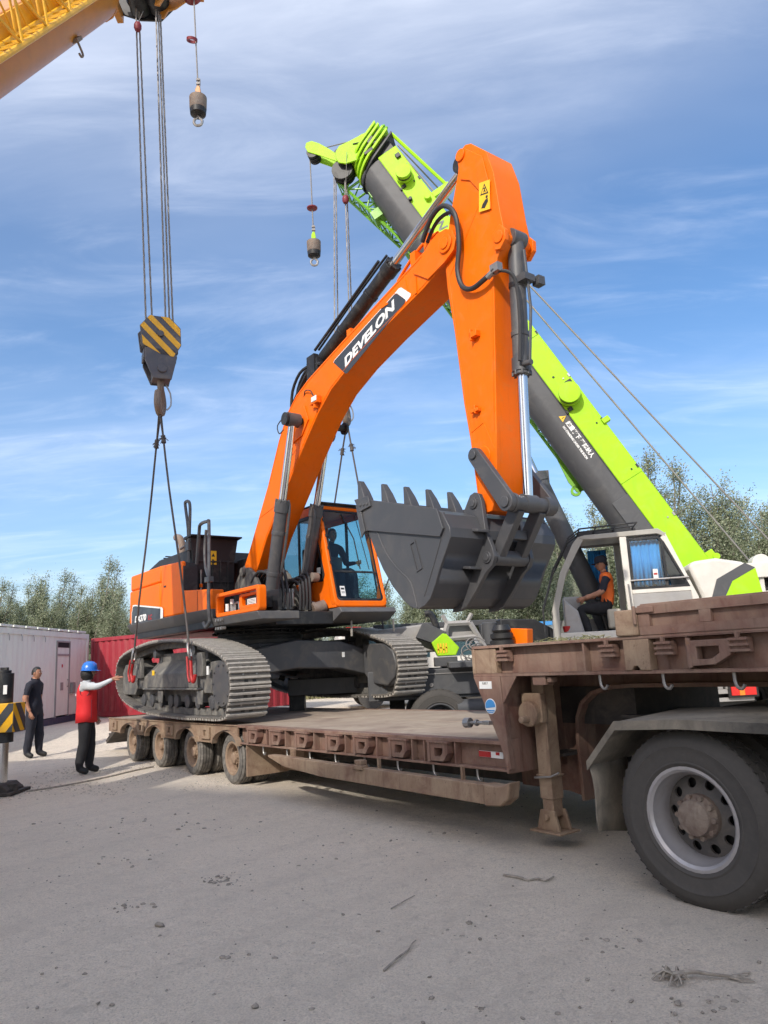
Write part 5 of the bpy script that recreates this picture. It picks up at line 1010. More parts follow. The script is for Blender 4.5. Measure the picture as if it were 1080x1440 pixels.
    q = MB().use(M['cab_in']); q.bx(-2.05, -1.55, 2.36, 2.82, 2.78, 2.90); q.bx(-2.15, -2.0, 2.28, 2.72, 2.88, 3.50); q.bx(-2.13, -2.03, 2.36, 2.64, 3.50, 3.70); q.bx(-2.05, -1.6, 2.3, 2.7, 2.40, 2.78); obj('seat', q, None, cab_, bev=0.03)
    q = MB().use(M['cab_in']); q.bx(-2.1, -1.2, 2.10, 2.24, 2.42, 3.0); q.bx(-2.1, -1.35, 2.76, 2.90, 2.42, 3.0); q.cyl((-1.3, 2.18, 3.0), (-1.28, 2.18, 3.2), 0.018); q.bx(-1.0, -0.95, 2.10, 2.35, 2.95, 3.2); obj('console', q, None, cab_, bev=0.02)
    q = MB().use(M['black']); q.tube([(-0.75, Y1 + 0.03, 2.6), (-0.70, Y1 + 0.16, 2.9), (-0.85, Y1 + 0.2, 3.3)], 0.013); q.bx(-0.90, -0.86, Y1 + 0.08, Y1 + 0.26, 3.2, 3.5); obj('mirror', q, None, cab_, bev=0.01)
    q = MB().use(M['black']); q.tube([T @ V((W - 0.02, 0.9, 0.03)), T @ V((W + 0.05, 0.92, 0.08)), T @ V((W + 0.05, 1.4, 0.08)), T @ V((W - 0.02, 1.42, 0.03))], 0.014); obj('grab_handle', q, None, cab_)
    # ---- boom
    bo = MB().use(M['orange']); BP = [(-2.32, 3.20), (-2.14, 3.42), (-1.38, 4.47), (-1.0, 5.10), (-0.72, 5.46), (-0.42, 5.66), (-0.05, 5.80), (0.67, 5.98), (1.68, 6.23), (2.35, 6.39), (2.95, 6.54), (3.12, 6.585), (3.27, 6.57), (3.38, 6.49), (3.43, 6.37), (3.38, 6.25), (3.22, 6.18), (2.79, 6.03), (2.43, 5.95), (1.85, 5.82), (1.14, 5.63), (0.59, 5.42), (0.21, 5.17), (-0.10, 4.90), (-0.45, 4.58), (-0.94, 4.10), (-1.5, 3.55), (-1.80, 3.15), (-1.95, 2.98), (-2.2, 2.98)]
    bo.prism(BP, 1.25, 1.71); bm_ = obj('boom', bo, None, t, bev=0.008)
    q = MB().use(M['orange'])
    for y0, y1 in ((1.225, 1.25), (1.71, 1.735)):
        q.prism([(2.62, 6.30), (2.95, 6.545), (3.12, 6.595), (3.28, 6.58), (3.395, 6.50), (3.445, 6.37), (3.39, 6.24), (3.22, 6.165), (2.9, 6.09)], y0, y1); q.prism([(-0.75, 5.15), (-0.55, 4.90), (-0.25, 4.95), (-0.05, 5.15), (-0.15, 5.40), (-0.5, 5.42)], y0, y1)
    q.cyl((3.27, 1.20, 6.38), (3.27, 1.76, 6.38), 0.115, n=24); q.cyl((3.27, 1.185, 6.38), (3.27, 1.2, 6.38), 0.07, n=20); obj('boss_plate', q, None, bm_, bev=0.006)
    q = MB().use(M['orange']); q.bx(1.9, 2.05, 1.236, 1.25, 6.13, 6.16); q.bx(2.62, 2.66, 1.235, 1.25, 6.02, 6.24); obj('weld_stop', q, None, bm_)
    q = MB().use(M['black']); q.cyl((-0.24, 0.95, 5.17), (-0.24, 2.02, 5.17), 0.055, n=16); q.cyl((-0.24, 0.92, 5.17), (-0.24, 0.96, 5.17), 0.10, n=18); q.cyl((-0.24, 2.0, 5.17), (-0.24, 2.04, 5.17), 0.10, n=18); obj('cylinder_pin', q, None, bm_)
    q = MB().use(M['orange']); q.box((0.22, 1.20, 5.36), (0.20, 0.08, 0.11)); q.bx(0.20, 0.24, 1.17, 1.25, 5.24, 5.32); q.use(M['signw']); q.box((0.25, 1.155, 5.37), (0.14, 0.012, 0.08)); wl = obj('work_lamp', q, None, bm_, bev=0.012)
    q = MB().use(M['hose']); q.tube([(0.16, 1.22, 5.41), (0.10, 1.2, 5.55), (-0.10, 1.22, 5.62), (-0.2, 1.26, 5.55)], 0.009, 6, sub=3); q.tube([(-0.24, 0.94, 5.22), (-0.45, 0.92, 5.12), (-0.42, 0.93, 4.98), (-0.32, 0.95, 5.02)], 0.009, 6, sub=3); obj('wire', q, None, bm_)
    # decal with the maker's name along the boom
    q = MB().use(M['signw']); q.prism([(2.20, 6.215), (2.30, 6.248), (2.345, 6.24), (2.535, 6.065), (2.52, 6.035), (2.43, 6.0), (2.42, 6.035), (2.25, 6.20)], 1.2440, 1.2495); q.prism([(0.685, 5.805), (0.72, 5.836), (2.195, 6.214), (2.195, 6.205), (0.72, 5.826), (0.69, 5.80)], 1.2440, 1.2495); pl = obj('name_plate', q, None, bm_)
    q = MB().use(M['decal']); q.prism([(0.69, 5.80), (0.72, 5.826), (2.19, 6.205), (2.25, 6.192), (2.415, 6.035), (2.40, 6.0), (1.03, 5.523), (0.98, 5.53)], 1.2452, 1.2495); obj('plate_field', q, None, pl)
    tx = text_mb('DEVELON', 0.215, M['letter'], 0.0085, 0.20, 0.0015)
    xs = [v[0] for v in tx.v]; ys = [v[1] for v in tx.v]; k = 1.30 / (max(xs) - min(xs)); h = 0.150 / (max(ys) - min(ys)); tx.v = [((x - min(xs)) * k, (y - min(ys)) * h, z) for x, y, z in tx.v]
    T = basis((0.985, 1.2440, 5.618), (0.953, 0, 0.302), (0, -1, 0)); place(tx, T); obj('lettering', tx, None, pl)
    q = MB().use(M['orange']); low = [(3.22, 6.18), (2.79, 6.03), (2.43, 5.95), (1.85, 5.82), (1.14, 5.63), (0.59, 5.42), (0.21, 5.17), (-0.10, 4.90), (-0.45, 4.58), (-0.94, 4.10), (-1.5, 3.55), (-1.80, 3.15)]
    q.tube([(x - 0.01, 1.249, z + 0.035) for x, z in low], 0.007, 5); q.tube([(x, 1.249, z - 0.035) for x, z in BP[2:11]], 0.007, 5); q.tube([(-0.62, 1.249, 5.52), (-0.35, 1.249, 4.74)], 0.006, 5); q.tube([(2.42, 1.249, 6.38), (2.50, 1.249, 6.0)], 0.006, 5); q.tube([(-1.75, 1.249, 3.92), (-1.05, 1.249, 4.05)], 0.006, 5); obj('weld_bead', q, None, bm_)
    # ---- pipes on the boom back
    q = MB().use(M['black'])
    for y in (1.34, 1.44): q.tube([(-0.75, y, 5.55), (-0.45, y, 5.80), (-0.20, y, 5.98), (0.05, y, 6.02), (0.2, y, 5.98)], 0.028, 8, sub=3)
    for k in range(3): q.tube([(-0.68 - 0.04 * k, 1.3 + 0.1 * k, 5.46), (-0.62, 1.3 + 0.1 * k, 5.80 + 0.05 * k), (-0.38, 1.3 + 0.1 * k, 6.02 + 0.04 * k), (-0.12, 1.32 + 0.08 * k, 6.06)], 0.024, 8, sub=3)
    q.bx(-0.2, 0.12, 1.32, 1.62, 5.86, 6.12); obj('hydraulic_pipe', q, None, bm_)
    q = MB().use(M['orange'])
    q.tube([(2.15, 1.36, 6.45), (2.45, 1.36, 6.62), (2.75, 1.36, 6.72), (3.0, 1.36, 6.72)], 0.022, 8, sub=3); q.bx(2.5, 2.6, 1.3, 1.6, 6.44, 6.66); q.bx(1.02, 1.12, 1.27, 1.36, 6.08, 6.18); q.bx(2.78, 2.86, 1.3, 1.6, 6.52, 6.78); obj('pipe_clamp', q, M['orange'], bm_)
    for z in range(6):
        q = MB().use(M['orange']); q.box((-1.72 + 0.09 * z, 1.5, 4.10 + 0.125 * z), (0.05, 0.12, 0.04)); obj('step_cleat', q, None, bm_)
    # ---- cylinders
    cyl_between('boom_cylinder', t, (-1.15, 1.07, 2.32), (-0.24, 1.07, 5.17), 0.575, 0.098, 0.058); cyl_between('boom_cylinder', t, (-1.50, 1.86, 2.32), (-0.52, 1.86, 5.12), 0.60, 0.098, 0.058)
    for y, o in ((1.16, 0), (1.78, -0.28)):
        q = MB().use(M['grey']); q.tube([(-0.60 + o, y, 3.98), (-0.58 + o, y, 3.8), (-0.80 + o, y, 3.1), (-0.98 + o, y, 2.75), (-1.0 + o, y, 2.55)], 0.022, 8, sub=3); obj('cylinder_pipe', q, None, t)
    c, e, d = cyl_between('arm_cylinder', t, (-0.05, 1.48, 6.10), (3.45, 1.48, 7.42), 0.56, 0.105, 0.058, 'black')
    q = MB().use(M['black']); q.bx(-0.16, 0.06, 1.30, 1.38, 5.78, 6.2); q.bx(-0.16, 0.06, 1.58, 1.66, 5.78, 6.2); q.tube([V((0.0, 1.36, 6.28)), V((0.9, 1.36, 6.62)), V((1.75, 1.36, 6.94))], 0.022); q.tube([V((0.0, 1.43, 6.30)), V((0.9, 1.43, 6.66)), V((1.85, 1.43, 7.0))], 0.018); obj('cylinder_bracket', q, None, t)
    # ---- arm
    AP = [(3.16, 6.22), (3.30, 6.73), (3.50, 7.22), (3.54, 7.42), (3.59, 7.49), (3.66, 7.51), (3.75, 7.47), (3.98, 7.22), (4.07, 6.90), (4.12, 6.36), (4.16, 6.08), (4.12, 5.96), (4.02, 5.86), (3.93, 5.56), (3.78, 3.85), (3.71, 3.20), (3.62, 3.03), (3.50, 3.02), (3.42, 3.22), (3.37, 3.90), (3.31, 4.35), (3.24, 5.27), (3.17, 5.85)]
    q = MB().use(M['orange']); q.prism(AP, 1.29, 1.72); am = obj('arm', q, None, t, bev=0.008)
    q = MB().use(M['orange']); 
    for y0, y1 in ((1.272, 1.29), (1.72, 1.738)):
        q.prism([(3.52, 7.42), (3.66, 7.46), (3.93, 7.18), (4.0, 6.8), (4.0, 6.45), (3.86, 6.75), (3.7, 7.0), (3.55, 7.1)], y0, y1); q.prism([(4.00, 6.12), (4.02, 5.93), (4.10, 5.90), (4.19, 5.98), (4.20, 6.10), (4.12, 6.20)], y0 - 0.02, y1 + 0.02)
    q.cyl((3.59, 1.25, 7.40), (3.59, 1.76, 7.40), 0.075, n=20); q.cyl((4.10, 1.235, 6.05), (4.10, 1.78, 6.05), 0.07, n=20)
    q.tube([(3.20, 1.289, 6.2), (3.27, 1.289, 5.27), (3.34, 1.289, 4.35), (3.40, 1.289, 3.9), (3.44, 1.289, 3.3)], 0.006, 5); q.tube([(3.98, 1.289, 5.7), (3.90, 1.289, 5.5), (3.755, 1.289, 3.9)], 0.006, 5); q.tube([(3.24, 1.289, 6.0), (3.92, 1.289, 6.75)], 0.005, 5); q.tube([(3.40, 1.289, 3.98), (3.60, 1.289, 4.04), (3.74, 1.289, 3.70)], 0.006, 5)
    q.bx(3.55, 3.66, 1.22, 1.29, 5.05, 5.12); q.bx(3.55, 3.57, 1.22, 1.29, 5.02, 5.16); q.bx(3.46, 3.58, 1.23, 1.29, 4.18, 4.22); q.bx(3.52, 3.54, 1.23, 1.29, 4.16, 4.26); q.cyl((3.55, 1.28, 3.66), (3.55, 1.73, 3.66), 0.12, n=20)
    obj('arm_fitting', q, None, am, bev=0.006)
    sg = lambda u, v: (3.818 + u * 0.171 + v * 0.038, 6.515 - u * 0.052 + v * 0.352)
    q = MB().use(M['signy']); q.prism([sg(0, 0), sg(1, 0), sg(1, 1), sg(0, 1)], 1.266, 1.2710)
    q.use(M['blackp']); q.prism([sg(.12, .55), sg(.88, .55), sg(.5, .93)], 1.2640, 1.266); q.use(M['signy']); q.prism([sg(.24, .595), sg(.76, .595), sg(.5, .85)], 1.2625, 1.2638); q.use(M['blackp']); q.prism([sg(.42, .62), sg(.50, .62), sg(.62, .78), sg(.54, .78)], 1.261, 1.2624); q.prism([sg(.58, .62), sg(.66, .62), sg(.48, .78), sg(.40, .78)], 1.261, 1.2623)
    q.prism([sg(.22, .10), sg(.55, .08), sg(.85, .28), sg(.80, .40), sg(.60, .36), sg(.35, .24)], 1.264, 1.266); q.cyl((sg(.72, .45)[0], 1.264, sg(.72, .45)[1]), (sg(.72, .45)[0], 1.266, sg(.72, .45)[1]), 0.018, n=10); obj('warning_sign', q, None, am)
    q = MB().use(M['hose']); q.tube([(2.85, 1.22, 6.62), (3.10, 1.17, 6.80), (3.35, 1.15, 6.82), (3.52, 1.17, 6.62), (3.52, 1.20, 6.25), (3.45, 1.21, 5.95), (3.50, 1.22, 5.72), (3.65, 1.22, 5.62), (3.85, 1.20, 5.62), (4.05, 1.22, 5.68)], 0.030, 9, sub=4); q.tube([(2.85, 1.30, 6.64), (3.1, 1.26, 6.78), (3.36, 1.25, 6.76), (3.48, 1.24, 6.55), (3.47, 1.25, 6.2)], 0.024, 8, sub=4); q.tube([(4.05, 1.24, 5.66), (4.17, 1.30, 5.60), (4.20, 1.36, 5.45), (4.18, 1.38, 5.0), (4.13, 1.38, 4.6)], 0.020, 8, sub=3); hs = obj('hydraulic_hose', q, None, am)
    q = MB().use(M['steel'])
    q.bx(3.98, 4.10, 1.19, 1.27, 5.64, 5.74); q.cyl((3.92, 1.21, 5.63), (4.0, 1.215, 5.66), 0.036, n=10); obj('hose_fitting', q, None, am)
    # ---- bucket cylinder and linkage
    cyl_between('bucket_cylinder', t, (4.12, 1.50, 6.08), (3.96, 1.50, 3.06), 0.515, 0.092, 0.058)
    q = MB().use(M['grey']); q.tube([(4.23, 1.50, 5.9), (4.25, 1.50, 5.2), (4.17, 1.50, 4.62)], 0.016); q.bx(4.15, 4.28, 1.42, 1.58, 5.52, 5.6); q.box((4.26, 1.66, 5.55), (0.10, 0.10, 0.10)); q.cyl((4.24, 1.44, 4.56), (4.12, 1.44, 4.58), 0.03); obj('cylinder_pipe', q, None, t)
    for y0 in (1.14, 1.79):
        q = MB().use(M['bucket']); a, b3 = V((3.55, 0, 3.66)), V((3.97, 0, 3.05)); d = (b3 - a).normalized(); n = V((-d.z, 0, d.x)); pp = []
        for k in range(9): an = math.pi / 2 + math.pi * k / 8; pp.append(a + (d * math.cos(an) + n * math.sin(an)) * 0.085)
        for k in range(9): an = -math.pi / 2 + math.pi * k / 8; pp.append(b3 + (d * math.cos(an) + n * math.sin(an)) * 0.10)
        q.prism([(p.x, p.z) for p in pp], y0, y0 + 0.075); s = -0.02 if y0 < 1.5 else 0.075
        q.cyl((a.x, y0 + s, a.z), (a.x, y0 + s + 0.022, a.z), 0.05, n=18); q.cyl((b3.x, y0 + s, b3.z), (b3.x, y0 + s + 0.022, b3.z), 0.06, n=18); obj('link_arm', q, None, t, bev=0.006)
    q = MB().use(M['bucket']); q.cyl((3.97, 1.215, 3.05), (3.97, 1.79, 3.05), 0.085, n=20); q.cyl((3.97, 1.215, 3.05), (3.97, 1.26, 3.05), 0.105, n=20); q.cyl((3.97, 1.72, 3.05), (3.97, 1.79, 3.05), 0.105, n=20); obj('link_pin', q, None, t)
    q = MB().use(M['bucket']); a, b3 = V((3.95, 0, 3.0)), V((3.60, 0, 2.52))
    for y0, y1 in ((1.29, 1.39), (1.62, 1.72)):
        d = (b3 - a).normalized(); n = V((-d.z, 0, d.x)) * 0.075; q.prism([(p.x, p.z) for p in (a + n, b3 + n * 0.9, b3 - n * 0.9, a - n)], y0, y1)
    q.cyl((3.60, 1.26, 2.52), (3.60, 1.75, 2.52), 0.085, n=20); q.bx(3.70, 3.80, 1.39, 1.62, 2.70, 2.80); obj('bucket_link', q, None, t, bev=0.008)
    # ---- bucket
    prof = [(1.97, 3.37), (2.04, 3.18), (2.13, 2.99), (2.25, 2.75), (2.38, 2.53), (2.55, 2.31), (2.73, 2.14), (2.86, 2.05), (2.98, 2.02), (3.10, 2.05), (3.20, 2.12), (3.29, 2.26), (3.38, 2.42), (3.49, 2.58), (3.58, 2.72), (3.575, 2.82), (3.48, 2.98)]
    ctr = V((2.8, 0, 2.85)); inn = []
    for i, p in enumerate(prof):
        a = V((prof[max(0, i - 1)][0], 0, prof[max(0, i - 1)][1])); c = V((prof[min(len(prof) - 1, i + 1)][0], 0, prof[min(len(prof) - 1, i + 1)][1])); d = (c - a).normalized(); n = V((-d.z, 0, d.x))
        if n.dot(ctr - V((p[0], 0, p[1]))) < 0: n = -n
        inn.append((p[0] + n.x * 0.04, p[1] + n.z * 0.04))
    q = MB().use(M['bucket'])
    for i in range(len(prof) - 1): q.prism([prof[i], prof[i + 1], inn[i + 1], inn[i]], 0.735, 2.30)
    bk = obj('bucket', q.mesh('bucket', sharp=30), None, t)
    for y0, y1 in ((0.70, 0.742), (2.293, 2.335)):
        q = MB().use(M['bucket']); q.prism(prof[:-1] + [(3.47, 3.0), (3.40, 3.03), (2.16, 3.38)], y0, y1); obj('side_plate', q, None, bk, bev=0.006)
    s_ = -1
    for y, s in ((0.70, -1), (2.335, 1)):
        q = MB().use(M['bucket']); y0, y1 = (y - 0.03, y - 0.001) if s < 0 else (y + 0.001, y + 0.03)
        q.prism([(1.93, 3.42), (2.16, 3.40), (3.42, 3.045), (3.50, 2.82), (3.44, 2.74), (2.16, 3.02), (2.09, 3.02)], y0, y1)                                      # wear plate along the rim
        q.prism([(1.93, 3.44), (2.22, 3.43), (2.26, 3.30), (2.03, 3.27)], y - 0.055 if s < 0 else y + 0.031, y - 0.031 if s < 0 else y + 0.055); q.prism([(1.95, 3.37), (2.03, 3.37), (2.12, 3.02), (2.04, 2.95)], y - 0.05 if s < 0 else y + 0.031, y - 0.031 if s < 0 else y + 0.05)
        for k in range(3): q.cyl((2.06 + 0.07 * k, y + s * 0.054, 3.345 - 0.005 * k), (2.06 + 0.07 * k, y + s * 0.066, 3.345 - 0.005 * k), 0.017, n=8)
        obj('side_cutter', q, None, bk, bev=0.004)
        q = MB().use(M['bucket']); q.ring([(3.00, 2.42), (3.10, 2.45), (3.00, 2.78), (2.90, 2.75)], [(3.01, 2.44), (3.08, 2.46), (2.99, 2.755), (2.92, 2.735)], y - 0.012 if s < 0 else y, y if s < 0 else y + 0.012); q.tube([(2.30, y, 3.0), (2.45, y, 2.72), (2.66, y, 2.50), (2.88, y, 2.32), (2.97, y, 2.04)], 0.010, 6, sub=3); q.cyl((2.92, y - 0.004 if s < 0 else y + 0.004, 3.06), (2.92, y, 3.06), 0.03, n=12); q.tube([(3.44, y, 2.74), (3.28, y, 2.45), (3.10, y, 2.15)], 0.008, 6); obj('side_mark', q, None, bk)
    q = MB().use(M['bucket']); q.prism([(1.90, 3.44), (1.97, 3.45), (2.14, 3.02), (2.06, 2.99)], 0.70, 2.335); obj('cutting_lip', q, None, bk, bev=0.006)
    for y in (0.78, 1.14, 1.50, 1.87, 2.25):
        q = MB().use(M['bucket']); vs = []
        for x, z, w, th in ((2.06, 3.20, 0.075, 0.075), (1.985, 3.43, 0.068, 0.070), (1.955, 3.54, 0.058, 0.050), (1.90, 3.69, 0.040, 0.016)):
            vs += [(x - th, y - w, z), (x + th, y - w, z + th * 0.25), (x + th, y + w, z + th * 0.25), (x - th, y + w, z)]
        q.add(vs, [(0, 1, 2, 3), (12, 15, 14, 13)] + [(l * 4 + k, (l + 1) * 4 + k, (l + 1) * 4 + (k + 1) % 4, l * 4 + (k + 1) % 4) for l in range(3) for k in range(4)]); obj('tooth', q, None, bk, bev=0.006)
    for y0 in (1.19, 1.75):
        q = MB().use(M['bucket']); q.prism([(3.24, 3.02), (3.34, 3.16), (3.40, 3.24), (3.47, 3.26), (3.54, 3.23), (3.57, 3.15), (3.60, 2.80), (3.68, 2.62), (3.70, 2.52), (3.66, 2.43), (3.55, 2.36), (3.38, 2.18), (3.22, 2.03), (3.10, 1.99), (2.98, 1.985), (3.0, 2.03), (3.2, 2.2), (3.4, 2.5), (3.5, 2.8), (3.4, 3.0)], y0, y0 + 0.055)
        for px_, pz in ((3.45, 3.14), (3.60, 2.52)): q.cyl((px_, y0 - 0.018, pz), (px_, y0 + 0.075, pz), 0.062, n=20); q.cyl((px_, y0 - 0.03, pz), (px_, y0 + 0.085, pz), 0.04, n=16)
        obj('bucket_ear', q, None, bk, bev=0.005)
    for x, z in ((3.56, 2.80), (3.40, 2.42)):
        q = MB().use(M['bucket']); q.prism([(x - 0.02, z), (x + 0.10, z - 0.02), (x + 0.10, z + 0.01), (x - 0.02, z + 0.03)], 1.02, 1.19); obj('stiffener', q, None, bk, bev=0.005)
    q = MB().use(M['bucket']); q.prism([(3.48, 2.98), (3.30, 3.06), (3.22, 3.02), (3.40, 2.94)], 0.742, 2.293); obj('torque_tube', q, None, bk, bev=0.01)
    # ---- boom foot gear
    q = MB().use(M['frame'])
    for y0 in (1.13, 1.76): q.prism([(-2.6, 2.34), (-1.0, 2.32), (-0.95, 2.45), (-1.45, 2.62), (-1.75, 3.0), (-1.95, 3.12), (-2.2, 3.12), (-2.45, 2.9)], y0, y0 + 0.06)
    q.cyl((-2.1, 1.08, 3.06), (-2.1, 1.88, 3.06), 0.075, n=18); q.bx(-1.35, -0.85, 0.98, 1.12, 2.2, 2.42); q.bx(-1.7, -1.2, 1.80, 1.94, 2.2, 2.42); obj('boom_bracket', q, None, t, bev=0.008)
    q = MB().use(M['hose']); rg = random.Random(4)
    for k in range(4): y = 1.14 + k * 0.075; q.tube([(-1.15 + 0.03 * k, y, 2.35), (-1.05, y, 2.62), (-1.2, y, 2.9 + 0.04 * k), (-1.6, y, 3.0), (-1.85, y, 2.85)], 0.026, 8, sub=3)
    for k in range(4): y = 1.55 + k * 0.06; q.tube([(-1.0, y, 2.34), (-0.98, y, 2.6), (-1.05, y, 2.78 + 0.05 * k), (-1.45, y, 2.85), (-1.8, y, 2.7)], 0.022, 8, sub=3)
    obj('hydraulic_hose', q, None, t)
    q = MB().use(M['steel']); q.bx(-1.5, -1.12, 1.18, 1.5, 2.36, 2.66); 
    for k in range(5): q.cyl((-1.1, 1.18 + k * 0.075, 2.40), (-1.1, 1.18 + k * 0.075, 2.66), 0.022, n=8); q.cyl((-1.1, 1.18 + k * 0.075, 2.62), (-1.1, 1.18 + k * 0.075, 2.68), 0.032, n=6)
    q.use(M['ball']); q.cyl((-0.98, 1.76, 2.86), (-0.98, 1.88, 2.86), 0.075, n=14); q.cyl((-0.96, 1.76, 2.34), (-0.92, 1.96, 2.40), 0.10, n=14); obj('swivel_valve', q, M['grey'], t, bev=0.004)
    q = MB().use(M['signy']); q.bx(-1.30, -1.295, 1.28, 1.36, 2.14, 2.18); obj('sticker', q, None, t)
    q = MB().use(M['track']); q.bx(-0.72, -0.69, 2.3, 2.32, 1.9, 2.14); obj('hanger_strut', q, None, t)
make_excavator()
# operator inside the digger cab
person('person', 'digger driver in dark clothes sitting behind the tinted cab windshield', tr((-1.66, 2.60, 2.90)), R(-53.06), seated({'L': ((0.08, 0.26, 0.28), (0.32, 0.30, 0.28)), 'R': ((0.08, -0.26, 0.28), (0.32, -0.30, 0.28))}), dict(skin='skin', legs='navy', feet='shoe', top='navy', sleeve='navy', fore='navy'))
# ================================================================== cranes and lifting gear
def clip(poly, nx, ny, c):
    out = []
    for i in range(len(poly)):
        a, b = poly[i], poly[(i + 1) % len(poly)]; da, db = a[0] * nx + a[1] * ny - c, b[0] * nx + b[1] * ny - c
        if da <= 0: out.append(a)
        if (da < 0 < db) or (db < 0 < da): t = da / (da - db); out.append((a[0] + (b[0] - a[0]) * t, a[1] + (b[1] - a[1]) * t))
    return out
def stripes(poly, ang, w, off, n=12):
    """diagonal bands of a convex polygon: the ones to paint"""
    nx, ny = math.cos(ang), math.sin(ang); r = []; off += sum(p[0] for p in poly) / len(poly) * nx + sum(p[1] for p in poly) / len(poly) * ny
    for k in range(-n, n):
        p = clip(clip(poly, nx, ny, off + (2 * k + 1) * w), -nx, -ny, -(off + 2 * k * w))
        if len(p) > 2: r.append(p)
    return r
def bar(mb, a, b, r, n=6): mb.tube([a, b], r, n)
def uprof(w, zt, zb, flat=0.55, k=9):
    """closed boom section in (y, z): flat top, straight sides, rounded bottom"""
    p = [(-w, zt), (-w, zb + (zt - zb) * (1 - flat))]
    for i in range(k):
        a = math.pi + math.pi * (i + 0.5) / k; p.append((w * math.cos(a), zb + (zt - zb) * (1 - flat) * (1 + math.sin(a))))
    return p + [(w, zb + (zt - zb) * (1 - flat)), (w, zt)]
GU = V((-5.03, 1.0, 9.28)).normalized(); GH = V((0, 0, 1)).cross(GU).normalized(); GZ = GU.cross(GH); GB = V((5.13, 13.07, 2.70))
GF = basis(GB, GU, GZ)
CF = basis((3.6, 11.5, 0), (-0.981, 0.195, 0), (0, 0, 1))                # crane cab frame: x forward, y to the viewer, z up
def make_green_crane():
    t = thing('mobile_crane', 'lime green and grey truck crane with raised telescopic boom and operator cab behind the gooseneck', 'crane', Matrix.Translation((3.4, 13.0, 0.0)))
    I = GF
    def gob(name, q, m=None, parent=t, **k): place(q, Matrix.Translation((-3.4, -13.0, 0.0)) @ GF); return obj(name, q, m, parent, **k)
    def wob(name, q, m=None, parent=t, F=None, **k): place(q, Matrix.Translation((-3.4, -13.0, 0.0)) @ (F if F is not None else ID)); return obj(name, q, m, parent, **k)
    BASE[t.name] = V((0, 0, 0))
    # boom: lime flanks above, grey rounded belly below
    q = MB().use(M['lime']); q.bx(-0.3, 10.2, -0.375, 0.375, 0.02, 0.47); bm_ = gob('boom', q, bev=0.02)
    q = MB().use(M['cgrey']); q.prism(uprof(0.37, 0.018, -0.50, 0.42), -0.3, 10.15, 'yz'); gob('boom_belly', q, None, bm_)
    q = MB().use(M['cgrey']); q.bx(-1.5, -0.3, -0.34, 0.34, -0.45, 0.40); q.bx(0.9, 1.65, 0.366, 0.380, -0.30, 0.015); gob('boom_foot', q, None, bm_, bev=0.01)
    q = MB().use(M['black']); q.bx(0.0, 10.1, 0.371, 0.378, 0.0, 0.022); gob('seam', q, None, bm_)
    for i, (x0, sc) in enumerate(((10.22, 1.10), (10.38, 1.04), (10.52, 0.98), (10.66, 0.92), (10.78, 0.86))):
        pr = uprof(0.40 * sc, 0.50 * sc, -0.50 * sc, 0.5); q = MB().use(M['lime' if i != 0 else 'black'])
        n = len(pr); th = 0.06 if i else 0.05
        q.add([(x0 + 0.42 * z + a, y, z) for a in (0, th) for y, z in pr], [tuple(range(n))[::-1], tuple(range(n, 2 * n))] + [(k, (k + 1) % n, n + (k + 1) % n, n + k) for k in range(n)]); gob('section_collar', q, None, bm_, bev=0.008)
    q = MB().use(M['black'])
    for i, (x0, sc) in enumerate(((10.2, 0.9), (10.45, 0.85), (10.6, 0.8))):
        pr = uprof(0.38 * sc, 0.46 * sc, -0.46 * sc, 0.5); n = len(pr); q.add([(x0 + 0.42 * z + a, y, z) for a in (-0.15, 0.2) for y, z in pr], [tuple(range(n))[::-1], tuple(range(n, 2 * n))] + [(k, (k + 1) % n, n + (k + 1) % n, n + k) for k in range(n)])
    gob('inner_section', q, None, bm_)
    q = MB().use(M['lime'])
    for y0, y1 in ((-0.26, -0.22), (0.22, 0.26)):
        q.prism([(10.55, 0.40), (10.92, 0.36), (10.97, 0.12), (11.02, -0.20), (11.07, -0.45), (11.0, -0.58), (10.86, -0.66), (10.74, -0.66), (10.62, -0.56), (10.52, -0.3)], y0, y1)
        q.prism([(10.86, -0.66), (11.0, -0.56), (11.25, -0.64), (11.50, -0.74), (11.66, -0.84), (11.70, -0.96), (11.62, -1.03), (11.48, -1.04), (11.30, -0.92), (11.10, -0.80)], y0 * 0.6, y1 * 0.6)
    q.bx(10.6, 10.9, -0.22, 0.22, 0.25, 0.36); q.bx(10.95, 11.02, -0.22, 0.22, -0.4, 0.1); gob('boom_head', q, None, bm_, bev=0.01)
    for x, z, r in ((10.66, -0.66, 0.23), (11.44, -0.96, 0.13), (11.02, -0.52, 0.12)):
        q = MB().use(M['black'])
        for y in (-0.1, 0.0, 0.1): q.lathe([(r * 0.3, -0.035), (r, -0.035), (r * 0.9, 0), (r, 0.035), (r * 0.3, 0.035)], (x, y, z), (0, 1, 0), 22)
        gob('sheave', q, None, bm_)
    q = MB().use(M['rope']); bar(q, (11.5, 0, -0.80), (10.97, 0, 0.34), 0.012); gob('stay_rope', q, None, bm_)
    q = MB().use(M['green'])
    for x, y in ((10.90, 0.12), (10.84, -0.15), (10.76, 0.2)): bar(q, (x, y, 0.38), (x + 0.04, y, 0.56), 0.03); q.sph((x + 0.04, y, 0.57), 0.035)
    q.use(M['black']); q.bx(10.55, 10.75, 0.27, 0.36, 0.05, 0.2); q.bx(10.40, 10.46, 0.36, 0.42, -0.15, 0.05); q.tube([(10.5, 0.4, 0.3), (10.75, 0.3, 0.05), (10.9, 0.27, -0.2)], 0.012); gob('pin_boss', q, None, bm_)
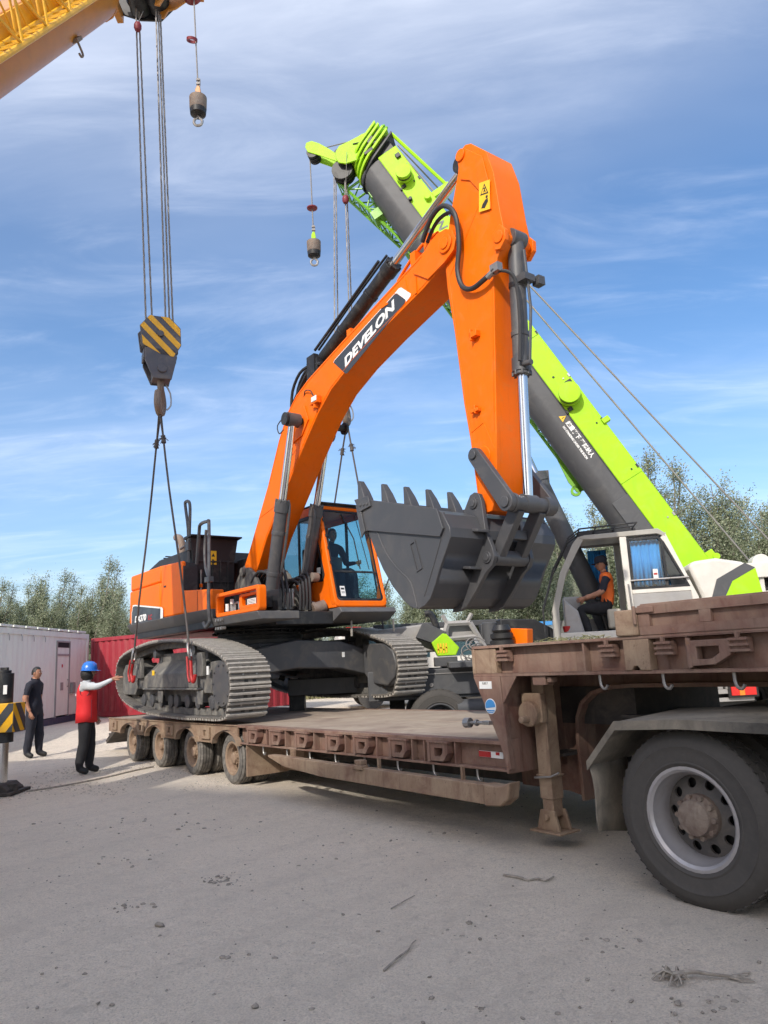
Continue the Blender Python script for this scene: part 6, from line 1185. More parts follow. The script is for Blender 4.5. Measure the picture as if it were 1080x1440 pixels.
    for x, r in ((3.72, 0.21), (9.46, 0.17)):
        q = MB().use(M['lime']); q.lathe([(0.01, 0.0), (r, 0.0), (r * 1.02, 0.06), (r * 0.86, 0.07), (r * 0.86, 0.17), (r * 0.95, 0.18), (r * 0.92, 0.22), (0.0005, 0.23)], (x, 0.375, 0.23), (0, 1, 0), 28); q.use(M['black']); q.lathe([(r * 0.87, 0.08), (r * 0.90, 0.10), (r * 0.87, 0.12)], (x, 0.375, 0.23), (0, 1, 0), 28); q.bx(x - r * 1.25, x - r * 0.9, 0.375, 0.42, 0.06, 0.14); q.bx(x + r * 0.9, x + r * 1.2, 0.375, 0.43, 0.30, 0.42); q.bx(x - r * 1.3, x - r, 0.375, 0.41, 0.0, 0.04); gob('hose_reel', q, None, bm_)
    q = MB().use(M['lime']); q.bx(2.92, 3.02, 0.30, 0.42, 0.42, 0.56); q.bx(8.7, 8.8, 0.375, 0.42, 0.28, 0.40); q.cyl((8.75, 0.37, 0.34), (8.75, 0.46, 0.34), 0.06); q.bx(-0.10, 0.10, 0.1, 0.3, 0.45, 0.62); q.cyl((-0.05, 0.1, 0.60), (-0.05, 0.34, 0.60), 0.06); q.use(M['black']); q.cyl((8.95, 0.375, 0.05), (8.95, 0.44, 0.05), 0.04); q.cyl((4.18, 0.375, 0.2), (4.18, 0.385, 0.2), 0.022); q.bx(9.9, 10.0, 0.375, 0.42, 0.32, 0.42); gob('lug', q, None, bm_, bev=0.008)
    for i in range(9):
        q = MB().use(M['black' if i % 3 else 'steel']); x = 0.9 + i * 1.04; q.bx(x, x + 0.07, 0.3755, 0.392, 0.43, 0.462); q.cyl((x + 0.035, 0.376, 0.33), (x + 0.035, 0.388, 0.33), 0.016, n=8); gob('cable_clip', q, None, bm_)
    q = MB().use(M['lime']); q.bx(5.05, 5.11, 0.3752, 0.386, 0.03, 0.465); q.bx(7.3, 7.35, 0.3752, 0.386, 0.03, 0.465); q.bx(1.85, 1.9, 0.3752, 0.386, 0.03, 0.465); gob('seam_strip', q, None, bm_)
    LT = lambda x, z: Matrix.Translation((x, 0.379, z)) @ Matrix(((-1, 0, 0, 0), (0, 0, 1, 0), (0, 1, 0, 0), (0, 0, 0, 1)))
    q = text_mb('起重臂下 严禁站人', 0.125, M['letter'], 0.004, 0, 0.001, 'LEFT'); xs = [v[0] for v in q.v]; k = 0.80 / max(0.01, max(xs) - min(xs)); q.v = [(x * k, y * k, z) for x, y, z in q.v]; place(q, LT(3.33, -0.085)); gob('lettering', q, None, bm_)
    q = text_mb('NO STANDING UNDER THE BOOM', 0.055, M['letter'], 0.002, 0, 0.001, 'LEFT'); xs = [v[0] for v in q.v]; k = 0.74 / (max(xs) - min(xs)); q.v = [(x * k, y, z) for x, y, z in q.v]; place(q, LT(3.30, -0.185)); gob('lettering', q, None, bm_)
    q = MB().use(M['signy']); q.prism([(3.37, -0.145), (3.50, -0.145), (3.435, -0.035)], 0.371, 0.381); q.use(M['blackp']); q.prism([(3.425, -0.12), (3.445, -0.12), (3.44, -0.07), (3.43, -0.07)], 0.381, 0.383); gob('warning_sign', q, None, bm_)
    q = text_mb('N', 0.26, M['decal'], 0.006, 0.15, 0.001); place(q, LT(8.09, 0.22)); gob('lettering', q, None, bm_)
    q = MB().use(M['lime']); bar(q, (10.55, 0.28, 0.56), (8.80, 0.28, 0.82), 0.035); q.bx(8.72, 8.84, 0.2, 0.34, 0.45, 0.86); gob('stay_bar', q, None, bm_)
    # folded lattice jib under the boom
    ch = MB().use(M['green']); br = MB().use(M['green']); prev = None; N_ = 26
    for i in range(N_):
        f = i / (N_ - 1); x = 10.7 - f * 8.3; zt = -0.36 + 0.02 * f; zb = -0.86 + 0.33 * min(1, f * 4.2) + 0.10 * f; ys = (-0.12, -0.62)
        c = [V((x, y, z)) for y in ys for z in (zt, zb)]
        if prev:
            for k in range(4): bar(ch, prev[k], c[k], 0.032)
            for a, b in ((0, 1), (2, 3), (1, 3), (0, 2)):
                if i % 2: bar(br, prev[a], c[b], 0.018, 5)
                else: bar(br, prev[b], c[a], 0.018, 5)
        for a, b in ((0, 1), (2, 3), (1, 3)): bar(br, c[a], c[b], 0.016, 5)
        prev = c
    jb = gob('jib', ch); gob('lattice_brace', br, None, jb)
    q = MB().use(M['green']); q.bx(10.2, 10.35, -0.60, 0.1, -0.42, -0.30); q.bx(9.7, 9.85, -0.6, 0.1, -0.50, -0.38); q.prism([(2.2, -0.42), (3.0, -0.40), (3.1, -0.50), (2.5, -0.60), (2.25, -0.58)], -0.30, -0.24); q.lathe([(0.05, -0.03), (0.10, -0.03), (0.10, 0.03), (0.05, 0.03), (0.05, -0.03)], (2.28, -0.27, -0.58), (0, 1, 0), 16); q.bx(9.3, 9.5, -0.3, 0.0, -0.7, -0.45); gob('jib_bracket', q, None, jb)
    # hoist ropes running back over the boom to the winch
    for a, e in (((10.40, 0.05, 0.58), (6.95, 12.9, 2.82)), ((10.30, 0.15, 0.50), (6.28, 12.9, 2.85))):
        q = MB().use(M['rope']); q.tube([GF @ V(a), V(e)], 0.017, 7); wob('hoist_rope', q)
    # luffing cylinder
    q = MB().use(M['cgrey']); q.cyl((3.62, 12.5, 1.8), (2.66, 12.62, 4.50), 0.165, n=22); q.cyl((2.70, 12.62, 4.38), (2.655, 12.62, 4.52), 0.185, n=22); lc = wob('luffing_cylinder', q)
    q = MB().use(M['chrome']); q.cyl((2.66, 12.62, 4.50), (2.14, 12.7, 6.05), 0.075, n=18); wob('piston_rod', q, None, lc)
    q = MB().use(M['cgrey']); q.bx(2.3, 2.9, 12.65, 12.85, 4.2, 4.6); wob('pipe', q, None, lc)
    # ---- operator cab
    X = lambda x: (3.6 - x) / 0.981
    P = lambda pts: [(X(a), b) for a, b in pts]
    out = [(2.53, 1.66), (2.54, 2.15), (2.70, 2.70), (2.93, 3.14), (3.02, 3.23), (3.12, 3.26), (4.20, 3.28), (4.30, 3.20), (4.66, 2.20), (4.68, 1.66)]
    def skin_side(y0, y1, opening=True):
        q = MB().use(M['cabgrey'])
        q.prism(P([(2.53, 1.66), (2.54, 2.15), (2.70, 2.70), (2.93, 3.14), (3.02, 3.23), (3.10, 3.19), (3.01, 3.05), (2.79, 2.67), (2.64, 2.15), (2.63, 1.66)]), y0, y1)
        q.prism(P([(3.02, 3.23), (3.12, 3.262), (4.20, 3.282), (4.30, 3.20), (4.30, 3.14), (4.18, 3.20), (3.20, 3.19), (3.08, 3.20)]), y0, y1)
        q.use(M['white']); q.prism(P([(3.63, 3.19), (3.73, 3.19), (3.73, 1.66), (3.64, 1.66)]), y0, y1); q.prism(P([(2.631, 1.66), (2.631, 1.77), (3.639, 1.77), (3.639, 1.66)]), y0, y1)
        q.prism(P([(4.30, 3.20), (4.66, 2.20), (4.68, 1.66), (4.60, 1.66), (4.56, 2.30), (4.26, 3.05), (4.22, 3.14)]), y0, y1); q.prism(P([(3.731, 2.37), (4.56, 2.37), (4.57, 2.30), (3.731, 2.30)]), y0, y1)
        return q
    c = wob('operator_cab', skin_side(-0.05, 0.0), None, t, CF, bev=0.012)
    wob('far_panel', skin_side(-1.05, -1.0), None, c, CF)
    q = MB().use(M['lgrey']); q.prism(P([(3.73, 1.66), (4.60, 1.66), (4.57, 2.30), (3.73, 2.30)]), -0.045, -0.008); wob('rear_door_panel', q, None, c, CF, bev=0.01)
    q = MB().use(M['black']); q.bx(X(4.30), X(4.12), -0.008, 0.004, 1.98, 2.06); q.bx(X(4.25), X(4.16), 0.004, 0.012, 2.0, 2.03); wob('handle', q, None, c, CF)
    q = MB().use(M['white']); q.prism(P([(3.02, 3.23), (3.12, 3.262), (4.20, 3.282), (4.30, 3.20), (4.20, 3.24), (3.12, 3.22)]), -1.0, -0.05); q.prism(P([(4.30, 3.20), (4.66, 2.20), (4.68, 1.66), (4.62, 1.66), (4.60, 2.2), (4.26, 3.16)]), -1.0, -0.05); q.prism(P([(2.53, 1.66), (4.68, 1.66), (4.68, 1.72), (2.53, 1.72)]), -1.0, -0.05); q.prism(P([(2.53, 1.72), (2.535, 2.0), (2.58, 2.0), (2.575, 1.72)]), -1.0, -0.05); wob('shell', q, None, c, CF)
    q = MB().use(M['glassc']); q.prism(P([(2.54, 2.0), (2.55, 2.15), (2.71, 2.70), (2.94, 3.13), (3.02, 3.22), (3.03, 3.21), (2.95, 3.12), (2.72, 2.69), (2.56, 2.15), (2.55, 2.0)]), -1.0, -0.05); wob('front_window', q, None, c, CF)
    q = MB().use(M['glassc']); q.prism(P([(3.73, 2.37), (4.55, 2.37), (4.25, 3.08), (4.18, 3.17), (3.73, 3.16)]), -0.03, -0.024); sw = wob('side_window', q, None, c, CF)
    q = MB().use(M['black']); q.ring(P([(3.735, 2.365), (4.56, 2.365), (4.265, 3.07), (4.19, 3.165), (3.735, 3.155)]), P([(3.77, 2.40), (4.51, 2.40), (4.235, 3.05), (4.17, 3.13), (3.77, 3.12)]), -0.04, 0.004); q.prism(P([(4.22, 2.39), (4.26, 2.39), (4.26, 3.0), (4.22, 3.08)]), -0.035, 0.003); wob('window_seal', q, None, sw, CF)
    q = MB().use(M['glassc']); q.prism(P([(3.73, 2.37), (4.55, 2.37), (4.25, 3.08), (4.18, 3.17), (3.73, 3.16)]), -1.035, -1.03); wob('far_window', q, None, c, CF)
    q = MB().use(M['glassc']); q.prism(P([(2.66, 2.0), (3.6, 2.0), (3.6, 3.15), (3.2, 3.15), (3.03, 3.04), (2.82, 2.68), (2.67, 2.15)]), -1.035, -1.03); wob('far_door_window', q, None, c, CF)
    q = MB().use(M['lgrey']); q.prism(P([(2.66, 1.72), (3.6, 1.72), (3.6, 2.0), (2.66, 2.0)]), -1.04, -1.01); wob('far_door_panel', q, None, c, CF)
    q = MB().use(M['steel']); q.tube([V((X(3.72), 0.03, 2.50)), V((X(4.55), 0.03, 2.50))], 0.016); q.tube([V((X(3.70), 0.02, 1.8)), V((X(3.70), 0.05, 1.9)), V((X(3.68), 0.05, 2.45))], 0.013); wob('grab_rail', q, None, c, CF)
    def curtain(x0, x1, z0, z1, y, n=14):
        q = MB().use(M['curtain']); vs = []
        for i in range(n * 2 + 1):
            a = X(x0) + (X(x1) - X(x0)) * i / (n * 2); d = 0.02 * math.sin(i * math.pi / 2) + 0.008 * math.sin(i * 0.9)
            vs += [(a, y + d, z0 + 0.02 * math.sin(i * 0.7)), (a, y + d * 0.7, z1)]
        q.add(vs, [(2 * i, 2 * i + 2, 2 * i + 3, 2 * i + 1) for i in range(n * 2)]); return q
    for a in ((3.20, 3.50, 2.30, 3.13, -0.96), (3.77, 4.20, 2.42, 3.12, -0.10), (3.75, 4.45, 2.40, 3.05, -0.97)):
        o = wob('curtain', curtain(*a), None, c, CF); so = o.modifiers.new('thick', 'SOLIDIFY'); so.thickness = 0.004
    q = MB().use(M['beige']); q.bx(X(4.02), X(3.42), -0.68, -0.24, 1.90, 2.06); q.prism(P([(3.92, 2.06), (4.05, 2.06), (4.18, 2.70), (4.06, 2.70)]), -0.66, -0.26); q.bx(X(3.55), X(3.35), -0.22, -0.08, 1.80, 2.10); wob('seat', q, None, c, CF, bev=0.03)
    q = MB().use(M['lgrey']); q.bx(X(2.98), X(2.72), -0.75, -0.45, 1.72, 2.35); q.prism(P([(2.70, 1.72), (3.0, 1.72), (2.92, 2.10), (2.72, 2.3)]), -0.30, -0.06); wob('console', q, None, c, CF, bev=0.03)
    q = MB().use(M['red']); q.lathe([(0.06, 0), (0.075, 0.09)], V((X(2.74), -0.12, 1.785)), (0, 0, 1), 12); wob('bowl', q, None, c, CF)
    q = MB().use(M['oil']); q.cyl((X(3.35), -0.62, 1.72), (X(3.25), -0.62, 2.30), 0.02); q.sph((X(3.25), -0.62, 2.32), 0.04); q.cyl((X(3.35), -0.30, 1.72), (X(3.25), -0.30, 2.25), 0.02); q.sph((X(3.25), -0.3, 2.27), 0.035); wob('lever', q, None, c, CF)
    q = MB().use(M['black'])
    for y in (0.05, -0.30, -0.65, -1.0): q.tube([V((X(2.40), y, 1.62)), V((X(2.40), y, 2.15)), V((X(2.60), y, 2.75)), V((X(2.88), y, 3.24)), V((X(3.05), y, 3.36)), V((X(3.9), y, 3.39))], 0.014, 6)
    for xx, z in ((2.40, 1.75), (2.41, 2.2), (2.62, 2.78), (2.86, 3.22), (3.05, 3.36), (3.3, 3.37), (3.6, 3.38), (3.9, 3.39)): q.tube([V((X(xx), 0.06, z)), V((X(xx), -1.02, z))], 0.013, 6)
    q.bx(X(3.95), X(3.05), -0.6, -0.55, 3.31, 3.40); wob('guard_cage', q, None, c, CF)
    q = MB().use(M['signw']); q.prism(P([(4.06, 2.50), (4.13, 2.50), (4.13, 2.66), (4.06, 2.66)]), -0.02, -0.015); q.use(M['red']); q.prism(P([(4.07, 2.57), (4.12, 2.57), (4.12, 2.60), (4.07, 2.60)]), -0.015, -0.013); wob('sticker', q, None, sw, CF)
    # ---- slewing body behind the cab
    q = MB().use(M['white']); q.prism(P([(4.72, 1.70), (4.70, 2.20), (4.56, 2.66), (4.62, 2.73), (4.96, 2.76), (5.30, 2.68), (5.48, 2.58), (5.53, 2.20), (5.53, 1.70)]), -1.0, 0.02); hd = wob('hood', q, None, t, CF, bev=0.05)
    q = MB().use(M['cgrey']); q.prism(P([(4.83, 1.95), (4.83, 2.17), (4.93, 2.44), (5.34, 2.655), (5.475, 2.575), (5.14, 2.40), (5.02, 2.18), (5.02, 1.95)]), 0.02, 0.035); wob('stripe', q, None, hd, CF)
    q = MB().use(M['lime']); q.prism(P([(5.02, 1.95), (5.02, 2.18), (5.14, 2.395), (5.475, 2.57), (5.525, 2.20), (5.525, 1.95)]), 0.021, 0.033); wob('panel', q, None, hd, CF)
    q = MB().use(M['cgrey']); q.prism(P([(3.0, 1.45), (7.8, 1.45), (7.8, 1.70), (3.0, 1.70)]), -1.6, -0.02); q.prism(P([(4.4, 1.7), (6.9, 1.7), (6.9, 2.4), (5.8, 2.6), (5.0, 2.6)]), -1.35, -1.25); q.prism(P([(4.4, 1.7), (6.9, 1.7), (6.9, 2.4), (5.8, 2.6), (5.0, 2.6)]), -2.3, -2.2); q.prism(P([(4.2, 1.45), (4.3, 1.75), (7.5, 1.75), (7.5, 1.45)]), -2.35, -1.2); wob('slew_frame', q, None, t, CF, bev=0.02)
    q = MB().use(M['white'])
    q.prism(P([(5.56, 2.50), (7.9, 2.50), (7.9, 2.72), (5.56, 2.74)]), -1.15, -0.95); q.prism(P([(5.56, 2.2), (7.9, 2.2), (7.9, 2.28), (5.56, 2.28)]), -1.15, -0.95)
    for x in (5.60, 5.78, 5.95, 6.12, 6.35, 6.7): q.prism(P([(x, 2.28), (x + 0.07, 2.28), (x + 0.07, 2.5), (x, 2.5)]), -1.15, -1.0)
    q.cyl(V((X(5.85), -1.3, 2.74)), V((X(5.85), -1.0, 2.74)), 0.14, n=20); wob('winch_frame', q, None, t, CF, bev=0.008)
    q = MB().use(M['oil']); q.cyl(V((X(6.1), -1.9, 2.35)), V((X(6.1), -1.16, 2.35)), 0.26, n=20); q.bx(X(7.7), X(5.6), -2.2, -1.16, 1.72, 2.2); wob('winch', q, None, t, CF)
    q = MB().use(M['lime']); q.prism(P([(7.9, 1.6), (8.7, 1.6), (8.7, 2.9), (7.9, 2.9)]), -2.4, 0.3); wob('counterweight', q, None, t, CF, bev=0.04)
    # ---- carrier
    q = MB().use(M['cgrey']); q.bx(-0.4, 9.6, 12.35, 12.75, 0.85, 1.32); q.bx(-0.4, 9.6, 13.65, 14.05, 0.85, 1.32); q.bx(0.9, 9.6, 12.0, 14.4, 1.32, 1.42); q.bx(-0.2, 1.6, 12.3, 12.36, 0.90, 1.24); q.bx(-0.3, 9.6, 12.75, 13.65, 1.0, 1.25); wob('carrier_frame', q, None, t, bev=0.015)
    q = MB().use(M['steel']); q.bx(0.30, 1.6, 12.285, 12.30, 1.235, 1.25); q.cyl((0.62, 12.28, 1.07), (0.62, 12.31, 1.07), 0.03); wob('carrier_trim', q, None, t)
    tm = tyre_mb(0.50, 0.30, 0.28, 3, 30).mesh('tyre'); ra, rb = dish_rim(0.28, 0.30, 'cgrey', 0.115, 'cgrey', holes=8); rm = ra.mesh('rim'); hm = rb.mesh('hub')
    for x in (0.72, 2.1, 5.2, 6.5):
        for y in (12.25, 14.2):
            w = obj('wheel', tm, None, t); w.location = V((x - 3.4, y - 13.0, 0.5)); w.rotation_euler = (0, x, math.pi if y > 13 else 0); obj('rim', rm, None, w); obj('hub', hm, None, w)
    q = MB().use(M['cgrey']); q.cyl((1.0, 12.2, 0.70), (2.3, 12.2, 0.70), 0.13, n=16); q.bx(2.6, 4.6, 12.0, 12.3, 0.45, 1.0); wob('air_tank', q, None, t)
    for x in (-1.65, 0.06, 7.2):
        q = MB().use(M['black']); q.bx(x - 0.13, x + 0.13, 13.1, 13.36, 0.30, 1.05); q.bx(x - 0.30, x + 0.3, 12.9, 13.5, 0.0, 0.06); q.cyl((x, 13.23, 0.06), (x, 13.23, 0.4), 0.07); wob('outrigger_jack', q, None, t, bev=0.01)
    q = MB().use(M['cgrey']); q.bx(-1.78, 0.0, 13.0, 13.45, 0.98, 1.25); wob('outrigger_beam', q, None, t, bev=0.01)
    q = MB().use(M['lgrey']); q.prism([(-0.25, 1.60), (-0.2, 2.0), (0.55, 2.06), (0.92, 1.90), (1.0, 1.60)], 12.7, 14.0); wob('front_cover', q, None, t, bev=0.03)
    q = MB().use(M['cgrey']); q.prism([(0.42, 1.84), (0.55, 2.08), (0.62, 2.06), (0.94, 1.90), (0.72, 1.72)], 12.5, 12.75); q.bx(0.70, 1.08, 12.45, 12.7, 1.35, 1.50); wob('cover_edge', q, None, t, bev=0.01)
    q = MB().use(M['lime']); q.prism([(0.67, 1.74), (0.86, 1.88), (0.92, 1.87), (1.12, 1.64), (1.06, 1.52), (0.76, 1.52)], 12.42, 12.70); lp = wob('marker_panel', q, None, t, bev=0.012)
    q = MB().use(M['signy'])
    for k in range(4): q.bx(0.76 + k * 0.045, 0.785 + k * 0.045, 12.412, 12.4195, 1.56 + 0.01 * (k % 2), 1.72); q.bx(0.752 + k * 0.045, 0.795 + k * 0.045, 12.412, 12.4195, 1.61 + 0.03 * (k % 2), 1.63 + 0.03 * (k % 2))
    wob('print', q, None, lp)
    q = MB().use(M['lgrey']); bar(q, (0.86, 12.8, 1.72), (0.98, 12.8, 2.05), 0.05); bar(q, (0.98, 12.8, 2.05), (1.36, 12.8, 2.05), 0.05); bar(q, (1.36, 12.8, 2.05), (1.62, 12.8, 1.55), 0.05); bar(q, (0.98, 12.8, 1.80), (1.45, 12.8, 1.82), 0.035); q.bx(1.0, 1.42, 12.9, 13.3, 1.75, 2.0); bar(q, (0.98, 12.8, 2.04), (0.90, 12.8, 2.2), 0.04); bar(q, (1.30, 12.8, 2.04), (1.40, 12.8, 2.2), 0.04); wob('boom_rest', q, None, t)
    q = MB().use(M['cgrey']); q.bx(-0.3, 2.0, 13.5, 13.8, 2.02, 2.12); q.bx(1.55, 1.85, 12.9, 13.2, 1.66, 2.02); q.cyl((1.70, 12.9, 1.66), (1.70, 12.9, 2.04), 0.13, n=18); wob('side_beam', q, None, t, bev=0.015)
    q = MB().use(M['black']); q.prism([(1.9, 1.42), (1.9, 2.10), (2.5, 2.06), (2.95, 1.80), (2.95, 1.42)], 13.0, 14.0); q.tube([(0.62, 13.1, 2.25), (0.72, 13.1, 2.24), (0.80, 13.1, 2.05), (0.82, 13.1, 1.9)], 0.06, 10, sub=3); wob('engine_cover', q, None, t, bev=0.02)
    rg = random.Random(8); q = MB().use(M['rope'])
    for i in range(16):
        a = rg.uniform(0, 6.28); r = rg.uniform(0.05, 0.17); c_ = V((1.36 + rg.uniform(-0.10, 0.14), 12.35 + rg.uniform(-0.08, 0.1), 1.55 + rg.uniform(-0.08, 0.14))); pts = []
        for k in range(7): an = a + k * 0.75; pts.append(c_ + V((r * math.cos(an), 0.05 * math.sin(an * 1.3), r * 0.7 * math.sin(an))))
        q.tube(pts, 0.011, 5, sub=2)
    wob('cable_coil', q, None, t)
    q = MB().use(M['signw']); q.bx(1.18, 1.42, 12.29, 12.345, 1.32, 1.40); q.use(M['tail']); q.bx(1.26, 1.33, 12.28, 12.29, 1.335, 1.385); q.bx(0.98, 1.03, 12.285, 12.34, 1.33, 1.37); wob('marker_lamp', q, None, t)
    q = MB().use(M['lgrey']); q.bx(4.05, 5.55, 11.85, 11.95, 0.86, 0.93); q.bx(4.05, 5.55, 11.88, 11.98, 0.74, 0.80); q.bx(4.1, 5.1, 11.9, 12.0, 0.93, 1.02); 
    for x in (4.55, 4.72, 4.95, 5.12): q.bx(x, x + 0.05, 11.84, 11.9, 0.93, 1.0)
    place(q, Matrix.Translation((0, 0, -0.13))); bp = wob('rear_bumper', q, None, t, bev=0.006)
    q = MB().use(M['tail']); q.bx(5.18, 5.30, 11.80, 11.86, 0.83, 0.98); q.bx(5.38, 5.56, 11.80, 11.86, 0.83, 0.98); q.use(M['amber']); q.bx(5.30, 5.38, 11.795, 11.86, 0.83, 0.98); q.use(M['oil']); q.bx(5.14, 5.60, 11.82, 11.87, 0.80, 1.01); place(q, Matrix.Translation((0, 0, -0.13))); wob('tail_lamp', q, None, bp, bev=0.004)
    q = MB().use(M['oil']); q.bx(4.1, 5.6, 12.0, 12.35, 0.5, 0.86); wob('tool_locker', q, None, t)
make_green_crane()
seatm = CF @ V(((3.6 - 3.40) / 0.981, -0.40, 2.04))
crane_op, HT = person('person', 'crane operator in orange vest and dark cap seated in the open crane cab', seatm, math.atan2(0.195, -0.981), seated({'L': ((0.10, 0.24, 0.33), (0.36, 0.17, 0.26)), 'R': ((0.10, -0.24, 0.33), (0.36, -0.17, 0.26))}, 0.46, 0.42, 0.36), dict(skin='skin', legs='blackc', feet='shoe', top='vesto', sleeve='navy', fore='skin', cut=0.9), face=(0.1, 0.12))
def cap_on(t, T):
    q = MB().use(M['navy']); q.lathe([(0.098, 0.028), (0.103, 0.06), (0.098, 0.10), (0.07, 0.135), (0.0005, 0.145)], (-0.004, 0, 0), (0, 0, 1), 20, T); vs = []
    for i in range(9):
        a = R(-65 + 130 * i / 8)
        for r, z in ((0.092, 0.034), (0.165 - 0.03 * abs(i - 4) / 4, 0.024)): vs.append((r * math.cos(a), r * 0.85 * math.sin(a), z)); vs.append((r * math.cos(a), r * 0.85 * math.sin(a), z - 0.006))
    q.add(vs, [f for i in range(8) for f in ((4 * i, 4 * i + 2, 4 * i + 6, 4 * i + 4), (4 * i + 1, 4 * i + 5, 4 * i + 7, 4 * i + 3), (4 * i + 2, 4 * i + 3, 4 * i + 7, 4 * i + 6))], T)
    obj('cap', q, None, t)
cap_on(crane_op, HT)

# ------------------------------------------------------------------ lifting gear
def hook_mb(q, c, s=1.0, F=ID):
    c = V(c); pts = [V((0, 0, 0.16)), V((0, 0, 0.0)), V((0.07, 0, -0.10)), V((0.115, 0, -0.22)), V((0.06, 0, -0.34)), V((-0.06, 0, -0.36)), V((-0.13, 0, -0.26)), V((-0.12, 0, -0.14)), V((-0.10, 0, -0.10))]
    q.tube([F @ (c + p * s) for p in pts], 0.050 * s, 8, sub=3)
def hook_block(name, label, c, rz, yellow='yellow', scale=1.0):
    """c: top centre of the block"""
    F = Matrix.Translation(V(c)) @ Matrix.Rotation(rz, 4, 'Z') @ Matrix.Scale(scale, 4); t = thing(name, label, 'hook block', Matrix.Translation(V(c))); BASE[t.name] = V((0, 0, 0)); F = Matrix.Rotation(rz, 4, 'Z') @ Matrix.Scale(scale, 4)
    octo = [(-0.16, 0.02), (0.14, 0.02), (0.30, -0.14), (0.31, -0.42), (0.20, -0.62), (0.02, -0.60), (-0.26, -0.46), (-0.30, -0.16)]
    for s in (-1, 1):
        q = MB().use(M['block']); y0, y1 = (-0.17, -0.14) if s < 0 else (0.14, 0.17); q.prism(octo, y0, y1, T=F); q.prism([(-0.22, -0.5), (0.22, -0.5), (0.25, -0.62), (0.17, -0.98), (-0.10, -0.98), (-0.22, -0.7)], y0, y1, T=F); ck = obj('cheek_plate', q, None, t, bev=0.008)
        ys = (-0.176, -0.1705) if s < 0 else (0.1705, 0.176)
        for p in stripes([(x * 0.97, z * 0.985 - 0.004) for x, z in octo], R(45), 0.085, 0.03):
            q = MB().use(M[yellow]); q.prism(p, ys[0], ys[1], T=F); obj('warning_stripe', q, None, ck)
    q = MB().use(M['block'])
    for y in (-0.09, -0.03, 0.03, 0.09): q.lathe([(0.06, -0.022), (0.27, -0.022), (0.24, 0), (0.27, 0.022), (0.06, 0.022)], (0, y, -0.27), (0, 1, 0), 26, T=F)
    obj('sheave', q, None, t)
    q = MB().use(M['block']); q.cyl((0, -0.21, -0.27), (0, 0.21, -0.27), 0.05, T=F); q.bx(-0.10, 0.17, -0.15, 0.15, -0.96, -0.72, T=F); q.cyl((0.03, -0.20, -0.82), (0.03, 0.20, -0.82), 0.07, T=F); q.bx(-0.24, -0.20, -0.14, 0.14, -0.66, -0.52, T=F); q.bx(0.20, 0.24, -0.14, 0.14, -0.70, -0.56, T=F); obj('crosshead', q, None, t, bev=0.01)
    q = MB().use(M['ball']); hook_mb(q, (0.0, 0, 0), 1.15, F @ Matrix.Translation((0.03, 0, -1.06)) @ Matrix.Rotation(R(65), 4, 'Z')); obj('hook', q, None, t)
    q = MB().use(M['steel']); q.tube([F @ V(p) for p in ((0.10, -0.02, -1.02), (0.17, -0.02, -1.15), (0.18, -0.02, -1.34), (0.12, -0.02, -1.42))], 0.014, 7, sub=2); obj('safety_latch', q, None, t)
    return t
YH = V((-3.72, 12.0, 7.42)); GHK = V((-0.66, 13.92, 7.30))
hook_block('hook_block', 'black and yellow striped hook block carrying the slings of the near track', YH, R(24), scale=1.12)
hook_block('hook_block', 'lifting hook block half hidden behind the orange excavator boom', GHK, R(12), yellow='lime', scale=0.85)
def sling(label, top, end, group, knot=0.12):
    top, end = V(top), V(end); d = (end - top).normalized(); t = thing('wire_sling', label, 'sling', Matrix.Translation(end), group=group); BASE[t.name] = V((0, 0, 0)); tp = top - end; L = tp.length; s = frame_axes(d)[0]
    q = MB().use(M['sling']); k = -d * (L * (1 - knot)); e = -d * 0.32
    rg = random.Random(int(L * 100)); mid = [k.lerp(e, f) + V((rg.uniform(-1, 1), rg.uniform(-1, 1), 0)) * 0.012 for f in (0.25, 0.5, 0.75)]
    q.tube([tp + s * 0.05, k] + mid + [e], 0.017, 7, sub=2); q.tube([tp - s * 0.05, k + d * 0.02], 0.015, 7); obj('rope', q, None, t)
    q = MB().use(M['sling']); q.cyl(k - d * 0.05, k + d * 0.09, 0.036, n=10)
    for i in range(14):
        v = V((rg.gauss(0, 1), rg.gauss(0, 1), rg.gauss(0, 1))).normalized() * 0.085; q.tube([k, k + v * 0.6, k + v + V((0, 0, -0.02))], 0.006, 4)
    obj('splice', q, None, t)
    q = MB().use(M['steel']); x = s; pts = [e + x * 0.06 - d * 0.05, e + x * 0.085 + d * 0.04, e + x * 0.075 + d * 0.13, e + d * 0.17, e - x * 0.075 + d * 0.13, e - x * 0.085 + d * 0.04, e - x * 0.06 - d * 0.05, e - d * 0.07]; q.tube(pts, 0.019, 8, closed=True, sub=3); obj('shackle', q, None, t)
    q = MB().use(M['red']); w = V((0.6, -0.8, 0)) * 0.05; h = [e + d * 0.12, e + d * 0.22 - w * 0.3, e + d * 0.34 - w * 0.7, V((0, 0, -0.10)) - w * 0.3, V((0, 0, -0.17)) + w * 0.8, V((0, 0, -0.14)) + w * 1.9, V((0, 0, -0.07)) + w * 2.3]; q.tube(h, 0.026, 9, sub=3); q.tube([p + V((-0.04, -0.03, 0.0)) for p in h[:5]], 0.016, 7, sub=3); obj('red_hook', q, None, t)
    return t
ht = YH + V((0.03, 0, -1.62)); gt = GHK + V((0.03, 0, -1.22))
NS_ = 'wire slings on the near track'; FS_ = 'wire slings on the far track'
sling('wire sling from striped hook block to the near track beside the counterweight', ht, tr((-3.80, -0.16, 1.52)), NS_)
sling('wire sling from striped hook block to the near track below the tool box', ht, tr((-1.18, -0.16, 1.50)), NS_)
sling('wire sling running from half hidden hook down behind the cab roof', gt, tr((-3.80, 3.36, 1.64)), FS_)
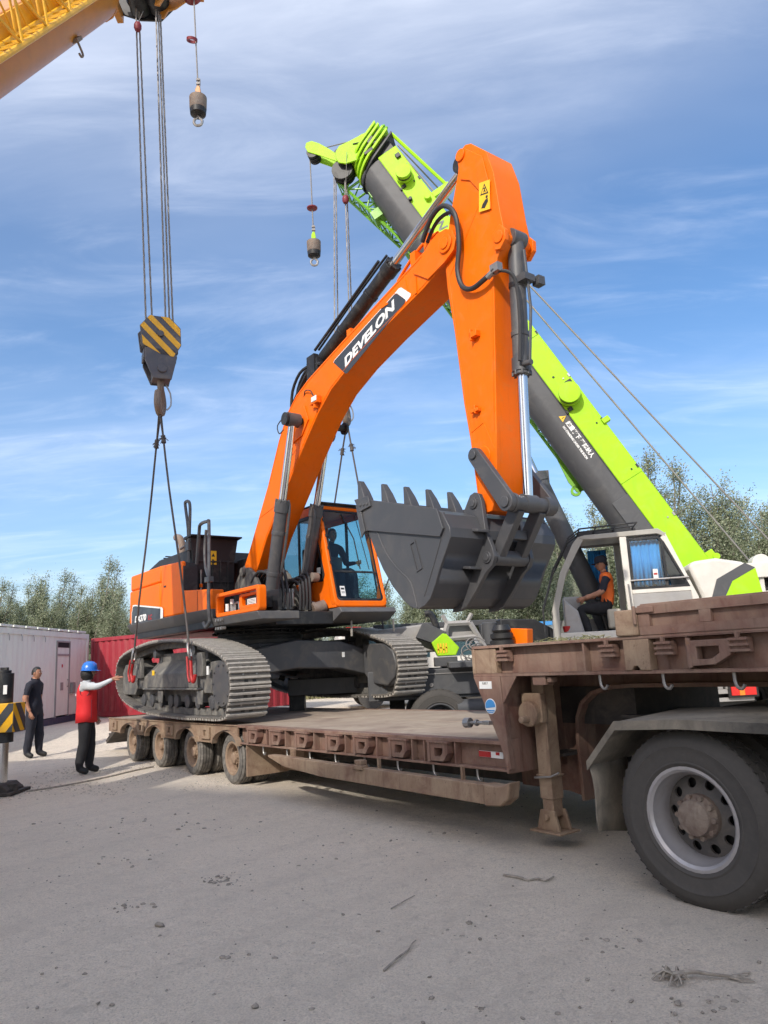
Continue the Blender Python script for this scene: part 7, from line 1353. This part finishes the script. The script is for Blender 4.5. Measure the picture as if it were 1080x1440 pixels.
sling('wire sling running from half hidden hook down beside the bucket teeth', gt, tr((-1.18, 3.36, 1.62)), FS_)
def rope_thing(label, pairs, r, group=None):
    o = V(pairs[0][0]); t = thing('hoist_rope', label, 'wire rope', Matrix.Translation(o), group=group); BASE[t.name] = V((0, 0, 0))
    for a, b in pairs:
        a, b = V(a) - o, V(b) - o; d = (b - a).normalized(); q = MB().use(M['rope']); x, y, _ = frame_axes(d); L = (b - a).length; n = int(L / 0.10)
        for ph in (0, math.pi * 2 / 3, math.pi * 4 / 3):                   # three twisted strands
            q.tube([a.lerp(b, i / n) + (x * math.cos(i * 1.05 + ph) + y * math.sin(i * 1.05 + ph)) * r * 0.42 for i in range(n + 1)], r * 0.6, 5)
        obj('strand', q, None, t)
rope_thing('two steel hoist ropes passing the dark red ball above the striped hook block', [((-4.22, 12.0, 13.85), (-3.94, 12.0, 7.2)), ((-4.19, 12.08, 13.85), (-3.86, 12.1, 7.2))], 0.018, 'hoist ropes of the yellow crane')
rope_thing('three steel hoist ropes bundled together above the striped hook block', [((-3.84, 12.0, 13.8), (-3.60, 12.0, 7.2)), ((-3.81, 12.06, 13.8), (-3.55, 12.06, 7.2)), ((-3.79, 12.12, 13.8), (-3.50, 12.1, 7.2))], 0.018, 'hoist ropes of the yellow crane')
G = lambda x, y, z: GF @ V((x, y, z))
rope_thing('two hoist ropes dropping freely from the big lime boom head sheave', [(G(10.78, 0.1, -0.80), GHK + V((-0.17, 0, -0.1))), (G(10.72, -0.05, -0.84), GHK + V((-0.10, 0.08, -0.1)))], 0.016, 'hoist ropes of the green crane')
rope_thing('two hoist ropes dropping from lime boom head past a small red ball', [(G(10.52, 0.05, -0.70), GHK + V((0.15, 0, -0.1))), (G(10.48, -0.08, -0.72), GHK + V((0.21, 0.08, -0.1)))], 0.016, 'hoist ropes of the green crane')
def ball_hook(label, c, top, ringz, s=1.0, hookcol='ochre', ring=True):
    c = V(c); t = thing('headache_ball', label, 'hook', Matrix.Translation(c)); BASE[t.name] = V((0, 0, 0)); q = MB().use(M['ball'])
    q.lathe([(0.02, 0.172), (0.126, 0.170), (0.135, 0.163), (0.130, -0.04), (0.122, -0.055)], (0, 0, 0), (0, 0, 1), 24, T=Matrix.Scale(s, 4)); obj('weight', q, None, t)
    q = MB().use(M['black']); q.lathe([(0.128, -0.05), (0.12, -0.13), (0.09, -0.15), (0.04, -0.16)], (0, 0, 0), (0, 0, 1), 24, T=Matrix.Scale(s, 4)); obj('weight_base', q, None, t)
    q = MB().use(M['steel']); pts = [(0, 0, -0.14), (0.02, 0, -0.19), (0.065, 0, -0.25), (0.04, 0, -0.32), (-0.03, 0, -0.325), (-0.065, 0, -0.27), (-0.05, 0, -0.21)]; q.tube([V(p) * s for p in pts], 0.022 * s, 8, sub=3); q.tube([V((0.0, 0, -0.18)) * s, V((-0.05, 0, -0.23)) * s], 0.012 * s); obj('hook', q, None, t)
    q = MB().use(M[hookcol]); q.prism([(-0.035, 0.16), (0.035, 0.16), (0.045, 0.26), (0.03, 0.35), (-0.01, 0.37), (-0.04, 0.30)], -0.03, 0.03, T=Matrix.Scale(s, 4)); obj('wedge_socket', q, None, t, bev=0.008)
    q = MB().use(M['rope']); q.tube([V((0, 0, 0.33)) * s, V(top) - c], 0.014, 7); q.tube([V((0.02, 0, 0.33)) * s, V((0.028, 0, 0.46)) * s], 0.014, 6); q.bx(-0.03, 0.04, -0.025, 0.025, 0.40 * s, 0.43 * s); q.bx(-0.03, 0.04, -0.025, 0.025, 0.47 * s, 0.50 * s); obj('rope', q, None, t)
    z = ringz - c.z; p = (V(top) - c); k = p * (z / p.z); q = MB().use(M['maroon'])
    if ring: q.lathe([(0.072, -0.025), (0.10, -0.025), (0.10, 0.025), (0.072, 0.025), (0.072, -0.025)], k + V((-0.06, -0.02, 0)), (0.12, -0.35, 1), 24)
    else: q.lathe([(0.03, 0.06), (0.035, 0.03), (0.115, 0.0), (0.11, -0.02), (0.03, -0.03)], k, (0, 0, 1), 24)
    obj('limit_weight', q, None, t)
ball_hook('grey cylindrical hook weight hanging from the nose of the yellow crane', (-3.04, 12.0, 11.64), (-3.12, 12.0, 14.05), 13.07, 1.18)
gbt = G(11.56, 0.0, -1.0)
ball_hook('rusty cylindrical hook weight hanging from the tip of the lime green boom', (gbt.x + 0.02, gbt.y, gbt.z - 2.30), gbt, gbt.z - 1.32, 1.1, 'lime', False)
def red_ball(label, p, top):
    p = V(p); t = thing('limit_switch_weight', label, 'weight', Matrix.Translation(p), group=None); BASE[t.name] = V((0, 0, 0)); q = MB().use(M['maroon']); q.lathe([(0.02, 0.09), (0.055, 0.07), (0.07, 0.03), (0.07, -0.03), (0.05, -0.08), (0.02, -0.09)], (0, 0, 0), (0, 0, 1), 18); obj('weight', q, None, t); q = MB().use(M['rope']); q.tube([V((0, 0, 0.08)), V(top) - p], 0.006, 5); obj('cord', q, None, t)
red_ball('small dark red ball on the ropes just below the yellow boom head', (-4.15, 11.92, 13.36), (-4.05, 11.92, 13.7))
pr = G(10.5, 0.12, -0.72) + V((0.02, 0, -0.55)); red_ball('small red ball on the ropes just below the lime boom head', pr, G(10.8, 0.3, -0.4))

# ------------------------------------------------------------------ yellow truck crane at left
YT = V((-4.77, 12.0, 13.625)); YB = V((-6.3, 4.97, 3.0)); YU = (YT - YB).normalized(); YS = YU.cross(V((0, 0, 1))).normalized(); YZ = YS.cross(YU)
YF = basis(YB, YU, YZ)                                                   # y = z x x: to the left
def make_yellow_crane():
    t = thing('mobile_crane', 'yellow truck crane with lattice jib on its boom and black striped outrigger box', 'crane', Matrix.Translation((-7.4, 6.0, 0))); BASE[t.name] = V((0, 0, 0)); W0 = Matrix.Translation((7.4, -6.0, 0))
    def yob(name, q, parent=t, F=YF, **k): place(q, W0 @ F); return obj(name, q, None, parent, **k)
    L = (YT - YB).length
    q = MB().use(M['ochre']); q.prism(uprof(0.40, 0.48, 0.0, 0.12, 13), -1.0, L, 'yz'); bm_ = yob('boom', q)
    q = MB().use(M['ochre']); q.bx(-1.0, L - 0.1, -0.40, 0.40, 0.48, 0.92); yob('boom_upper', q, bm_, bev=0.03)
    q = MB().use(M['ochre'])
    for i, x in enumerate((L - 0.05, L + 0.08, L + 0.20)): q.prism(uprof(0.43 - 0.03 * i, 0.9 - 0.05 * i, -0.03 + 0.04 * i, 0.4), x, x + 0.06, 'yz')
    yob('section_collar', q, bm_, bev=0.01)
    q = MB().use(M['black']); q.prism(uprof(0.34, 0.8, 0.08, 0.4), L, L + 0.35, 'yz'); yob('inner_section', q, bm_)
    q = MB().use(M['ball']); q.tube([(L - 2.1, -0.30, 0.10), (L - 2.1, -0.30, -0.04), (L - 2.14, -0.31, -0.12), (L - 2.22, -0.31, -0.12), (L - 2.24, -0.31, -0.06)], 0.02, 7, sub=2); q.bx(L - 2.2, L - 2.0, -0.36, -0.26, 0.08, 0.14); yob('rope_hook', q, bm_)
    # head
    hd = MB().use(M['black']); o = V((-4.62, 12.0, 13.95))
    for y in (-0.28, 0.28): hd.prism([(-0.10, 0.5), (0.95, 0.5), (1.02, 0.1), (0.80, -0.14), (0.40, -0.10), (0.05, 0.05)], y - 0.02, y + 0.02, T=Matrix.Translation(o))
    for x, y in ((0.43, 0), (0.80, 0)): hd.lathe([(0.05, -0.22), (0.22, -0.22), (0.20, -0.1), (0.22, 0.0), (0.20, 0.1), (0.22, 0.22), (0.05, 0.22)], o + V((x, y, 0.12)), (0, 1, 0), 22)
    h = yob('boom_head', hd, bm_, ID, bev=0.008)
    q = MB().use(M['ochre'])
    for y in (-0.14, 0.14): q.prism([(0.70, 0.35), (0.85, 0.02), (0.80, -0.20), (0.90, -0.22), (0.98, -0.06), (1.12, -0.02), (1.35, 0.16), (1.66, 0.12), (1.66, 0.34), (1.3, 0.45)], y - 0.02, y + 0.02, T=Matrix.Translation(o))
    q.bx(-0.06, 0.06, -0.32, 0.32, -0.10, 0.12, T=Matrix.Translation(o)); q.bx(0.36, 0.46, -0.34, -0.26, -0.12, 0.2, T=Matrix.Translation(o)); yob('head_bracket', q, h, ID, bev=0.008)
    q = MB().use(M['maroon']); q.lathe([(0.04, -0.10), (0.16, -0.10), (0.13, 0), (0.16, 0.10), (0.04, 0.10)], o + V((1.46, 0, 0.16)), (0, 1, 0), 20); yob('nose_sheave', q, h, ID)
    # lattice jib carried along the boom
    ch = MB().use(M['yellow']); br = MB().use(M['yellow']); prev = None; n = 22
    for i in range(n):
        x = 3.5 + (L - 3.9) * i / (n - 1); c = [V((x, y, z)) for y in (-0.50, -1.02) for z in (0.62, 1.20)]
        if prev:
            for k in range(4): bar(ch, prev[k], c[k], 0.042, 8)
            for a, b in ((0, 1), (2, 3), (1, 3), (0, 2)):
                if i % 2: bar(br, prev[a], c[b], 0.022, 6)
                else: bar(br, prev[b], c[a], 0.022, 6)
        for a, b in ((0, 2), (0, 1)): bar(br, c[a], c[b], 0.018, 6)
        prev = c
    jb = yob('jib', ch); yob('lattice_brace', br, jb)
    q = MB().use(M['yellow']); q.bx(3.0, L - 1.0, -0.44, -0.402, 0.55, 0.90); yob('side_panel', q, bm_, bev=0.01)
    # superstructure and carrier (outside the frame, standing where they cast their shade)
    q = MB().use(M['yellow']); q.bx(-8.4, -6.6, 1.2, 5.6, 1.5, 2.0); q.bx(-8.3, -6.7, 0.9, 2.6, 2.0, 3.2); q.bx(-6.7, -6.55, 2.6, 5.3, 2.0, 3.4); q.bx(-6.05, -5.9, 2.6, 5.3, 2.0, 3.4); q.bx(-6.7, -5.9, 2.0, 5.0, 1.5, 2.0); yob('turntable', q, t, ID, bev=0.03)
    q = MB().use(M['white']); q.prism([(4.6, 2.0), (6.6, 2.0), (6.5, 2.7), (6.0, 3.5), (4.6, 3.5)], -8.5, -7.5, 'yz'); cb = yob('cab', q, t, ID, bev=0.05)
    q = MB().use(M['glassd']); q.bx(-7.49, -7.485, 4.8, 6.0, 2.7, 3.35); yob('window', q, cb, ID)
    q = MB().use(M['cgrey']); q.cyl((-6.3, 5.6, 2.2), (-5.75, 7.6, 6.4), 0.19, n=20); q.use(M['chrome']); q.cyl((-5.75, 7.6, 6.4), (-5.62, 8.3, 7.9), 0.1, n=16); yob('luffing_cylinder', q, t, ID)
    q = MB().use(M['yellow']); q.bx(-8.6, -6.15, 0.2, 11.4, 1.0, 1.42); q.bx(-8.6, -6.15, 9.3, 11.6, 1.42, 2.2); yob('carrier', q, t, ID, bev=0.03)
    tm = tyre_mb(0.52, 0.32, 0.29, 3, 30).mesh('tyre'); ra, rb = dish_rim(0.29, 0.32, 'lgrey', 0.12, 'cgrey', holes=8); rm = ra.mesh('rim'); hm = rb.mesh('hub')
    for y in (1.2, 2.6, 7.4, 9.0):
        for x in (-6.35, -8.4):
            w = obj('wheel', tm, None, t); w.location = V((x + 7.4, y - 6.0, 0.52)); w.rotation_euler = (0, 0, math.pi / 2 if x > -7 else -math.pi / 2); obj('rim', rm, None, w); obj('hub', hm, None, w)
    for y in (10.5, 4.3):
        q = MB().use(M['yellow']); q.bx(-6.4, -5.62, y - 0.13, y + 0.13, 0.86, 1.14); yob('outrigger_beam', q, t, ID, bev=0.01)
        q = MB().use(M['yellow']); q.bx(-5.62, -5.12, y - 0.17, y + 0.17, 0.80, 1.18); jb_ = yob('outrigger_box', q, t, ID, bev=0.008)
        for p in stripes([(-5.618, 0.802), (-5.122, 0.802), (-5.122, 1.178), (-5.618, 1.178)], R(-38), 0.105, 0.03):
            q = MB().use(M['decal']); q.prism(p, y - 0.176, y - 0.171); yob('warning_stripe', q, jb_, ID)
        for p in stripes([(y - 0.168, 0.802), (y + 0.168, 0.802), (y + 0.168, 1.178), (y - 0.168, 1.178)], R(38), 0.105, 0.02):
            q = MB().use(M['decal']); q.prism(p, -5.1195, -5.114, 'yz'); yob('warning_stripe', q, jb_, ID)
        q = MB().use(M['black']); q.cyl((-5.35, y, 1.18), (-5.35, y, 1.58), 0.125, n=22); q.cyl((-5.35, y, 1.58), (-5.35, y, 1.62), 0.09, n=18); q.cyl((-5.35, y, 0.66), (-5.35, y, 0.80), 0.15, n=22); q.bx(-5.40, -5.30, y - 0.03, y + 0.03, 1.62, 1.66); jc = yob('jack_cylinder', q, t, ID, bev=0.006)
        q = MB().use(M['signw']); q.bx(-5.29, -5.24, y - 0.130, y - 0.118, 1.30, 1.42); yob('sticker', q, jc, ID)
        q = MB().use(M['chrome']); q.cyl((-5.35, y, 0.12), (-5.35, y, 0.70), 0.10, n=20); yob('jack_leg', q, t, ID)
        q = MB().use(M['under']); q.prism([(-5.58, 0.03), (-5.12, 0.03), (-5.12, 0.06), (-5.22, 0.14), (-5.48, 0.14), (-5.58, 0.06)], y - 0.22, y + 0.22); q.bx(-5.66, -5.05, y - 0.28, y + 0.28, 0.0, 0.04); q.bx(-5.35, -5.06, y - 0.1, y - 0.06, 0.04, 0.13); yob('float_pad', q, t, ID, bev=0.006)
make_yellow_crane()
def cord():
    p0 = V((-5.0, 10.55, 0)); q = MB().use(M['wood']); pts = [(-5.0, 10.55), (-4.7, 10.85), (-4.45, 11.25), (-4.25, 11.7), (-4.1, 12.1), (-3.9, 12.5)]; q.tube([V((x, y, gz(x, y) + 0.012)) - p0 for x, y in pts], 0.013, 6, sub=3); o = obj('rope', q); o.location = p0; tag(o, 'brown rope lying on the ground from the outrigger pad to the red vest worker', 'rope')
cord()

# ------------------------------------------------------------------ people on the ground
J = stand(1.66, {'R': ((0.21, -0.27, 1.35), (0.43, -0.23, 1.455)), 'L': ((-0.02, 0.24, 1.10), (0.10, 0.22, 0.88))}, {'L': (0.07, 0.10), 'R': (-0.05, -0.10)})
J['hdR'] = (1, 0.15, 0.25); J['hnR'] = (0.2, 0.3, -1); J['curl'] = 0.15
wk, WT = person('person', 'worker in blue helmet and red vest pressing one hand against the track', (-4.86, 12.15, gz(-4.86, 12.15)), R(12), J, dict(skin='skin', legs='blackc', feet='shoe', top='sleeve', sleeve='sleeve', fore='sleeve', cut=0.9), face=(-0.05, 0.05))
q = MB().use(M['vest']); k = 1.66 / 1.70; sec = [(0.80, 0.165, 0.205, 0), (0.95, 0.160, 0.198, 0), (1.10, 0.152, 0.192, 0.004), (1.24, 0.155, 0.200, 0), (1.33, 0.135, 0.198, -0.008), (1.385, 0.105, 0.165, -0.01), (1.42, 0.085, 0.10, -0.01)]; vs = []; n = 22
for i, (z, a, b, c) in enumerate(sec):
    for j in range(n): an = 2 * math.pi * j / n; w = 1 + 0.022 * math.sin(an * 5 + i * 1.7) + 0.05 * mnoise.noise(V((math.cos(an) * 2.2, math.sin(an) * 2.2, i * 0.9))); vs.append((c + a * w * math.cos(an), b * w * math.sin(an), (z + (0.01 * math.sin(an * 3) if i == 0 else 0)) * k))
q.add(vs, [(i * n + j, i * n + (j + 1) % n, (i + 1) * n + (j + 1) % n, (i + 1) * n + j) for i in range(len(sec) - 1) for j in range(n)]); v_ = obj('vest', q, None, wk, sharp=0); v_.data.shade_smooth(); so = v_.modifiers.new('thick', 'SOLIDIFY'); so.thickness = 0.008
q = MB().use(M['signw'])
for i in range(5): a0 = R(166 + i * 7); q.box((0.160 * math.cos(a0), 0.200 * math.sin(a0), 1.235 * k), (0.012, 0.020, 0.030), None)
obj('vest_stripe', q, None, wk)
q = MB().use(M['maroon'])
for a0 in (R(0), R(-52), R(52)): q.tube([V((0.163 * math.cos(a0), 0.203 * math.sin(a0), z * k)) for z in ((0.86, 1.0, 1.15) if a0 else (0.82, 1.0, 1.15, 1.30))], 0.007, 5)
for s_ in (-1, 1): q.tube([V((0.07 * math.cos(a), s_ * 0.187, (1.29 + 0.085 * math.sin(a)) * k)) for a in [R(30 * i) for i in range(12)]], 0.008, 5, closed=True)
obj('vest_piping', q, None, wk)
q = MB().use(M['helmet']); q.lathe([(0.124, 0.028), (0.122, 0.05), (0.116, 0.09), (0.09, 0.135), (0.05, 0.158), (0.0005, 0.163)], (-0.004, 0, 0), (0, 0, 1), 26, WT); q.lathe([(0.118, 0.034), (0.142, 0.024), (0.142, 0.018), (0.118, 0.026)], (0.002, 0, 0), (0, 0, 1), 26, WT); q.box((0.135, 0, 0.024), (0.06, 0.14, 0.008), WT)
for y in (-0.03, 0, 0.03): q.tube([WT @ V((-0.09, y, 0.13)), WT @ V((-0.03, y, 0.162)), WT @ V((0.05, y, 0.155)), WT @ V((0.10, y, 0.115))], 0.006, 5, sub=2)
obj('helmet', q, None, wk)
q = MB().use(M['hair']); q.lathe([(0.085, 0.03), (0.100, 0.0), (0.105, -0.05), (0.09, -0.10), (0.055, -0.13)], (-0.03, 0, 0), (0, 0, 1), 16, WT); obj('hair_net', q, None, wk)
q = MB().use(M['black']); q.tube([WT @ V(p) for p in ((0.02, 0.098, 0.03), (0.035, 0.075, -0.05), (0.055, 0, -0.118), (0.035, -0.075, -0.05), (0.02, -0.098, 0.03))], 0.006, 5, sub=3); obj('chin_strap', q, None, wk)
J = stand(1.70, {'R': ((-0.03, -0.25, 1.09), (0.07, -0.235, 0.86)), 'L': ((-0.06, 0.24, 1.10), (-0.02, 0.27, 0.87))}, {'L': (0.09, 0.11), 'R': (-0.03, -0.10)}); J['curl'] = 0.6
mn, MT = person('person', 'bareheaded man in black t-shirt and dark trousers standing before the white container', (-6.98, 14.9, gz(-6.98, 14.9)), R(-8), J, dict(skin='skin', legs='navy', feet='shoe', top='navy', sleeve='navy', fore='skin', cut=0.72), face=(0.0, 0.0))

# ------------------------------------------------------------------ things on the gooseneck and far background
def on_neck(x, y): return tr((x, y, 1.566))
q = MB().use(M['oil']); q.lathe([(0.15, 0), (0.15, 0.06), (0.12, 0.07), (0.14, 0.09), (0.14, 0.14), (0.10, 0.15), (0.12, 0.18), (0.09, 0.24), (0.0005, 0.25)], (0, 0, 0), (0, 0, 1), 22); o = obj('rubber_buffer', q); o.scale = (0.7, 0.7, 0.75); o.location = on_neck(4.66, 0.24); tag(o, 'ribbed black rubber buffer standing on the gooseneck', 'buffer')
q = MB().use(M['orange']); q.prism([(-0.17, 0), (0.15, 0), (0.17, 0.20), (-0.15, 0.22)], -0.1, 0.1); o = obj('plastic_box', q, bev=0.01); o.scale = (0.5, 0.6, 0.68); o.location = on_neck(4.72, 0.42); o.rotation_euler = (0, 0, R(-35)); tag(o, 'orange plastic box standing on the gooseneck beside the rubber buffer', 'box')
q = MB().use(M['reed']); rg = random.Random(2)
for i in range(60):
    x, y = rg.uniform(-0.5, 0.5), rg.uniform(-0.12, 0.12); h_ = rg.uniform(0.02, 0.07); a = rg.uniform(0, 6.28); q.tube([(x, y, 0.0), (x + 0.05 * math.cos(a), y + 0.05 * math.sin(a), h_ * 0.7), (x + 0.13 * math.cos(a), y + 0.13 * math.sin(a), h_)], 0.004, 4)
o = obj('dry_weeds', q.mesh('dry_weeds', sharp=0, clean=False)); o.scale = (0.7, 1, 0.8); o.location = on_neck(5.1, 0.6); o.rotation_euler = (0, 0, R(-53)); tag(o, kind='stuff')
def van():
    t = thing('van', 'white van parked far behind the tracks in front of the trees', 'van', Matrix.Translation((0.7, 21.0, 0.27)) @ Matrix.Rotation(R(8), 4, 'Z')); BASE[t.name] = V((0, 0, 0))
    q = MB().use(M['white']); q.prism([(-2.2, 0.35), (2.2, 0.35), (2.25, 1.0), (1.75, 1.2), (1.35, 2.05), (-2.1, 2.1), (-2.2, 1.9)], -0.9, 0.9); obj('body', q, None, t, bev=0.08)
    q = MB().use(M['glassd']); q.prism([(0.4, 1.25), (1.6, 1.25), (1.28, 1.9), (0.4, 1.9)], -0.912, -0.905); q.bx(-1.7, 0.2, -0.912, -0.905, 1.25, 1.9); obj('window', q, None, t)
    for x in (-1.4, 1.4):
        for y in (-0.85, 0.85): q = MB().use(M['rubber']); q.cyl((x, y - 0.1, 0.34), (x, y + 0.1, 0.34), 0.34, n=20); obj('wheel', q, None, t)
    q = MB().use(M['tail']); q.bx(-2.215, -2.19, -0.8, -0.6, 1.0, 1.4); q.bx(-2.0, -1.6, -0.93, -0.9, 1.95, 2.12); obj('tail_lamp', q, None, t)
van()
def shed():
    t = thing('site_hut', 'small white site hut with blue roof edge far behind the gooseneck', 'hut', Matrix.Translation((3.75, 20.0, 0.27))); BASE[t.name] = V((0, 0, 0))
    q = MB().use(M['cwhite']); q.bx(-0.75, 0.60, 0, 3, 0, 1.92); obj('wall', q, None, t); q = MB().use(M['blues']); q.bx(-0.85, 0.68, -0.1, 3.1, 1.92, 2.02); obj('roof', q, None, t); q = MB().use(M['glassd']); q.bx(-0.4, 0.2, -0.02, -0.005, 0.9, 1.6); obj('window', q, None, t)
shed()

# ------------------------------------------------------------------ parts that fall into loose pieces become one object per piece
def split_loose(name):
    for o in [o for o in COL.objects if o.type == 'MESH' and o.name.split('.')[0] == name]:
        me = o.data; n = len(me.vertices); par = list(range(n))
        def find(a):
            while par[a] != a: par[a] = par[par[a]]; a = par[a]
            return a
        for e in me.edges:
            a, b = find(e.vertices[0]), find(e.vertices[1])
            if a != b: par[a] = b
        isl = {}
        for p in me.polygons: isl.setdefault(find(p.vertices[0]), []).append(p)
        if len(isl) < 2: continue
        first = True
        for ps in isl.values():
            used = sorted({i for p in ps for i in p.vertices}); mp = {v: k for k, v in enumerate(used)}
            nm = bpy.data.meshes.new(name); nm.from_pydata([tuple(me.vertices[i].co) for i in used], [], [tuple(mp[i] for i in p.vertices) for p in ps])
            for m in me.materials: nm.materials.append(m)
            nm.polygons.foreach_set('material_index', [p.material_index for p in ps]); nm.shade_smooth(); nm.set_sharp_from_angle(angle=R(35)); nm.update()
            if first: keep = nm; first = False
            else:
                c = o.copy(); c.data = nm; COL.objects.link(c); c.parent = o.parent
        o.data = keep
for nm_ in ('arm_fitting', 'boss_plate', 'boom_foot', 'jib_bracket', 'slew_frame', 'jack_cylinder', 'inner_leg', 'pipe_clamp', 'cylinder_bracket', 'head_bracket', 'winch_frame', 'lug', 'pin_boss', 'engine_cover', 'swivel_valve', 'seam_strip', 'cable_clip'): split_loose(nm_)
